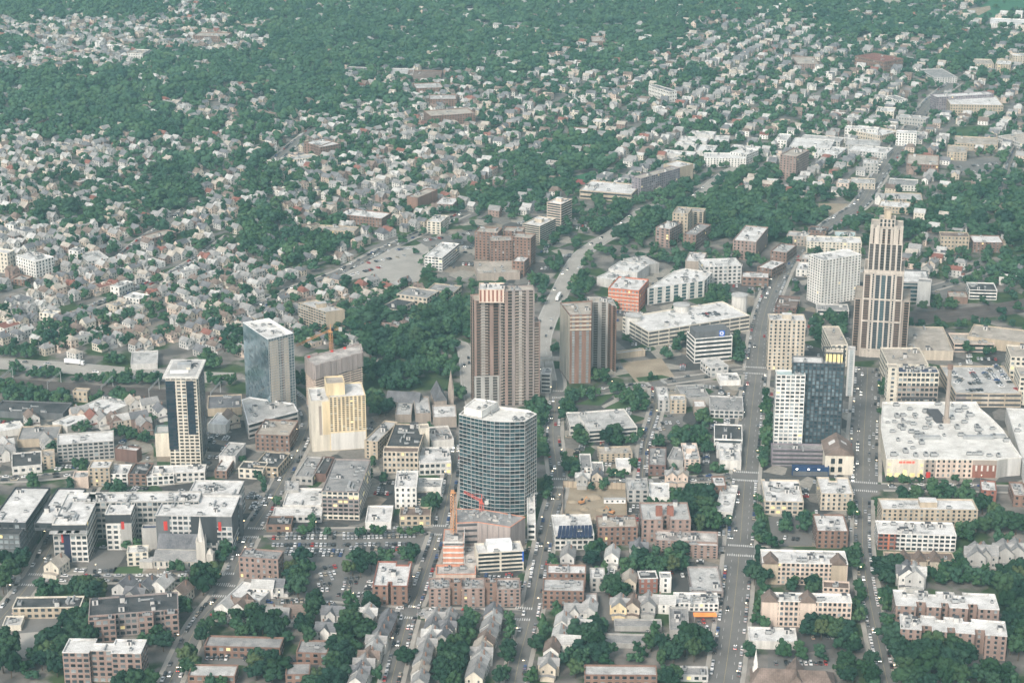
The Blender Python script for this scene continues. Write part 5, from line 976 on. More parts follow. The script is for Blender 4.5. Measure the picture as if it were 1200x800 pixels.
ring = [(l_[0] + rr * math.cos(t * math.tau / n_), l_[1] - .06, zc + rr * math.sin(t * math.tau / n_)) for rr in (.75, 1.6) for t in range(n_)]; m.add(ring, [(t, (t + 1) % n_, n_ + (t + 1) % n_, n_ + t) for t in range(n_)], 1); m.build('roof_sign', [M['blue_sign'], M['metal_white']], x.root)
b('B3', OF, 'low grey podium right below the blue sign office', (745, 258), (812, 250), (740, 225), 'ltgrey', 'ltgrey', h=8, fl=2, win='pw', units=1); 
b('B3', GA, 'tan sunken ramp wall left of the blue sign office', (395, 205), (500, 192), (396, 195), 'tan', 'ltgrey', h=5, fl=1, win='n', units=0)
x = b('B3', GA, 'large white roofed parking station with round corner turrets', (512, 124), (892, 62), (452, 62), 'cream', 'white', yb=182, fl=4, win='n', faces={0: ('g', 9), 3: ('g', 9)}, units=8, short='the white roofed parking station')
for t_, h__ in (((635, 40), 4), ((853, 8), 5), ((455, 75), 3)):
    g_ = x.L(G(*px('B3', t_), x.h)); m = MB(); m.bar((*g_, 0), (*g_, x.h + h__), 6.5, n=16); m.build('turret', M['wall_offwhite'], x.root); m = MB(); m.bar((*g_, x.h + h__), (*g_, x.h + h__ + .5), 7, n=16); m.build('turret_roof', M['roof_ltgrey'], x.root)
PARKST = x
x = b('C3', AP, 'vivid orange red block with white roof beside the white wedge', (361, 599), (476, 610), (526, 568), 'orange', 'white', yb=680, fl=5, win='p', units=5, short='the orange red block', winmat='pane_light')
for i in range(6): x.panel(x.poly[0], x.poly[1], 0, 1, .3 + i * x.h / 6.2, 1.0 + i * x.h / 6.2, 'wall_pink', name='floor_band', o=.1)
P_, hh = polyroof('C3', [(508, 602), (722, 572), (752, 540), (650, 526), (606, 536)], yb=664); x = Bld(OF, 'white wedge shaped block with dark vertical window strips', 'building', P_[0], None, 'the white wedge block'); x.vol(P_, 0, hh, 'offwhite', 'white', fl=5, win=('s', 7), units=9, winmat='glass1').done()
b('C3', AP, 'grey and white five storey block behind the wedge block', (722, 520), (862, 515), (735, 490), 'ltgrey', 'white', yb=588, fl=5, win='pw', units=4)
b('C3', 'warehouse', 'lower white roofed store left of the orange red block', (318, 558), (390, 572), (362, 534), 'ltgrey', 'white', h=8, fl=2, win='n', units=4)
b('C3', 'warehouse', 'upper white roofed store left of the wedge block', (362, 527), (470, 542), (402, 497), 'ltgrey', 'white', h=10, fl=2, win='n', units=6)
b('C3', 'warehouse', 'pale store with dark side right of the upper white store', (470, 518), (552, 506), (482, 480), 'grey', 'ltgrey', h=9, fl=2, win='n', units=3)
b('C3', SH, 'white roofed shops with beige walls near the avenue bridge', (650, 498), (716, 502), (666, 464), 'taupe', 'white', h=8, fl=2, win='n', units=5)
b('C3', SH, 'low brown shops by the avenue right of the grey and white block', (862, 558), (962, 562), (880, 538), 'brown', 'white', h=8, fl=2, win='pw', units=4)
b('C3', AP, 'long tan six storey block left of the avenue among trees', (829, 420), (916, 428), (964, 372), 'rosebrick', 'white', yb=490, fl=6, win='p', units=6, short='the tan six storey block')
b('C3', AP, 'tan tall block of three beside the expressway, columned front', (660, 312), (718, 316), (648, 296), 'tan', 'tan', yb=385, fl=9, win=('s', 4), units=2, short='the three blocks by the expressway'); b('C3', AP, 'lower tan part left of the columned tan block', (602, 318), (660, 322), (590, 292), 'tan', 'tan', h=26, fl=8, win='p', units=3)
b('C3', AP, 'brown grey block of three beside the expressway with white roof', (539, 372), (592, 380), (640, 356), 'rosebrick', 'white', yb=442, fl=7, win='pw', units=5); b('C3', AP, 'white fronted brown block of three beside the expressway', (643, 396), (690, 402), (748, 362), 'brown', 'grey', yb=454, fl=5, win='p', units=4)
x = b('C3', AP, 'long dark purple slab rising over trees by the expressway', (484, 190), (630, 150), (500, 168), 'purple', 'tan', yb=262, fl=8, win='p', units=4, short='the dark purple slab'); b('C3', AP, 'bare tan end tower of the dark purple slab', (628, 148), (680, 134), (632, 118), 'tan', 'white', yb=206, fl=9, win='n', units=1)
b('C3', 'school', 'long white roofed school beside the red running track', (254, 232), (448, 248), (292, 196), 'tan', 'white', h=9, fl=2, win='r', units=7, short='the school by the red track')
x = b('C3', AP, 'lower of two tan towers with white roof boxes left of the expressway', (40, 358), (104, 368), (144, 336), 'ltan', 'white', yb=428, fl=9, win='r', units=1, ph=True, short='the two tan towers'); b('C3', AP, 'upper of two tan towers with white roof boxes left of the expressway', (131, 278), (184, 286), (231, 268), 'pink', 'white', yb=368, fl=10, win='r', units=1, ph=True)
for k, (A, B_, C, yb, lab) in enumerate((((820, 388), (905, 394), (832, 368), 492, 'left block of the brown brick cluster'), ((878, 424), (962, 422), (890, 404), 520, 'front block of the brown brick cluster'), ((960, 408), (1030, 414), (972, 390), 515, 'right block of the brown brick cluster'), ((925, 385), (1000, 388), (935, 368), 480, 'rear block of the brown brick cluster'))):
    b('C2', AP, lab + ' behind the broad brown tower', A, B_, C, 'brick', 'tan', yb=yb, fl=10, win='p', units=2, group='brown brick cluster', short='the brown brick cluster')
b('C3', SH, 'low brown roofed hall in front of the brown brick cluster', (-130, 545), (30, 540), (-110, 500), 'taupe', 'tan', h=7, fl=2, win='n', units=3)
b('C3', AP, 'brick block low at the right of the brown brick cluster', (0, 498), (46, 502), (6, 478), 'brick', 'white', h=14, fl=4, win='p', units=1)
x = b('C2', AP, 'modern white apartment block with balconies beside the car parks', (632, 480), (698, 486), (796, 436), 'white', 'white', yb=532, fl=5, win='pb', units=5, short='the modern white block')
b('C2', AP, 'tan five storey block alone between car parks', (641, 350), (692, 354), (738, 330), 'cream', 'white', yb=396, fl=5, win='pw', units=3, short='the lone tan block')
b('C2', AP, 'red brick slab among trees above the lone tan block', (566, 256), (606, 262), (690, 232), 'brick', 'tan', yb=316, fl=6, win='n', units=2); b('C2', AP, 'red brick block right of the red brick slab', (670, 284), (738, 288), (778, 262), 'rosebrick', 'white', yb=312, fl=4, win='p', units=2)
b('C2', 'school', 'long red brick school with pale roof left of the tan car park', (308, 322), (470, 340), (400, 306), 'brick', 'white', h=9, fl=3, win='p', units=6, short='the long red brick school'); b('C2', 'school', 'low tan wing in front of the long red brick school', (219, 380), (368, 388), (236, 362), 'tan', 'tan', yb=408, fl=2, win='p', units=3)
b('C2', OF, 'tan flat roofed school block with grey roof left of the wood', (527, 622), (641, 638), (560, 592), 'ltan', 'grey', h=10, fl=3, win='pw', units=3, short='the grey roofed school blocks'); b('C2', OF, 'wide tan school block with grey roof behind its twin', (640, 606), (742, 616), (560, 570), 'tan', 'grey', h=8, fl=2, win='pw', units=3); b('C2', OF, 'small tan school block with black roof, lowest of three', (464, 670), (530, 682), (560, 642), 'ltan', 'dark', h=9, fl=2, win='pw', units=1)
b('C2', AP, 'brown flat roofed block at the end of the far shopping strip', (180, 58), (244, 66), (284, 48), 'brown', 'white', yb=98, fl=4, win='p', units=3, short='the far shopping strip')
b('C2', SH, 'long cream terrace of shops along the far shopping strip', (40, 120), (62, 130), (152, 70), 'cream', 'ltgrey', h=7, fl=2, win='p', units=3); b('C2', SH, 'low white roofed store below the far shopping strip', (140, 135), (200, 140), (160, 118), 'ltgrey', 'white', h=5, fl=1, win='n', units=2)
# ------------------------------------------------------------------ left side
x = b('C1', AP, 'white five storey block with bright roof on the far left', (58, 480), (132, 502), (226, 490), 'white', 'white', ybB=562, fl=5, win='p', units=6, short='the far left white block'); b('C1', AP, 'yellowish block cut by the left edge behind the white block', (-40, 462), (26, 470), (44, 456), 'cream', 'white', yb=538, fl=5, win='p', units=1)
for A, B_, C, wl, rf, hh, lab in (((412, 592), (446, 598), (500, 576), 'offwhite', 'white', 8, 'boxy white block in the dense houses right of the far left white block'), ((460, 632), (522, 642), (546, 622), 'white', 'white', 6, 'bright white store with plain roof among dense houses'), ((398, 658), (436, 668), (476, 656), 'ltan', 'tan', 8, 'tan box block below the bright white store'), ((146, 692), (210, 698), (226, 686), 'cream', 'white', 9, 'cream box block near the diagonal street'), ((256, 458), (292, 462), (322, 450), 'white', 'white', 9, 'white box block below the pale diagonal street'), ((20, 362), (50, 364), (72, 352), 'white', 'white', 8, 'little white block at the left edge among trees'), ((530, 405), (570, 415), (625, 380), 'rosebrick', 'tan', 7, 'pinkish terrace along the pale diagonal street'), ((40, 565), (90, 572), (118, 556), 'brick', 'tan', 5, 'low orange brick hall below the far left white block'), ((290, 470), (330, 500), (400, 480), 'ltgrey', 'ltgrey', 5, 'pale flat store beside the white box block')):
    b('C1', SH, lab, A, B_, C, wl, rf, h=hh, win='p', units=2)
b('B1', AP, 'grey five storey apartments with stepped white roof, lower left', (213, 547), (426, 532), (222, 506), 'grey', 'white', yb=614, fl=5, win='pb', units=2, ph=False, short='the grey stepped apartments')
b('B1', 'warehouse', 'charcoal roofed workshop at the left edge', (44, 630), (156, 620), (50, 578), 'offwhite', 'dark', h=6, fl=1, win='pw', units=2); b('B1', AP, 'narrow tan block right of the charcoal roofed workshop', (156, 592), (204, 588), (162, 565), 'tan', 'tan', yb=640, fl=4, win='p', units=1)
b('B1', 'warehouse', 'grey roofed depot at lower left below the railway', (64, 528), (216, 522), (76, 478), 'tan', 'grey', h=6, fl=1, win='n', units=2); b('B1', 'warehouse', 'long white roofed shed at the left edge', (-20, 500), (92, 482), (-10, 470), 'offwhite', 'white', h=5, fl=1, win='n', units=1)
b('B1', 'warehouse', 'dark flat roofed depot under the railway trees', (-30, 420), (235, 430), (-20, 378), 'dkgrey', 'dark', h=5, fl=1, win='n', units=3)
b('B1', 'warehouse', 'white gable ended shed below the big white roof', (196, 462), (252, 478), (298, 430), 'offwhite', 'white', h=6, fl=1, win='n', units=1); b('B1', 'warehouse', 'big white roof with black roof plant left of the striped tower', (296, 406), (400, 432), (490, 386), 'offwhite', 'white', h=6, fl=1, win='n', units=6, short='the big white roof')
b('B1', 'house_hall', 'brick hall by the railway trees', (272, 345), (326, 348), (280, 332), 'tan', 'tan', yb=386, fl=2, win='p', units=0)
b('B1', SH, 'tall tan brick block in the row behind the white complex', (330, 634), (410, 634), (342, 604), 'tan', 'white', yb=702, fl=5, win='p', units=1, short='the row behind the white complex'); b('B1', SH, 'white arched block in the row behind the white complex', (402, 656), (478, 656), (408, 620), 'white', 'white', yb=698, fl=3, win='pb', units=2); b('B1', SH, 'dark roofed brown block in the row behind the white complex', (480, 656), (548, 658), (486, 612), 'brown', 'dark', yb=698, fl=3, win='pw', units=3, lit=.08)
b('B1', SH, 'white gabled arcade block under the striped tower', (550, 668), (652, 660), (562, 630), 'white', 'white', yb=702, fl=2, win='pb', units=2); b('B1', SH, 'low pink block at the left of the row behind the white complex', (272, 670), (330, 668), (282, 645), 'pink', 'ltgrey', yb=712, fl=3, win='n', units=1)
b('B1', SH, 'small white roofed block with dark front above the row', (430, 560), (512, 570), (440, 545), 'dkbrick', 'white', h=9, fl=2, win='n', units=1)
b('B1', SH, 'pale box building right of the striped tower', (820, 586), (882, 590), (838, 535), 'ltgrey', 'ltgrey', yb=630, fl=2, win='n', units=3); b('B1', SH, 'tan shops with black roof right of the pale box building', (893, 634), (986, 640), (908, 606), 'cream', 'dark', yb=672, fl=2, win='pw', units=2, lit=.08); b('B1', SH, 'white roofed brown house left of the black roofed shops', (804, 644), (850, 646), (816, 600), 'brown', 'white', yb=672, fl=2, win='p', units=1)
b('B1', 'warehouse', 'white shed right of the striped tower by the railway', (780, 468), (846, 472), (786, 424), 'white', 'white', h=7, fl=1, win='n', units=0); b('B1', 'warehouse', 'broad slate roofed depot with tan wall by the railway', (778, 412), (906, 406), (790, 362), 'tan', 'slate', h=6, fl=1, win='n', units=4)
b('B1', 'warehouse', 'pale ribbed roof hall above the motorway', (490, 245), (590, 240), (540, 195), 'ltgrey', 'ltgrey', h=5, fl=1, win='n', units=1)
# ------------------------------------------------------------------ far right and far away
b('C4', AP, 'tan nine storey tower with rows of windows, top right', (45, 100), (106, 108), (150, 82), 'rosebrick', 'tan', yb=190, fl=10, win='p', units=2, short='the tan nine storey tower')
for A, B_, C, wl, rf, hh, lab in (((80, 68), (232, 78), (112, 36), 'ltgrey', 'white', 7, 'wide white factory roof behind the tan nine storey tower'), ((300, 82), (446, 96), (312, 60), 'ltgrey', 'white', 6, 'long white roofed factory wing beside trees'), ((165, 92), (260, 102), (192, 64), 'ltgrey', 'white', 6, 'lower white factory roof right of the tan tower'), ((290, 62), (420, 68), (300, 40), 'grey', 'ltgrey', 6, 'grey factory roof behind the white wing'), ((120, 40), (270, 52), (140, 24), 'ltgrey', 'ltgrey', 6, 'rear pale factory roof'), ((520, 134), (640, 140), (562, 98), 'brick', 'tan', 8, 'red brick store with brown roof by the avenue'), ((357, 132), (414, 134), (362, 118), 'grey', 'white', 11, 'grey corner block on the avenue with white roof'), ((672, 90), (746, 94), (690, 64), 'tan', 'tan', 9, 'pinkish flat hall beside the far car park'), ((700, 56), (862, 64), (722, 30), 'tan', 'tan', 8, 'long pink tan hall with pale roof, far right'), ((452, 212), (560, 218), (462, 188), 'offwhite', 'grey', 6, 'shops with grey roof right of the avenue'), ((415, 292), (528, 300), (428, 270), 'tan', 'white', 7, 'white roofed store right of the avenue above the trees'), ((310, 206), (402, 210), (322, 186), 'ltan', 'ltgrey', 6, 'cream shops left of the avenue'), ((257, 206), (303, 209), (264, 190), 'pink', 'white', 8, 'small pink house shop left of the cream shops'), ((440, 265), (580, 270), (450, 240), 'tan', 'ltgrey', 5, 'long flat store right of the avenue'), ((25, 45), (70, 48), (40, 20), 'white', 'white', 9, 'small white box block at the top of the factory district'), ((860, 30), (960, 60), (960, 10), 'ltgrey', 'tan', 7, 'brown hall at the right edge far away'), ((330, 12), (420, 30), (430, 0), 'ltan', 'white', 8, 'long white roofed works near the avenue top')):
    b('C4', SH, lab, A, B_, C, wl, rf, h=hh, win='p', units=3)
b('C4', AP, 'bright white five storey cube by the avenue, far', (481, 18), (558, 22), (490, 8), 'white', 'white', yb=66, fl=5, win='p', units=1, short='the bright white cube')
for A, B_, C, wl, rf, yb, fl, lab in (((150, 382), (216, 388), (160, 366), 'brown', 'dark', None, 3, 'dark brown corner block left of the avenue'), ((70, 402), (150, 408), (80, 385), 'taupe', 'ltgrey', None, 3, 'row of taupe flats along the avenue'), ((10, 460), (70, 468), (30, 428), 'brown', 'ltgrey', None, 3, 'grey roofed brown shops by the avenue bend'), ((125, 490), (200, 494), (132, 470), 'taupe', 'ltgrey', None, 2, 'taupe shops below the cream block'), ((105, 530), (160, 534), (115, 502), 'offwhite', 'white', None, 2, 'small white shops in the yard left of the broad white tower'), ((-40, 520), (15, 530), (5, 490), 'brown', 'white', None, 3, 'white roofed brown block at the avenue side'), ((250, 405), (330, 408), (265, 385), 'taupe', 'ltteal', None, 2, 'pale teal roofed hall behind the cream block'), ((25, 670), (105, 676), (50, 628), 'dkbrick', 'brown', None, 2, 'dark cluttered roofs by the avenue above the old tan tower')):
    b('C4', SH, lab, A, B_, C, wl, rf, h=3.2 * fl, fl=fl, win='p', units=3)
for A, B_, C, wl, rf, yb, fl, lab in (((721, 112), (878, 115), (738, 92), 'white', 'white', 145, 5, 'white five storey apartments in the white roofed factory district'), ((880, 100), (925, 82), (850, 78), 'white', 'white', None, 4, 'white wing behind the white five storey apartments')):
    b('C3', AP, lab, A, B_, C, wl, rf, yb=yb, h=None if yb else 11, fl=fl, win='p', units=3)
for A, B_, C, lab in (((665, 20), (756, 26), (674, 8), 'first'), ((625, 45), (730, 50), (636, 30), 'second'), ((757, 48), (812, 50), (776, 28), 'third'), ((690, 84), (756, 88), (706, 62), 'fourth'), ((560, 92), (680, 102), (572, 80), 'fifth'), ((610, 60), (690, 66), (622, 50), 'sixth'), ((820, 72), (925, 80), (835, 62), 'seventh')):
    b('C3', 'warehouse', 'white roofed shed in the factory district, %s of seven counted from its top' % lab, A, B_, C, 'ltgrey', 'white', h=6, fl=1, win='n', units=3, group='white roofed sheds')
for c, A, B_, C, wl, rf, yb, fl, lab in (('D4', (762, 442), (792, 456), (968, 402), 'purple', 'white', 505, 6, 'long dark brown bar block far right'), ('D4', (855, 490), (1104, 494), (900, 446), 'tan', 'white', 542, 4, 'white roofed store with long window front, far right'), ('D4', (970, 300), (1060, 302), (975, 276), 'ltan', 'tan', 332, 7, 'tan crenellated block far right'), ('D4', (1066, 300), (1138, 304), (1075, 280), 'tan', 'white', 348, 7, 'tan orange block with white roof, far right'), ('D4', (1148, 262), (1230, 262), (1155, 250), 'ltan', 'white', 320, 7, 'tan tower cut by the right edge, far'), ('D4', (782, 365), (888, 362), (795, 322), 'ltgrey', 'grey', 392, 3, 'grey box school far right among trees'), ('D4', (408, 262), (545, 290), (570, 262), 'brick', 'red', 312, 3, 'red brick church school far right'), ('D4', (505, 520), (590, 525), (520, 500), 'cream', 'white', 556, 4, 'cream villa block far right'), ('D4', (548, 450), (606, 470), (580, 440), 'white', 'grey', 488, 3, 'white pair of houses with round roof, far right'), ('D4', (360, 600), (515, 610), (380, 588), 'offwhite', 'white', 640, 3, 'white roofed works in front of the villa block'), ('D4', (600, 545), (740, 560), (640, 535), 'grey', 'ltgrey', 580, 2, 'pale garage roofs beside the far avenue'), ('D2', (815, 466), (940, 464), (840, 444), 'brick', 'ltgrey', 508, 5, 'brown banded block far away in the middle'), ('D2', (820, 545), (1028, 530), (840, 515), 'brick', 'tan', 592, 5, 'red brown slab below the brown banded block'), ('D2', (750, 545), (825, 552), (760, 528), 'offwhite', 'ltgrey', 562, 2, 'white low hall left of the red brown slab'), ('D2', (410, 330), (528, 335), (425, 312), 'ltgrey', 'slate', 350, 3, 'pale villa roof in the far woods'), ('D2', (630, 350), (735, 350), (650, 320), 'ltgrey', 'ltgrey', 362, 3, 'pale wide villa in the far woods'), ('D2', (705, 372), (865, 372), (720, 330), 'brick', 'brown', 385, 3, 'long brown roofed brick hall in the far woods'), ('D2', (752, 415), (880, 410), (765, 390), 'brick', 'ltgrey', 445, 4, 'brown block above the brown banded block'), ('D2', (225, 665), (300, 690), (355, 660), 'brown', 'white', 715, 4, 'brown corner block at the top of the far shopping strip'), ('D1', (905, 168), (1060, 172), (925, 150), 'brick', 'tan', 195, 4, 'brown brick row far left'), ('D1', (1120, 128), (1230, 130), (1130, 112), 'brick', 'tan', 150, 4, 'brown brick block at the edge of the far wood'), ('D1', (600, 250), (668, 252), (610, 230), 'offwhite', 'tan', 285, 3, 'cream school in the far left houses'), ('D1', (480, 215), (555, 220), (490, 206), 'offwhite', 'white', 236, 3, 'white store in the far left houses'), ('D3', (690, 510), (728, 505), (692, 495), 'white', 'white', 532, 5, 'small white cube block far in the middle'), ('D3', (333, 690), (372, 690), (340, 678), 'brick', 'tan', 730, 6, 'brick tower block by the far left of the factory district'), ('D3', (375, 195), (436, 195), (385, 170), 'brick', 'tan', 222, 4, 'brick block among far woods'), ('D3', (262, 620), (340, 625), (280, 595), 'brick', 'white', 645, 3, 'white roofed brick block by the far houses'), ('D3', (370, 570), (440, 575), (385, 555), 'cream', 'white', 600, 3, 'cream flats in the far middle'), ('D3', (640, 400), (740, 430), (738, 415), 'offwhite', 'slate', 450, 3, 'white gabled terrace far in the middle'), ('D4', (1040, 110), (1225, 118), (1060, 85), 'white', 'white', 130, 3, 'bright white terraces beside the sports field'), ('D4', (490, 12), (625, 14), (500, -5), 'ltan', 'tan', 30, 4, 'pinkish block at the top edge'), ('D4', (138, 300), (240, 300), (150, 266), 'rosebrick', 'tan', 330, 4, 'brown gabled block far right of the middle'), ('D4', (415, 75), (492, 80), (430, 58), 'tan', 'brown', 95, 3, 'tan block far near the top right'), ('D2', (970, 52), (1040, 55), (985, 40), 'ltgrey', 'white', 65, 2, 'white roofed block near the top edge')):
    b(c, AP, lab, A, B_, C, wl, rf, yb=yb, fl=fl, win='p', units=2)
# ------------------------------------------------------------------ houses
ORD = lambda n: '%d%s' % (n, 'th' if 10 <= n % 100 <= 20 else {1: 'st', 2: 'nd', 3: 'rd'}.get(n % 10, 'th'))
HW = ['white', 'offwhite', 'offwhite', 'cream', 'ltgrey', 'ltgrey', 'ltan', 'grey', 'rosebrick', 'pink', 'pink']; HR = ['grey'] * 8 + ['slate'] * 6 + ['ltgrey'] * 3 + ['brown'] * 3 + ['tan'] * 3 + ['red']
HNAME = {'white': 'white', 'offwhite': 'pale', 'cream': 'cream', 'ltgrey': 'silvery', 'ltan': 'beige', 'grey': 'grey', 'rosebrick': 'brick', 'pink': 'pinkish', 'yellow': 'yellow'}
RNAME = {'grey': 'grey', 'slate': 'slate', 'ltgrey': 'pale', 'brown': 'brown', 'tan': 'tan', 'red': 'russet'}
HOUSES = []   # x, y, az, w, d, eave, ridge, wall, roof, shape
hr = random.Random(21)
def near_house(c, p, az, wall=None, roof=None, w=8.5, d=13, he=6.5, shape=None):
    g = G(*px(c, p)); HOUSES.append([g[0], g[1], az, w, d, he, he + w * .42, wall or hr.choice(HW), roof or hr.choice(HR), shape or hr.choice('ggx')])
    occ_poly([(g[0] - 7, g[1] - 7), (g[0] + 7, g[1] - 7), (g[0] + 7, g[1] + 7), (g[0] - 7, g[1] + 7)], 1)
def house_row(c, p0, p1, n, az, **k):
    for i in range(n):
        t = i / max(1, n - 1); near_house(c, (p0[0] + (p1[0] - p0[0]) * t + hr.uniform(-6, 6), p0[1] + (p1[1] - p0[1]) * t), az + hr.uniform(-.06, .06), **k)
R7 = -math.radians(7)
house_row('A2', (893, 572), (812, 830), 11, R7, w=9.5, d=11, roof=None); house_row('A2', (500, 595), (378, 825), 9, R7, w=9, d=11); house_row('A2', (670, 590), (612, 825), 8, R7, w=8.5, d=11); house_row('A2', (730, 590), (700, 655), 3, R7, w=7.5)
for p, wl, rf in (((292, 570), 'ltgrey', 'slate'), ((270, 632), 'white', 'slate'), ((150, 565), 'rosebrick', 'brown'), ((85, 575), 'white', 'grey'), ((420, 575), 'grey', 'ltgrey'), ((30, 470), 'white', 'ltgrey'), ((70, 465), 'ltgrey', 'slate')): near_house('A2', p, R7 + (1.57 if p[0] < 300 else 0), wl, rf)
for p, wl, rf, az in (((404, 538), 'yellow', 'grey', R7), ((452, 538), 'ltan', 'brown', R7), ((511, 532), 'grey', 'grey', R7), ((375, 350), 'white', 'ltgrey', R7), ((190, 605), 'white', 'ltgrey', R7), ((240, 560), 'offwhite', 'grey', R7 + 1.57), ((150, 705), 'white', 'brown', R7), ((138, 765), 'ltan', 'grey', R7), ((212, 680), 'white', 'white', R7 + 1.57), ((475, 325), 'grey', 'slate', R7), ((440, 445), 'ltan', 'tan', R7), ((180, 655), 'white', 'white', R7), ((255, 620), 'offwhite', 'ltgrey', R7 + 1.57), ((570, 528), 'white', 'white', R7 + 1.57), ((210, 350), 'ltgrey', 'grey', R7), ((290, 555), 'ltgrey', 'ltgrey', R7)):
    near_house('A3', p, az, wl, 'ltgrey' if rf == 'white' else rf)
for p, wl, rf in (((545, 435), 'ltgrey', 'ltgrey'), ((775, 360), 'ltgrey', 'ltgrey'), ((812, 355), 'ltgrey', 'ltgrey'), ((880, 348), 'ltgrey', 'grey'), ((925, 345), 'ltgrey', 'ltgrey'), ((520, 430), 'white', 'slate'), ((975, 352), 'grey', 'grey')): near_house('A4', p, R7 + hr.choice((0, 1.57)), 'grey' if p[0] > 700 else wl, 'grey' if p[0] > 700 else rf, w=11, d=14, he=8.5, shape='x')
for p, wl, rf in (((215, 385), 'cream', 'tan'), ((682, 490), 'cream', 'brown'), ((852, 545), 'white', 'ltgrey'), ((912, 545), 'white', 'brown'), ((470, 470), 'ltgrey', 'slate'), ((555, 470), 'grey', 'slate'), ((610, 462), 'white', 'white'), ((510, 500), 'grey', 'slate')): near_house('A1', p, -.3, wl, 'ltgrey' if rf == 'white' else rf, w=10, d=13)
for p in ((455, 480), (385, 475), (540, 495), (605, 445), (868, 470), (500, 415), (560, 418), (350, 470), (300, 450), (430, 480), (700 - 180, 470), (120, 470), (180, 560), (20, 600), (25, 575)): near_house('B1', p, .5 + hr.choice((0, 1.57)))
for p in ((600, 690), (640, 690), (265, 700), (320, 690)): near_house('B3', p, R7, w=7, d=9)
# tree share (0-9) per 40 x 20 pixel cell of the upper photo, read by eye
TM = ["999986799888887878899888877655", "644656579999887899976665877764", "743445559999888976885544655676", "446578899998888767864445565776", "999989999976667665567544556566", "899999679987655546644455544555", "889986467866545565454654455434", "578998775655645655447634433333", "433354563466564588433554333344", "454568684564566887446654334343", "554787477444456886446776435347", "346788565445457755577868632689", "478455474366465436857799852898", "245576576732422346765886537687", "334553387732222343543443333466", "123343334435533343443333333467", "223233334455445554433333333456", "323333335456666664333333332345", "443333345588889533333333335322", "452222333588888543333333334222", "332222333356666533333333334222"]
def share(qx, qy):
    r = min(max(int(qy // 20), 0), len(TM) - 1); c = min(max(int(qx // 40), 0), 29); return int(TM[r][c])
HASH = np.random.default_rng(3).random((64, 64))
def vnoise(x, y, s):
    x, y = x / s, y / s; i, j = math.floor(x), math.floor(y); fx, fy = x - i, y - j; fx = fx * fx * (3 - 2 * fx); fy = fy * fy * (3 - 2 * fy)
    h = lambda a, b_: HASH[a % 64, b_ % 64]
    return (h(i, j) * (1 - fx) + h(i + 1, j) * fx) * (1 - fy) + (h(i, j + 1) * (1 - fx) + h(i + 1, j + 1) * fx) * fy
def okhouse(qx, qy):
    if not (-25 < qx < 1225 and -12 < qy < 414): return False
    if qy > 402: return qx < 190 or 225 < qx < 285
    if qy > 300: return qx < 500 or (qx > 1058 and qy < 330)
    if qy > 225: return qx < 640 or qx > 1060 or (qx > 930 and qy < 240)
    return True
SIDE = MB(); SQ = []
def in_grid(az, u0, u1, v0, v1, test, k_=1.0):
    ca, sa = math.cos(az), math.sin(az)
    v = v0
    while v < v1:
        u = u0
        while u < u1:
            pa, pb = [(uu * sa + v * ca, uu * ca - v * sa) for uu in (u, u + 10)]; u += 10
            if not 1380 < pa[1] < 3600: continue
            qx, qy = proj(*pa)
            if okhouse(qx, qy) and test(qx, qy) and share(qx, qy) < 7 and not (occ(*pa) or occ(*pb)):
                n_ = (ca * 2.9, -sa * 2.9); q = [(pa[0] - n_[0], pa[1] - n_[1]), (pa[0] + n_[0], pa[1] + n_[1]), (pb[0] + n_[0], pb[1] + n_[1]), (pb[0] - n_[0], pb[1] - n_[1])]
                SIDE.add([(*p, .02) for p in q], [(0, 1, 2, 3)]); SQ.append(q)
        for side in (-1, 1):
            u = u0 + hr.uniform(0, 8)
            while u < u1:
                u += hr.uniform(9.5, 13.5)
                vv = v + side * hr.uniform(11.5, 13); x, y = u * sa + vv * ca, u * ca - vv * sa
                if y < 1350 or y > 3700: continue
                qx, qy = proj(x, y, 4)
                if not (okhouse(qx, qy) and test(qx, qy)): continue
                t = share(qx + hr.uniform(-14, 14), qy + hr.uniform(-6, 6)); p_ = (1.02, 1.0, .97, .93, .84, .72, .58, .44, .29, .11)[t] * (.5 + 1.0 * vnoise(x + 900, y, 60)) * k_
                if hr.random() > p_ or occ(x, y) or occ(x + 5, y) or occ(x - 5, y) or occ(x, y + 6) or occ(x, y - 6): continue
                big = hr.random()
                w, d, he = hr.uniform(6.2, 8.6), hr.uniform(8, 12), hr.uniform(4.6, 7)
                sh = hr.choice('gggxxh')
                if big < .1: w, d, he, sh = hr.uniform(9, 15), hr.uniform(11, 20), hr.uniform(4, 8), 'f'
                HOUSES.append([x, y, -az + (0 if hr.random() < .15 else math.pi / 2) + hr.uniform(-.03, .03), w, d, he, he + w * hr.uniform(.3, .5), hr.choice(HW), hr.choice(HR), sh])
        v += 48
in_grid(math.radians(40), 300, 3800, -2900, 900, lambda a, b_: a < 560)
in_grid(math.radians(24), 300, 3900, -1500, 900, lambda a, b_: a >= 560, .78)
tag(SIDE.build('side_streets', M['asphalt']), kind='structure')
for q in SQ: occ_poly(q, 16)
HOUSES = [h for h in HOUSES if -20 < proj(h[0], h[1])[0] < 1220]
for h in HOUSES:
    if h[1] > 1350: occ_poly([(h[0] - 4, h[1] - 5), (h[0] + 4, h[1] - 5), (h[0] + 4, h[1] + 5), (h[0] - 4, h[1] + 5)], 8)
HOUSES.sort(key=lambda h: h[1])
def landmark(x, y, pool=None):
    q = proj(x, y, 5); return min(LAND, key=lambda l: (l[0] - q[0]) ** 2 + 2.5 * (l[1] - q[1]) ** 2)[2]
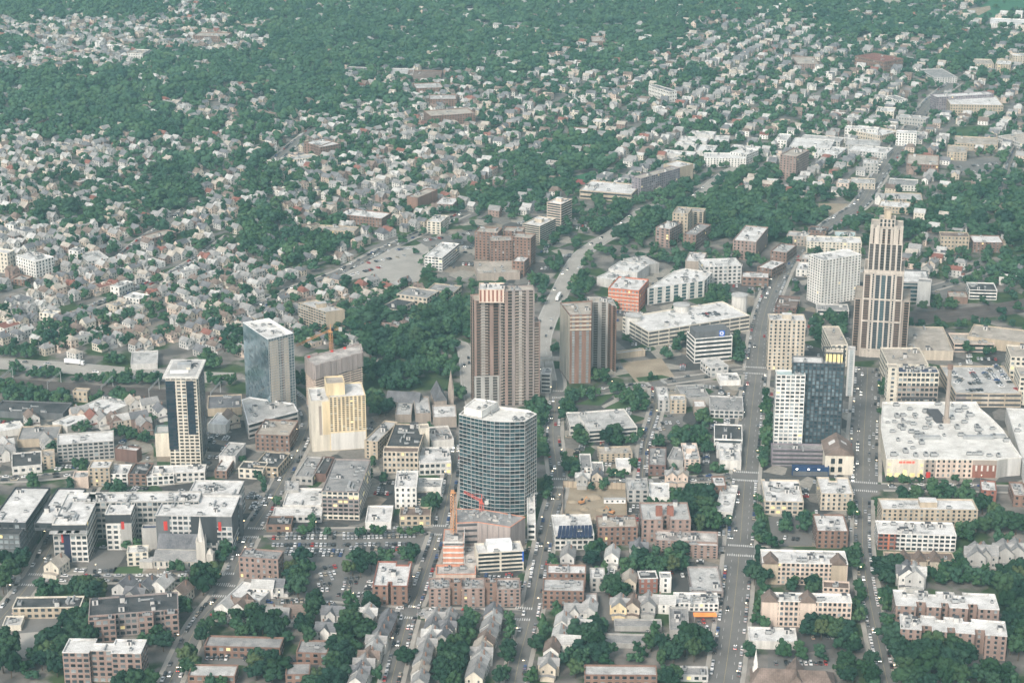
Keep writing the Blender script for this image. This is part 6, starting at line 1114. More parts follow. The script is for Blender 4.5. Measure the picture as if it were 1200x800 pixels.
def numbered(items, desc, noun):
    """labels that single each out: description + nearest landmark + count from the left among those alike there"""
    groups = {}
    for it in items: groups.setdefault((desc(it), landmark(it[0], it[1])), []).append(it)
    out = {}
    for (d, l), g in groups.items():
        g.sort(key=lambda t: proj(t[0], t[1])[0])
        for i, it in enumerate(g):
            out[id(it)] = '%s %s near %s' % (d, noun, l) if len(g) == 1 else '%s %s near %s, %s from left' % (d, noun, l, ORD(i + 1))
    return out
SHP = {'g': 'gabled', 'x': 'cross gabled', 'h': 'hip roofed', 'f': 'flat roofed'}
def hverts(h, fancy):
    """lists of (verts, faces, slot): 0 wall, 1 roof, 2 dark glass"""
    w, d, he, hr_, sh = h[3], h[4], h[5], h[6], h[9]; hw, hd = w / 2, d / 2; out = []
    if sh == 'f':
        out.append(([(-hw, -hd, 0), (hw, -hd, 0), (hw, hd, 0), (-hw, hd, 0), (-hw, -hd, he), (hw, -hd, he), (hw, hd, he), (-hw, hd, he)], [(0, 1, 5, 4), (1, 2, 6, 5), (2, 3, 7, 6), (3, 0, 4, 7)], 0))
        out.append(([(-hw, -hd, he - .3), (hw, -hd, he - .3), (hw, hd, he - .3), (-hw, hd, he - .3)], [(0, 1, 2, 3)], 1))
        c = .22; out.append(([(-w * c, 0, he - .3), (0, 0, he - .3), (0, d * c, he - .3), (-w * c, d * c, he - .3), (-w * c, 0, he + 1.8), (0, 0, he + 1.8), (0, d * c, he + 1.8), (-w * c, d * c, he + 1.8)], [(0, 1, 5, 4), (1, 2, 6, 5), (2, 3, 7, 6), (3, 0, 4, 7), (4, 5, 6, 7)], 0))
    else:
        def gab(hw, hd, he, hr_, cx=0, cy=0, rot=False, hip=0.0):
            R = (lambda X, Y: (cx + Y, cy - X)) if rot else (lambda X, Y: (cx + X, cy + Y))
            V = [(-hw, -hd, 0), (hw, -hd, 0), (hw, hd, 0), (-hw, hd, 0), (-hw, -hd, he), (hw, -hd, he), (hw, hd, he), (-hw, hd, he), (0, -hd, hr_ if not hip else he), (0, hd, hr_ if not hip else he)]
            out.append(([(*R(a, b_), c) for a, b_, c in V], [(0, 1, 5, 8, 4), (1, 2, 6, 5), (2, 3, 7, 9, 6), (3, 0, 4, 7)], 0))
            e = .4; k = (hr_ - he) / hw; ez = he - e * k + .12; t = .12; H_ = hd * .55 if hip else 0
            V = [(-hw - e, -hd - e, ez), (hw + e, -hd - e, ez), (hw + e, hd + e, ez), (-hw - e, hd + e, ez), (0, -hd - e + H_, hr_ + t), (0, hd + e - H_, hr_ + t)]
            out.append(([(*R(a, b_), c) for a, b_, c in V], [(0, 4, 5, 3), (1, 2, 5, 4)] + ([(0, 1, 4), (2, 3, 5)] if hip else []), 1))
        gab(hw, hd, he, hr_, hip=(1 if sh == 'h' else 0))
        if sh == 'x': gab(hw * .62, hw + 1.3, he, he + (hr_ - he) * .85, 0, hd * .1, True)
        if sh != 'h' and fancy: gab(hw * .9, 1.3, 2.6, 3.3, 0, -hd - 1.2)
    if sh != 'f' or True:
        q = []; V = []
        for z in ([he * .28, he * .72] if he > 4.5 else [he * .5]):
            for sx in (-.27, .27): V += [(hw * 2 * sx - .5, -hd - .03, z - .7), (hw * 2 * sx + .5, -hd - .03, z - .7), (hw * 2 * sx + .5, -hd - .03, z + .7), (hw * 2 * sx - .5, -hd - .03, z + .7)]
            for s in (-1, 1):
                for t in (-.3, 0, .3):
                    a = [(s * (hw + .03), d * t - .5 * s, z - .7), (s * (hw + .03), d * t + .5 * s, z - .7), (s * (hw + .03), d * t + .5 * s, z + .7), (s * (hw + .03), d * t - .5 * s, z + .7)]; V += a
        q = [(4 * i, 4 * i + 1, 4 * i + 2, 4 * i + 3) for i in range(len(V) // 4)]; out.append((V, q, 2))
    return out
NH = 298
vis = [h for h in HOUSES if 0 < proj(h[0], h[1], 4)[0] < 1200 and -5 < proj(h[0], h[1], 4)[1] < 800]
single, massed = vis[:NH], vis[NH:]
lab = numbered(single, lambda h: '%s %s house %s roof' % (HNAME[h[7]], SHP[h[9]], RNAME[h[8]]), '')
for n_, h in enumerate(single):
    o = link('house', None, None, (h[0], h[1], 0)); tag(o, ' '.join(lab[id(h)].split()), 'house', 'houses on the residential streets')
    parts = {0: MB(), 1: MB(), 2: MB()}; ca, sa = math.cos(h[2]), math.sin(h[2])
    for V, Fc, s in hverts(h, True):
        parts[s].add([(a * ca - b_ * sa, a * sa + b_ * ca, c) for a, b_, c in V], Fc)
    parts[0].build('wall', M['wall_' + h[7]], o); rf_ = parts[1].build('roof', M['roof_' + h[8]], o)
    if n_ < 130:
        W_ = parts[2]
        for f in range(0, len(W_.f)):
            c4 = [W_.v[k] for k in W_.f[f]]; c = [sum(p[k] for p in c4) / 4 for k in range(3)]; a_ = math.atan2(c4[1][1] - c4[0][1], c4[1][0] - c4[0][0])
            nx, ny = math.sin(a_), -math.cos(a_)
            if nx * h[0] + ny * h[1] > 0: continue
            link('window', win_mesh(1.0, 1.4, 'pane'), o, c, a_)
    else:
        tag(parts[2].build('window', M['pane'], o), kind='stuff')
    if h[9] != 'f':
        m = MB(); m.box((h[3] * .2 * ca - h[4] * .2 * sa, h[3] * .2 * sa + h[4] * .2 * ca, h[5]), (.8, .8, h[6] - h[5] + .9), h[2]); m.build('chimney', M['wall_brick'], rf_)
allm = ['wall_' + k for k in sorted(set(HW + ['yellow']))] + ['roof_' + k for k in sorted(set(HR))] + ['pane']; ix = {k: i for i, k in enumerate(allm)}
m = MB()
for h in massed:
    ca, sa = math.cos(h[2]), math.sin(h[2])
    for V, Fc, s in hverts(h, False):
        m.add([(h[0] + a * ca - b_ * sa, h[1] + a * sa + b_ * ca, c) for a, b_, c in V], Fc, ix[('wall_' + h[7], 'roof_' + h[8], 'pane')[s]])
tag(m.build('distant_houses', [M[k] for k in allm]), 'thousands of small distant houses between the woods', 'houses', None, 'stuff')
# ------------------------------------------------------------------ trees
def ico(sub):
    bm = bmesh.new(); bmesh.ops.create_icosphere(bm, subdivisions=sub, radius=1.0); v = np.array([p.co[:] for p in bm.verts]); f = np.array([[q.index for q in t.verts] for t in bm.faces]); bm.free(); return v, f
ICO = {1: ico(1), 2: ico(2)}
def crown(rg, nl, sub, ncard, tall=1.0, cs=.1, rl=(.13, .23)):
    """unit crown: height 1, about 1 wide, from z .18 up; uneven lobes with loose leaf sprays all through and beyond them. returns verts, tris"""
    V, T = [], []; n = 0; C = []; lean = rg.normal(0, .05, 2); sx, sy = rg.uniform(.85, 1.15, 2)
    for i in range(nl):
        if i == 0: c, r = np.array([0, 0, .52]), .24
        else:
            a = rg.uniform(0, 2 * math.pi); e = rg.uniform(-.55, 1.0); k = .33 * math.sqrt(max(0.05, 1 - e * e * .85)); q = rg.uniform(.55, 1.25); c = np.array([math.cos(a) * k * q * sx + lean[0] * e, math.sin(a) * k * q * sy + lean[1] * e, .54 + e * .28 * rg.uniform(.85, 1.15)]); r = rg.uniform(*rl)
        C.append((c, r)); v, f = ICO[sub]
        vv = v * (r * (1 + rg.normal(0, .2 if sub == 2 else .11, (len(v), 1)))) * np.array([1, 1, .8]) + c
        V.append(vv); T.append(f + n); n += len(v)
    for i in range(ncard):
        c, r = C[rg.integers(len(C))]; d = rg.normal(size=3); d /= np.linalg.norm(d); d[2] = abs(d[2]) * .9 - .2; p = c + d * r * rg.uniform(.85, 1.4) * np.array([1, 1, .9]); u = np.cross(d, rg.normal(size=3)); u /= np.linalg.norm(u) + 1e-6; w = np.cross(d + rg.normal(0, .6, 3), u); w /= np.linalg.norm(w) + 1e-6; s = cs * rg.uniform(.4, 1.2)
        V.append(np.array([p - u * s - w * s * .6, p + u * s - w * s * .5, p + u * s * .3 + w * s])); T.append(np.array([[n, n + 1, n + 2]])); n += 3
    V = np.concatenate(V); V[:, 2] *= tall; return V, np.concatenate(T)
rg = np.random.default_rng(5)
CR_N = [crown(rg, 24, 2, 900, cs=.05, rl=(.08, .17)) for _ in range(6)] + [crown(rg, 20, 2, 700, 1.25, cs=.05, rl=(.08, .16)) for _ in range(2)]
CR_M = [crown(rg, 12, 1, 150, cs=.075, rl=(.10, .2)) for _ in range(10)]; CR_F = [crown(rg, 9, 1, 36, cs=.07, rl=(.13, .26)) for _ in range(10)]
def mesh_np(name, V, T, mats):
    me = bpy.data.meshes.new(name); me.vertices.add(len(V)); me.vertices.foreach_set('co', np.ascontiguousarray(V, np.float32).ravel()); nt = len(T)
    me.loops.add(nt * 3); me.loops.foreach_set('vertex_index', np.ascontiguousarray(T, np.int32).ravel()); me.polygons.add(nt); me.polygons.foreach_set('loop_start', np.arange(0, nt * 3, 3, dtype=np.int32)); me.polygons.foreach_set('loop_total', np.full(nt, 3, np.int32)); 
    for m_ in mats: me.materials.append(m_)
    me.update(calc_edges=True); return me
TREES = []   # x, y, height, width, near
tr = random.Random(9)
CL = {'A1': [(50, 320, 45, 40, 7, 12), (20, 400, 35, 35, 5, 12), (100, 390, 20, 30, 3, 10), (145, 440, 35, 25, 4, 9), (200, 445, 25, 15, 3, 7), (330, 440, 60, 30, 9, 10), (480, 268, 40, 18, 5, 8), (765, 405, 40, 45, 7, 12), (660, 250, 30, 15, 4, 7), (830, 305, 35, 22, 6, 8), (665, 380, 40, 15, 5, 7), (290, 570, 50, 60, 11, 10), (310, 625, 50, 30, 8, 10), (190, 690, 60, 60, 12, 11), (25, 700, 35, 50, 7, 13), (100, 745, 40, 20, 4, 8), (590, 630, 60, 25, 8, 9), (500, 785, 60, 25, 6, 10), (760, 610, 35, 30, 5, 9), (700, 715, 25, 30, 3, 10), (920, 570, 40, 50, 8, 10), (935, 485, 25, 15, 3, 8), (700, 595, 30, 20, 3, 8), (300, 520, 30, 20, 4, 8), (330, 760, 20, 30, 2, 8), (820, 555, 20, 20, 3, 7), (820, 785, 60, 15, 6, 9), (690, 500, 20, 30, 3, 8), (600, 440, 20, 15, 2, 6), (700, 430, 30, 15, 3, 8), (570, 445, 18, 12, 2, 6)],
 'A2': [(150, 370, 50, 45, 7, 11), (125, 440, 35, 30, 5, 11), (390, 345, 45, 32, 7, 10), (490, 320, 25, 15, 3, 8), (575, 315, 30, 20, 4, 9), (160, 224, 12, 8, 1, 7), (195, 224, 12, 8, 1, 7), (205, 192, 12, 15, 2, 8), (265, 238, 12, 5, 1, 6), (385, 236, 20, 5, 2, 6), (445, 224, 8, 8, 1, 8), (480, 224, 8, 8, 1, 8), (545, 228, 5, 5, 1, 7), (580, 225, 5, 5, 1, 7), (610, 222, 5, 5, 1, 7), (645, 195, 12, 20, 2, 8), (683, 135, 35, 42, 9, 9), (700, 80, 25, 40, 7, 9), (725, 40, 12, 30, 4, 8), (270, 488, 30, 10, 3, 6), (330, 486, 35, 10, 4, 6.5), (432, 492, 32, 20, 5, 9), (225, 510, 25, 35, 4, 10), (160, 482, 14, 8, 2, 6), (30, 560, 45, 50, 9, 11), (190, 595, 30, 40, 5, 10), (350, 550, 40, 50, 8, 11), (380, 615, 60, 35, 9, 10), (330, 660, 40, 40, 7, 10), (320, 720, 35, 40, 5, 10), (75, 740, 35, 35, 5, 11), (10, 740, 15, 30, 2, 10), (230, 780, 60, 25, 7, 11), (320, 775, 45, 28, 5, 10), (520, 610, 15, 12, 1, 7), (500, 655, 15, 60, 5, 7), (475, 725, 20, 40, 4, 8), (612, 605, 18, 25, 3, 8), (572, 705, 45, 38, 6, 12), (540, 650, 15, 20, 2, 7), (775, 625, 45, 30, 6, 9), (750, 685, 50, 40, 8, 10), (730, 755, 50, 40, 8, 10), (820, 562, 35, 20, 5, 8), (945, 580, 12, 45, 4, 8), (945, 690, 15, 70, 7, 9), (930, 770, 18, 30, 3, 8), (90, 610, 30, 30, 4, 9), (440, 690, 15, 30, 2, 8), (440, 770, 15, 20, 2, 9), (265, 690, 18, 30, 2, 8)],
 'A3': [(130, 80, 12, 25, 3, 7), (310, 312, 30, 32, 6, 9), (385, 432, 40, 38, 6, 10), (450, 342, 50, 32, 8, 9), (540, 335, 55, 30, 9, 9), (620, 325, 35, 30, 5, 10), (560, 355, 60, 18, 6, 9), (705, 130, 55, 48, 13, 11), (762, 190, 38, 30, 6, 10), (690, 195, 55, 28, 6, 10), (560, 118, 50, 12, 6, 7), (640, 118, 28, 12, 3, 8), (850, 150, 12, 40, 4, 7), (850, 100, 10, 15, 2, 6), (820, 202, 12, 15, 2, 7), (175, 518, 30, 18, 4, 8), (88, 500, 14, 25, 3, 8), (140, 342, 28, 14, 4, 7), (112, 600, 20, 40, 5, 8), (95, 645, 18, 30, 3, 8), (300, 640, 50, 50, 10, 12), (290, 600, 38, 25, 5, 10), (245, 718, 28, 32, 4, 10), (200, 702, 18, 18, 2, 8), (350, 692, 18, 28, 2, 8), (530, 632, 48, 32, 7, 9), (700, 645, 62, 42, 12, 11), (580, 700, 28, 38, 5, 9), (590, 772, 28, 25, 4, 9), (640, 650, 22, 28, 3, 9), (922, 145, 20, 50, 7, 7), (930, 222, 18, 38, 5, 8), (935, 90, 15, 30, 3, 7), (915, 362, 38, 40, 7, 10), (945, 422, 18, 28, 3, 9), (935, 560, 18, 38, 4, 8), (945, 490, 14, 30, 3, 8), (898, 682, 16, 16, 2, 8), (895, 762, 28, 32, 4, 9), (788, 670, 10, 60, 4, 6), (335, 585, 18, 15, 2, 7), (335, 385, 15, 20, 2, 7), (225, 622, 16, 12, 2, 7), (262, 690, 14, 20, 2, 8), (430, 390, 16, 14, 2, 7), (60, 505, 10, 30, 2, 7), (470, 690, 40, 20, 4, 7), (300, 570, 25, 15, 3, 7), (75, 770, 12, 20, 2, 7)],
 'A4': [(65, 192, 14, 32, 3, 9), (150, 200, 30, 25, 6, 8), (330, 152, 24, 18, 3, 9), (415, 160, 10, 50, 4, 8), (10, 262, 15, 25, 3, 9), (335, 312, 33, 38, 6, 10), (460, 362, 48, 48, 10, 12), (350, 452, 22, 30, 4, 9), (170, 432, 25, 22, 3, 9), (95, 432, 18, 15, 2, 7), (190, 582, 38, 32, 7, 10), (272, 582, 35, 30, 5, 10), (540, 92, 38, 18, 5, 9), (650, 72, 42, 30, 7, 10), (735, 88, 38, 25, 5, 9), (700, 40, 18, 12, 2, 7), (465, 40, 10, 8, 1, 7), (505, 38, 8, 8, 1, 7), (570, 42, 10, 8, 1, 7), (792, 112, 32, 30, 4, 10), (850, 192, 38, 32, 6, 11), (935, 192, 28, 28, 4, 11), (745, 232, 33, 28, 5, 9), (580, 178, 38, 14, 4, 8), (500, 182, 22, 10, 2, 7), (660, 388, 48, 24, 6, 9), (722, 382, 38, 28, 5, 9), (722, 332, 26, 20, 3, 8), (800, 395, 38, 24, 5, 9), (900, 442, 52, 55, 12, 12), (932, 382, 26, 20, 3, 9), (880, 272, 24, 18, 3, 9), (922, 522, 38, 60, 9, 12), (932, 622, 28, 60, 6, 12), (485, 645, 52, 48, 8, 13), (560, 622, 38, 24, 5, 11), (622, 700, 75, 55, 12, 14), (732, 672, 55, 48, 8, 13), (550, 762, 58, 38, 7, 12), (690, 755, 58, 38, 7, 12), (850, 765, 55, 28, 6, 11), (440, 492, 14, 48, 5, 8), (450, 572, 16, 28, 3, 9), (380, 732, 22, 28, 4, 9), (302, 645, 38, 28, 4, 9), (190, 688, 24, 12, 3, 7), (55, 678, 18, 14, 2, 8), (115, 682, 14, 18, 2, 8), (15, 722, 18, 22, 2, 9), (145, 722, 13, 13, 2, 7), (292, 735, 33, 28, 4, 10), (410, 792, 26, 14, 2, 9), (905, 772, 30, 20, 3, 10), (340, 520, 14, 40, 4, 8), (600, 800, 80, 14, 6, 12)],
 'B1': [(200, 132, 58, 42, 14, 10), (375, 62, 28, 18, 4, 9), (480, 52, 24, 16, 3, 8), (365, 132, 42, 18, 5, 9), (610, 122, 33, 18, 4, 9), (790, 52, 33, 24, 5, 9), (550, 16, 28, 18, 4, 9), (480, 152, 38, 16, 5, 8), (430, 218, 33, 22, 6, 8), (880, 152, 48, 48, 13, 10), (790, 228, 38, 26, 7, 9), (60, 200, 65, 14, 8, 8), (40, 335, 42, 46, 13, 10), (120, 358, 58, 24, 9, 9), (230, 368, 33, 18, 5, 9), (60, 262, 22, 18, 4, 8), (170, 278, 58, 14, 8, 8), (320, 298, 58, 12, 8, 7), (430, 302, 48, 18, 7, 8), (530, 292, 78, 20, 13, 9), (460, 352, 42, 28, 8, 10), (370, 368, 38, 12, 5, 8), (830, 298, 58, 14, 8, 8), (820, 348, 28, 14, 3, 7), (580, 432, 18, 20, 3, 8), (300, 482, 33, 12, 4, 7), (470, 502, 42, 16, 6, 7), (540, 518, 22, 10, 3, 7), (195, 538, 18, 20, 3, 8), (310, 628, 28, 13, 4, 7), (435, 702, 36, 15, 5, 8), (120, 692, 22, 18, 3, 8), (262, 692, 14, 18, 2, 8), (890, 592, 20, 18, 3, 7), (100, 460, 20, 12, 2, 7), (700, 275, 30, 10, 3, 7)],
 'B2': [(480, 162, 85, 46, 24, 12), (600, 132, 58, 38, 14, 12), (600, 192, 66, 32, 14, 12), (640, 232, 75, 30, 14, 11), (530, 282, 75, 40, 18, 12), (430, 272, 32, 32, 6, 11), (450, 385, 45, 38, 9, 11), (740, 62, 58, 38, 11, 10), (770, 112, 36, 22, 5, 9), (700, 252, 55, 25, 9, 11), (190, 146, 36, 26, 6, 9), (315, 136, 25, 24, 3, 11), (165, 298, 18, 36, 4, 9), (740, 362, 28, 30, 5, 9), (690, 375, 16, 14, 2, 7), (370, 68, 36, 36, 6, 9), (395, 102, 28, 12, 3, 7), (420, 662, 12, 16, 2, 7), (742, 562, 12, 45, 6, 8), (690, 718, 36, 34, 7, 8), (660, 772, 36, 22, 6, 9), (735, 625, 10, 35, 4, 7), (480, 668, 12, 12, 2, 6), (180, 668, 8, 8, 1, 6), (75, 742, 12, 16, 2, 7), (20, 672, 12, 12, 2, 7), (35, 718, 9, 20, 2, 7), (430, 605, 9, 12, 2, 6), (380, 560, 0, 0, 0, 0), (655, 460, 10, 30, 2, 7)],
 'B3': [(100, 408, 36, 26, 9, 9), (105, 470, 20, 45, 8, 9), (110, 562, 16, 36, 5, 8), (130, 702, 12, 22, 3, 7), (200, 428, 26, 42, 9, 9), (270, 352, 65, 16, 12, 8), (330, 288, 26, 16, 5, 8), (212, 372, 18, 22, 4, 8), (390, 332, 14, 18, 2, 9), (440, 362, 40, 20, 7, 9), (475, 385, 30, 26, 6, 9), (265, 505, 22, 40, 7, 9), (380, 502, 30, 32, 4, 11), (440, 522, 26, 12, 4, 7), (480, 505, 6, 22, 3, 7), (535, 418, 20, 16, 3, 9), (625, 512, 32, 26, 8, 9), (690, 512, 45, 26, 8, 9), (730, 542, 32, 20, 4, 9), (720, 442, 20, 20, 3, 9), (550, 528, 13, 18, 3, 7), (200, 608, 24, 20, 4, 9), (230, 645, 22, 16, 3, 8), (450, 612, 10, 12, 1, 8), (390, 650, 36, 8, 5, 6), (580, 658, 55, 14, 8, 7), (610, 618, 16, 12, 3, 7), (680, 645, 22, 12, 3, 7), (770, 642, 22, 12, 3, 7), (650, 738, 55, 20, 8, 9), (850, 202, 16, 30, 6, 8), (845, 152, 14, 16, 3, 8), (620, 172, 16, 14, 2, 9), (575, 202, 18, 10, 3, 7), (880, 402, 9, 24, 4, 7), (880, 462, 9, 18, 3, 7), (883, 502, 9, 28, 4, 7), (878, 592, 13, 42, 7, 8), (950, 402, 11, 36, 5, 7), (950, 512, 14, 36, 6, 8), (945, 592, 16, 26, 5, 8), (945, 345, 9, 20, 3, 7), (530, 602, 12, 12, 2, 7), (320, 690, 40, 14, 5, 7), (525, 290, 16, 8, 2, 5)],
 'B4': [(180, 78, 22, 16, 4, 9), (230, 66, 22, 10, 3, 8), (425, 328, 16, 42, 8, 9), (412, 410, 12, 12, 2, 7), (265, 78, 26, 20, 4, 10), (188, 122, 22, 22, 5, 10), (525, 162, 12, 12, 2, 9), (580, 52, 55, 14, 9, 8), (680, 32, 65, 14, 9, 7), (465, 678, 6, 5, 1, 6), (505, 676, 6, 5, 1, 6), (530, 678, 6, 5, 1, 6), (570, 678, 6, 5, 1, 6), (700, 680, 14, 8, 2, 7), (830, 188, 20, 9, 3, 7), (5, 452, 9, 36, 4, 7), (330, 640, 6, 30, 2, 5), (360, 500, 4, 40, 3, 5)],
 'C3': [(780, 625, 48, 26, 10, 10), (265, 585, 40, 36, 11, 10), (160, 502, 26, 22, 5, 10), (100, 572, 46, 20, 9, 8), (420, 312, 40, 36, 10, 10), (350, 372, 36, 26, 7, 9), (450, 392, 30, 20, 5, 9), (420, 422, 12, 20, 3, 8), (530, 332, 36, 34, 9, 10), (240, 442, 14, 12, 2, 8), (610, 502, 26, 20, 4, 9), (155, 402, 18, 20, 4, 9), (200, 372, 20, 22, 4, 10), (462, 352, 16, 12, 4, 9), (520, 312, 34, 16, 6, 10), (470, 398, 24, 10, 3, 8), (600, 318, 30, 14, 4, 9), (640, 262, 30, 14, 4, 9), (240, 520, 12, 14, 2, 7)]}
def free(x, y, m=2.0): return not ((occ(x, y) & 3) or (occ(x + m, y) & 1) or (occ(x - m, y) & 1) or (occ(x, y + m) & 1) or (occ(x, y - m) & 1))
for c, L_ in CL.items():
    for cx, cy, rx, ry, n, s in L_:
        for i in range(int(n * 1.25 + .5) if n > 1 else n):
            for _ in range(12):
                a, r_ = tr.uniform(0, math.tau), math.sqrt(tr.random()); x, y = G(*px(c, (cx + rx * r_ * math.cos(a), cy + 4 + ry * r_ * math.sin(a))), .5 * s)
                if free(x, y) and all((t[0] - x) ** 2 + (t[1] - y) ** 2 > (.55 * s) ** 2 for t in TREES[-60:]):
                    h = s * tr.uniform(.9, 1.45) + 1; TREES.append([x, y, h, s * tr.uniform(.85, 1.3), tr.random()]); break
y = 900.0
while y < 3750:                              # far woods and gardens
    step = 9.2 if y < 2300 else 10.8
    x = -.29 * y - 30
    while x < .29 * y + 30:
        X, Y = x + tr.uniform(-4, 4), y + tr.uniform(-4, 4); x += step
        qx, qy = proj(X, Y, 6)
        if not (-20 < qx < 1220 and -25 < qy < 408): continue
        if qy > 395 and not (qx < 190 or qx > 420): continue
        t = share(qx + tr.uniform(-12, 12), qy + tr.uniform(-5, 5)); p_ = (.04, .10, .18, .30, .44, .55, .66, .74, .85, .93)[t] * (.7 + .8 * vnoise(X, Y, 45))
        if qy > 300 and 560 < qx < 1060: p_ *= .35
        if tr.random() > p_ or not free(X, Y): continue
        o_ = occ(X, Y)
        if o_ & 4 and tr.random() < .93: continue
        if o_ & 8 or (o_ & 16 and tr.random() < .8): continue
        s = tr.uniform(5.5, 12.5) if t < 7 else tr.uniform(9, 19); TREES.append([X, Y, (s * .6 + 5) * tr.uniform(.8, 1.25), s, tr.random()])
    y += step
print('houses', len(HOUSES), 'trees', len(TREES))
def in_frame(t): q = proj(t[0], t[1], t[2] * .6); return -4 < q[0] < 1204 and -4 < q[1] < 806
TREES.sort(key=lambda t: -t[3] * t[2] * scale_at(t[0], t[1]) ** 2)
solo = [t for t in TREES if in_frame(t)][:298]; ids = set(map(id, solo)); rest = [t for t in TREES if id(t) not in ids]
TONE = lambda t: 'leaf_dark' if t[4] < .45 else 'leaf_mid' if t[4] < .92 else 'leaf_light'
TW = {'leaf_dark': 'dark green', 'leaf_mid': 'green', 'leaf_light': 'yellow green'}
lab = numbered(solo, lambda t: '%s %s' % ('tall' if t[2] / t[3] > 1.25 else 'broad', TW[TONE(t)]), 'tree')
cm = {}
for k, (V, T) in enumerate(CR_N):
    for tn in TW: cm[k, tn] = mesh_np('crown', V, T, [M[tn]])
m = MB(); m.bar((0, 0, 0), (.01, .02, .5), .028, n=6, r2=.016)
for k in range(5):
    a = k * 1.256; m.bar((.005, .01, .3 + .03 * k), (math.cos(a) * .2, math.sin(a) * .2, .52 + .04 * k), .012, n=4, r2=.005)
trunk_me = mesh_of('trunk', m.v, m.f, M['trunk'], m.i)
for i, t in enumerate(solo):
    o = link('tree', None, None, (t[0], t[1], 0), t[4] * 50); tag(o, lab[id(t)], 'tree', 'broadleaf trees in the town')
    k = i % 6 if t[2] / t[3] < 1.2 else 6 + i % 2; kz = t[2] * (1.0 if k < 6 else .8)
    link('crown', cm[k, TONE(t)], o, (0, 0, 0), 0, (t[3] * 1.02, t[3] * 1.02, kz)); link('trunk', trunk_me, o, (0, 0, 0), 0, (t[3], t[3], t[2]))
def mass(name, items, lib, label):
    VV, TT, TI, n = [], [], [], 0
    for i, t in enumerate(items):
        V, T = lib[i % len(lib)]; a = t[4] * 40; ca, sa = math.cos(a), math.sin(a)
        P = np.empty_like(V); P[:, 0] = (V[:, 0] * ca - V[:, 1] * sa) * t[3] + t[0]; P[:, 1] = (V[:, 0] * sa + V[:, 1] * ca) * t[3] + t[1]; P[:, 2] = V[:, 2] * t[2] - t[2] * .08
        VV.append(P); TT.append(T + n); n += len(V); TI.append(np.full(len(T), (t[4] * 7.3) % 1.0, np.float32))
    me = mesh_np(name, np.concatenate(VV), np.concatenate(TT), [M['leaf_many']]); at = me.attributes.new('tint', 'FLOAT', 'FACE'); at.data.foreach_set('value', np.concatenate(TI))
    tag(link(name, me), label, 'trees', None, 'stuff')
q1 = [t for t in rest if proj(t[0], t[1])[1] > 330]; q2 = [t for t in rest if 200 < proj(t[0], t[1])[1] <= 330]; q3 = [t for t in rest if proj(t[0], t[1])[1] <= 200]
mass('town_greenery', q1, CR_M, 'smaller street and garden trees filling in between the town blocks'); mass('suburb_woods', q2, CR_M, 'massed suburban trees in the middle distance'); mass('far_woods', q3, CR_F, 'hazy far woods and gardens reaching the top of the view')
# ------------------------------------------------------------------ cars, truck, lamps
PAINT = {'white': (.72, .72, .71), 'silver': (.42, .43, .44), 'grey': (.14, .145, .15), 'black': (.02, .02, .022), 'red': (.38, .03, .025), 'blue': (.03, .07, .2), 'beige': (.38, .33, .26)}
for k, c in PAINT.items(): mat('paint_' + k, c, rough=.3, var=.03, spec=.5)
def car_mesh(col, suv=False, lights=False):
    m = MB(); hw = .9
    def loft(prof, w0, w1, mi):
        n = len(prof); V = [(y, -w0 if z < .75 else -w1, z) for y, z in prof] + [(y, w0 if z < .75 else w1, z) for y, z in prof]
        m.add(V, [(k, k + 1, n + k + 1, n + k) if True else 0 for k in range(n - 1)] + [(n - 1, 0, n, 2 * n - 1)] + [tuple(range(n - 1, -1, -1)), tuple(range(n, 2 * n))], mi)
    top = 1.75 if suv else 1.42
    loft([(-2.25, .35), (-2.3, .7), (-2.15, .92), (1.1, .95), (2.1, .8), (2.3, .6), (2.25, .35)][::-1], hw, hw - .06, 0)
    loft([(-2.0 if suv else -1.75, .92), (-1.7 if suv else -1.1, top - .04), (.2, top - .02), (1.15, .93)][::-1], hw - .1, hw - .2, 1)
    m.box((-.62, 0, top - .05), (1.55 if not suv else 2.1, 1.3, .07), 0, 0)
    for x in (-1.4, 1.4):
        for y in (-.82, .82): m.bar((x, y - .1, .33), (x, y + .1, .33), .34, 2, 8)
    for y in (-.6, .6):
        m.box((2.24, y, .6), (.12, .4, .18), 0, 3 if lights else 4); m.box((-2.27, y, .68), (.12, .4, .18), 0, 5)
    return mesh_of('car', m.v, m.f, [M['paint_' + col], M['pane'], M['metal_dark'], M['lamp_white'], M['metal_white'], M['tail_red'] if lights else M['crane_red']], m.i)
CARS = []    # x, y, z, az, colour, suv, lights, label stem
cr = random.Random(31); CC = ['white'] * 6 + ['silver'] * 5 + ['grey'] * 5 + ['black'] * 5 + ['red', 'blue', 'beige']
def car(x, y, az, say, lights=False, z=.06): CARS.append([x, y, z, az, cr.choice(CC), cr.random() < .45, lights, say])
def car_row(c, p0, p1, say, pitch=2.55, fill=.85, z=.03, zz=None, turn=math.pi / 2, lanes=1):
    a, b_ = Vector(G(*px(c, p0), zz or 0)), Vector(G(*px(c, p1), zz or 0)); d = b_ - a; n = max(1, int(d.length / pitch)); az = math.atan2(d.y, d.x); nn = Vector((-d.y, d.x)).normalized()
    for i in range(n):
        for l in range(lanes):
            if cr.random() > fill: continue
            p = a + d * (i + .5) / n + nn * l * 5.4; car(p.x, p.y, az + turn + (math.pi if cr.random() < .5 else 0) + cr.uniform(-.04, .04), say, z=(zz or 0) + z)
L1 = 'in the big car park'
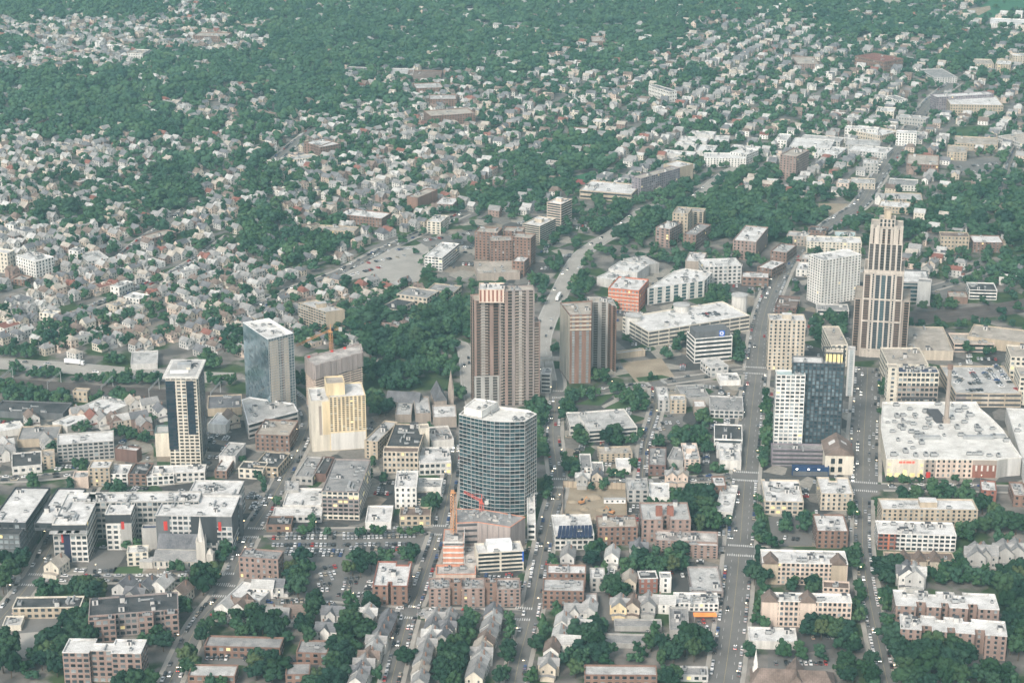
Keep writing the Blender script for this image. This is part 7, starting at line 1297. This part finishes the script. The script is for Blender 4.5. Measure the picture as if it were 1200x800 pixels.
for p0, p1, n_, w_ in (((58, 258), (300, 256), 2, 'top double row'), ((322, 258), (600, 250), 2, 'top right double row'), ((58, 285), (300, 284), 1, 'second row'), ((322, 284), (610, 280), 1, 'second right row'), ((105, 316), (325, 322), 2, 'third double row'), ((348, 296), (600, 300), 1, 'third right row'), ((248, 372), (305, 364), 1, 'short upper row'), ((235, 398), (300, 388), 1, 'short middle row'), ((232, 416), (295, 408), 1, 'lower middle row'), ((226, 436), (285, 430), 1, 'lower row'), ((222, 455), (275, 452), 1, 'lowest left row'), ((326, 412), (388, 408), 1, 'short right row'), ((322, 428), (384, 424), 1, 'right middle row'), ((318, 446), (380, 450), 1, 'lowest right row'), ((410, 470), (432, 420), 1, 'row beside the brick block'), ((90, 498), (180, 494), 1, 'row by the lower street'), ((300, 470), (395, 474), 1, 'bottom right row')):
    car_row('A2', p0, p1, 'in %s of big car park' % w_, fill=.93, lanes=n_)
dz = DECK.h - 1.1
for k, (p0, p1) in enumerate((((535, 192), (660, 186)), ((570, 150), (640, 146)), ((640, 178), (680, 176)), ((480, 78), (505, 118)), ((655, 70), (700, 130)), ((690, 60), (770, 170)), ((730, 40), (830, 160)), ((585, 70), (640, 150)), ((840, 185), (870, 178)), ((500, 150), (535, 120)))): car_row('K', p0, p1, 'on the rooftop deck, row %d from the front left' % (k + 1), zz=dz, z=.04, fill=.7)
car_row('B3', (650, 80), (780, 60), 'on the parking station roof', zz=PARKST.h - .9, fill=.6, lanes=2)
for c, p0, p1, say, ln in (('C2', (400, 512), (560, 480), 'in the tan car park', 1), ('C2', (335, 560), (470, 522), 'in the lower tan car park row', 1), ('C2', (430, 470), (580, 452), 'in the upper tan car park row', 1), ('C2', (620, 425), (800, 398), 'in the car park left of the brown cluster', 1), ('C2', (590, 700), (660, 668), 'behind the school blocks', 1), ('A3', (610, 400), (668, 398), 'beside the plain grey roofed store', 1), ('A3', (690, 575), (765, 570), 'by the orange awning', 1), ('A3', (700, 600), (765, 596), 'in the second row by the orange awning', 1), ('A3', (395, 602), (550, 604), 'before the long garage row', 1), ('A3', (335, 478), (380, 478), 'behind the yellow gabled house', 1), ('A4', (30, 205), (150, 208), 'in the yard below the dirty white roofed block', 1), ('A4', (40, 255), (150, 268), 'in the lower yard row', 1), ('A4', (140, 632), (250, 630), 'below the lower pink block', 1), ('A4', (20, 728), (225, 728), 'behind the brown roofed church', 1), ('A1', (770, 708), (945, 712), 'behind the long low garden apartments', 1), ('A2', (100, 722), (225, 718), 'between the garden apartments', 1), ('B3', (540, 470), (630, 465), 'right of the library street', 1), ('B3', (535, 492), (600, 486), 'in the second row right of the library street', 1), ('C4', (700, 150), (860, 135), 'in the far right car park', 1), ('C4', (700, 170), (860, 160), 'in the lower far right car park', 1), ('C4', (625, 610), (685, 640), 'beside the teal glass office', 1), ('A1', (345, 385), (425, 380), 'in the dark lot left of the cream mansion', 1), ('C4', (110, 560), (200, 555), 'left of the broad white tower', 1), ('A1', (250, 720), (130, 715), 'on the bare lot at bottom left', 1)):
    car_row(c, p0, p1, say, fill=.55, lanes=ln, z=.04)
for r in ROADS:
    cl = smooth([tuple(p) for p in r['line']], 6.4); n = len(cl)
    for k in range(1, n - 1):
        t = (cl[k + 1] - cl[k - 1]).normalized(); nn = Vector((t.y, -t.x)); az = math.atan2(t.y, t.x); q = proj(cl[k].x, cl[k].y)
        if not (-5 < q[0] < 1205 and -5 < q[1] < 805): continue
        if any(o is not r and min((cl[k] - p).length for p in o['line'][::2]) < o['w'] / 2 + 4 for o in ROADS): continue
        for s in (-1, 1):
            if cr.random() < r['park']:
                p = cl[k] + nn * s * (r['w'] / 2 - 1.15); car(p.x, p.y, az + (math.pi if s < 0 else 0), 'at %s kerb of %s' % ('left' if s < 0 else 'right', r['say']), z=.13)
            if cr.random() < r['move'] * 6.4 / 1000 * 1.1:
                off = (cr.choice((.2, .33)) if r['w'] > 15 else .16) * r['w']; p = cl[k] + nn * s * off; car(p.x, p.y, az + (math.pi if s < 0 else 0) , 'driving on %s' % r['say'], True, .16)
for y_ in YARDS + [[(505, 276), (560, 256), (640, 252), (680, 258), (672, 296), (640, 335), (560, 335), (505, 318)]]:
    P = [G(*p) for p in y_]; xs, ys = [p[0] for p in P], [p[1] for p in P]
    for _ in range(70):
        x, y = cr.uniform(min(xs), max(xs)), cr.uniform(min(ys), max(ys))
        if not inside((x, y), P): continue
        a = R7 + cr.choice((0, math.pi / 2)); say = 'parked in a yard near ' + landmark(x, y)
        for k in range(cr.randint(1, 6)):
            X, Y = x + math.cos(a) * k * 2.7, y + math.sin(a) * k * 2.7
            if free(X, Y, 3) and not occ(X, Y) & 6: car(X, Y, a + math.pi / 2, say)
CARS.sort(key=lambda c: -scale_at(c[0], c[1], c[2]))
cv = [c for c in CARS if 0 < proj(c[0], c[1], c[2])[0] < 1200 and 0 < proj(c[0], c[1], c[2])[1] < 800]
print('cars', len(cv))
near, far = cv[:298], cv[298:]
grp = {}
for c in near: grp.setdefault((c[4], c[5], c[7]), []).append(c)
cms = {}
def cmesh(c):
    k = (c[4], c[5], c[6])
    if k not in cms: cms[k] = car_mesh(*k)
    return cms[k]
for (col, suv, say), g in grp.items():
    g.sort(key=lambda c: (proj(c[0], c[1])[0] if 'row' in say or 'kerb' not in say else c[1]))
    for i, c in enumerate(g):
        l = '%s %s %s' % (col, 'van' if suv else 'car', say)
        if len(g) > 1: l += ', %s from %s' % (ORD(i + 1), 'left' if 'row' in say or 'kerb' not in say else 'near')
        o = link('car', cmesh(c), None, (c[0], c[1], c[2]), c[3]); tag(o, l, 'car', 'cars in the streets and car parks')
m = MB(); pal = ['paint_' + k for k in PAINT] + ['pane', 'metal_dark', 'lamp_white']; pi = {k: i for i, k in enumerate(pal)}
for c in far:
    ca, sa = math.cos(c[3]), math.sin(c[3]); b0 = 'paint_' + c[4]
    m.box((c[0], c[1], c[2] + .3), (4.5, 1.8, .62), c[3], pi[b0]); m.box((c[0] - .25 * ca, c[1] - .25 * sa, c[2] + .92), (2.5, 1.6, .55), c[3], pi['pane'], .999); m.box((c[0] - .3 * ca, c[1] - .3 * sa, c[2] + 1.44), (1.7, 1.45, .08), c[3], pi[b0])
    if c[6]:
        for s in (-.6, .6): m.box((c[0] + 2.25 * ca - s * sa, c[1] + 2.25 * sa + s * ca, c[2] + .55), (.15, .4, .2), c[3], pi['lamp_white'])
tag(m.build('distant_cars', [M[k] for k in pal]), 'smaller cars parked and driving in the far streets', 'cars', None, 'stuff')
def truck(c, p, d0, label):
    a, b_ = Vector(G(*px(c, p))), Vector(G(*px(c, d0))); az = math.atan2(b_.y - a.y, b_.x - a.x); r = link('semi_truck', None, None, (a.x, a.y, .2), az); tag(r, label, 'truck')
    m = MB(); m.box((-2, 0, 1.2), (13.5, 2.6, 2.9)); m.build('trailer', M['metal_white'], r); m = MB(); m.box((6.6, 0, .6), (2.4, 2.5, 3.0), 0, 0, .98); m.box((7.82, 0, 2.2), (.06, 2.1, .9), 0, 1); m.build('cab', [M['paint_white'], M['pane']], r)
    for x in (6.6, 4.2, -6, -7.3):
        m = MB(); m.bar((x, -1.25, .5), (x, 1.25, .5), .5, n=10); m.build('wheel', M['metal_dark'], r)
truck('B1', (282, 247), (330, 252), 'white semi trailer truck on the motorway at the left'); truck('C3', (175, 640), (190, 615), 'white lorry driving up the curving expressway')
# street lamps, the lit ones that dot the pavements at dusk
m = MB(); m.bar((0, 0, 0), (0, 0, 8), .12, n=6, r2=.07); lp = mesh_of('pole', m.v, m.f, M['metal_grey'], m.i)
m = MB(); m.bar((0, 0, 7.9), (1.8, 0, 8.4), .06); la = mesh_of('arm', m.v, m.f, M['metal_grey'], m.i); m = MB(); m.box((2.1, 0, 8.2), (1.0, .5, .25), 0, 0, .8); m.box((2.1, 0, 8.0), (.8, .42, .2), 0, 1); lh = mesh_of('lamp_head', m.v, m.f, [M['metal_grey'], M['lamp_glow']], m.i)
n_lamps = 0
for r in ROADS:
    if not r['walk']: continue
    cl, acc = [r['line'][0]], 0.0
    for a_, b_ in zip(r['line'], r['line'][1:]):
        acc += (b_ - a_).length
        if acc > 36: cl.append(b_); acc = 0.0
    k_ = 0
    for k in range(1, len(cl) - 1):
        q = proj(cl[k].x, cl[k].y)
        if not (0 < q[0] < 1200 and 425 < q[1] < 800): continue
        t = (cl[k + 1] - cl[k - 1]).normalized(); nn = Vector((t.y, -t.x)); s = 1 if k % 2 else -1; p = cl[k] + nn * s * (r['w'] / 2 + .6)
        if any(o is not r and min((p - w).length for w in o['line'][::2]) < o['w'] / 2 + 2 for o in ROADS): continue
        k_ += 1; o = link('street_lamp', None, None, (p.x, p.y, .15), math.atan2(-nn.y * s, -nn.x * s)); tag(o, 'lit street lamp beside %s, %s from near end' % (r['say'], ORD(k_)), 'street lamp', 'lit street lamps along the streets')
        for nm, me in (('pole', lp), ('arm', la), ('lamp_head', lh)): link(nm, me, o)
# ------------------------------------------------------------------ air, light, camera
m = MB(); m.box((0, 5200, -1), (9990, 11400, 516)); hz = m.build('haze', [bpy.data.materials.new('haze_air')]); tag(hz, kind='stuff')
hm = hz.data.materials[0]; hm.use_nodes = True; nt = hm.node_tree; nt.nodes.clear(); out = nt.nodes.new('ShaderNodeOutputMaterial'); pv = nt.nodes.new('ShaderNodeVolumePrincipled')
pv.inputs['Color'].default_value = (.50, .86, .98, 1); pv.inputs['Density'].default_value = 1.15e-4; pv.inputs['Anisotropy'].default_value = 0.2; nt.links.new(pv.outputs[0], out.inputs['Volume'])
w = bpy.data.worlds.new('World'); scene.world = w; w.use_nodes = True; nt = w.node_tree; bg = nt.nodes['Background']; sky = nt.nodes.new('ShaderNodeTexSky'); sky.sky_type = 'NISHITA'; sky.sun_disc = False
EL, AZ = math.radians(38), math.radians(205)      # AZ: compass bearing of the sun, clockwise from +Y
sky.sun_elevation = EL; sky.sun_rotation = AZ; sky.air_density = 1.2; sky.dust_density = 3.0; sky.ozone_density = 1.0
hs = nt.nodes.new('ShaderNodeHueSaturation'); hs.inputs['Saturation'].default_value = .3; nt.links.new(sky.outputs[0], hs.inputs['Color']); nt.links.new(hs.outputs[0], bg.inputs['Color']); bg.inputs['Strength'].default_value = .1
sl = bpy.data.lights.new('Sun', 'SUN'); sl.energy = 1.5; sl.angle = math.radians(11); sl.color = (1.0, .89, .77); so = bpy.data.objects.new('Sun', sl); COL.objects.link(so)
sd = Vector((math.sin(AZ) * math.cos(EL), math.cos(AZ) * math.cos(EL), math.sin(EL))); so.rotation_euler = (-sd).to_track_quat('-Z', 'Y').to_euler(); so.location = sd * 3000
cd = bpy.data.cameras.new('Camera'); cd.sensor_width = 36; cd.lens = 36 * F / 1200; cd.clip_start = 1; cd.clip_end = 30000; co = bpy.data.objects.new('Camera', cd); COL.objects.link(co); co.location = (0, 0, H); co.rotation_euler = (math.pi / 2 - PITCH, 0, 0); scene.camera = co
scene.view_settings.view_transform = 'Standard'; scene.view_settings.look = 'None'; scene.view_settings.gamma = 1; scene.view_settings.exposure = 1.1; scene.view_settings.use_curve_mapping = False
scene.render.engine = 'CYCLES'; scene.cycles.use_denoising = True; scene.cycles.max_bounces = 5; scene.cycles.volume_bounces = 0; scene.cycles.diffuse_bounces = 2; scene.cycles.glossy_bounces = 2; scene.cycles.caustics_reflective = False
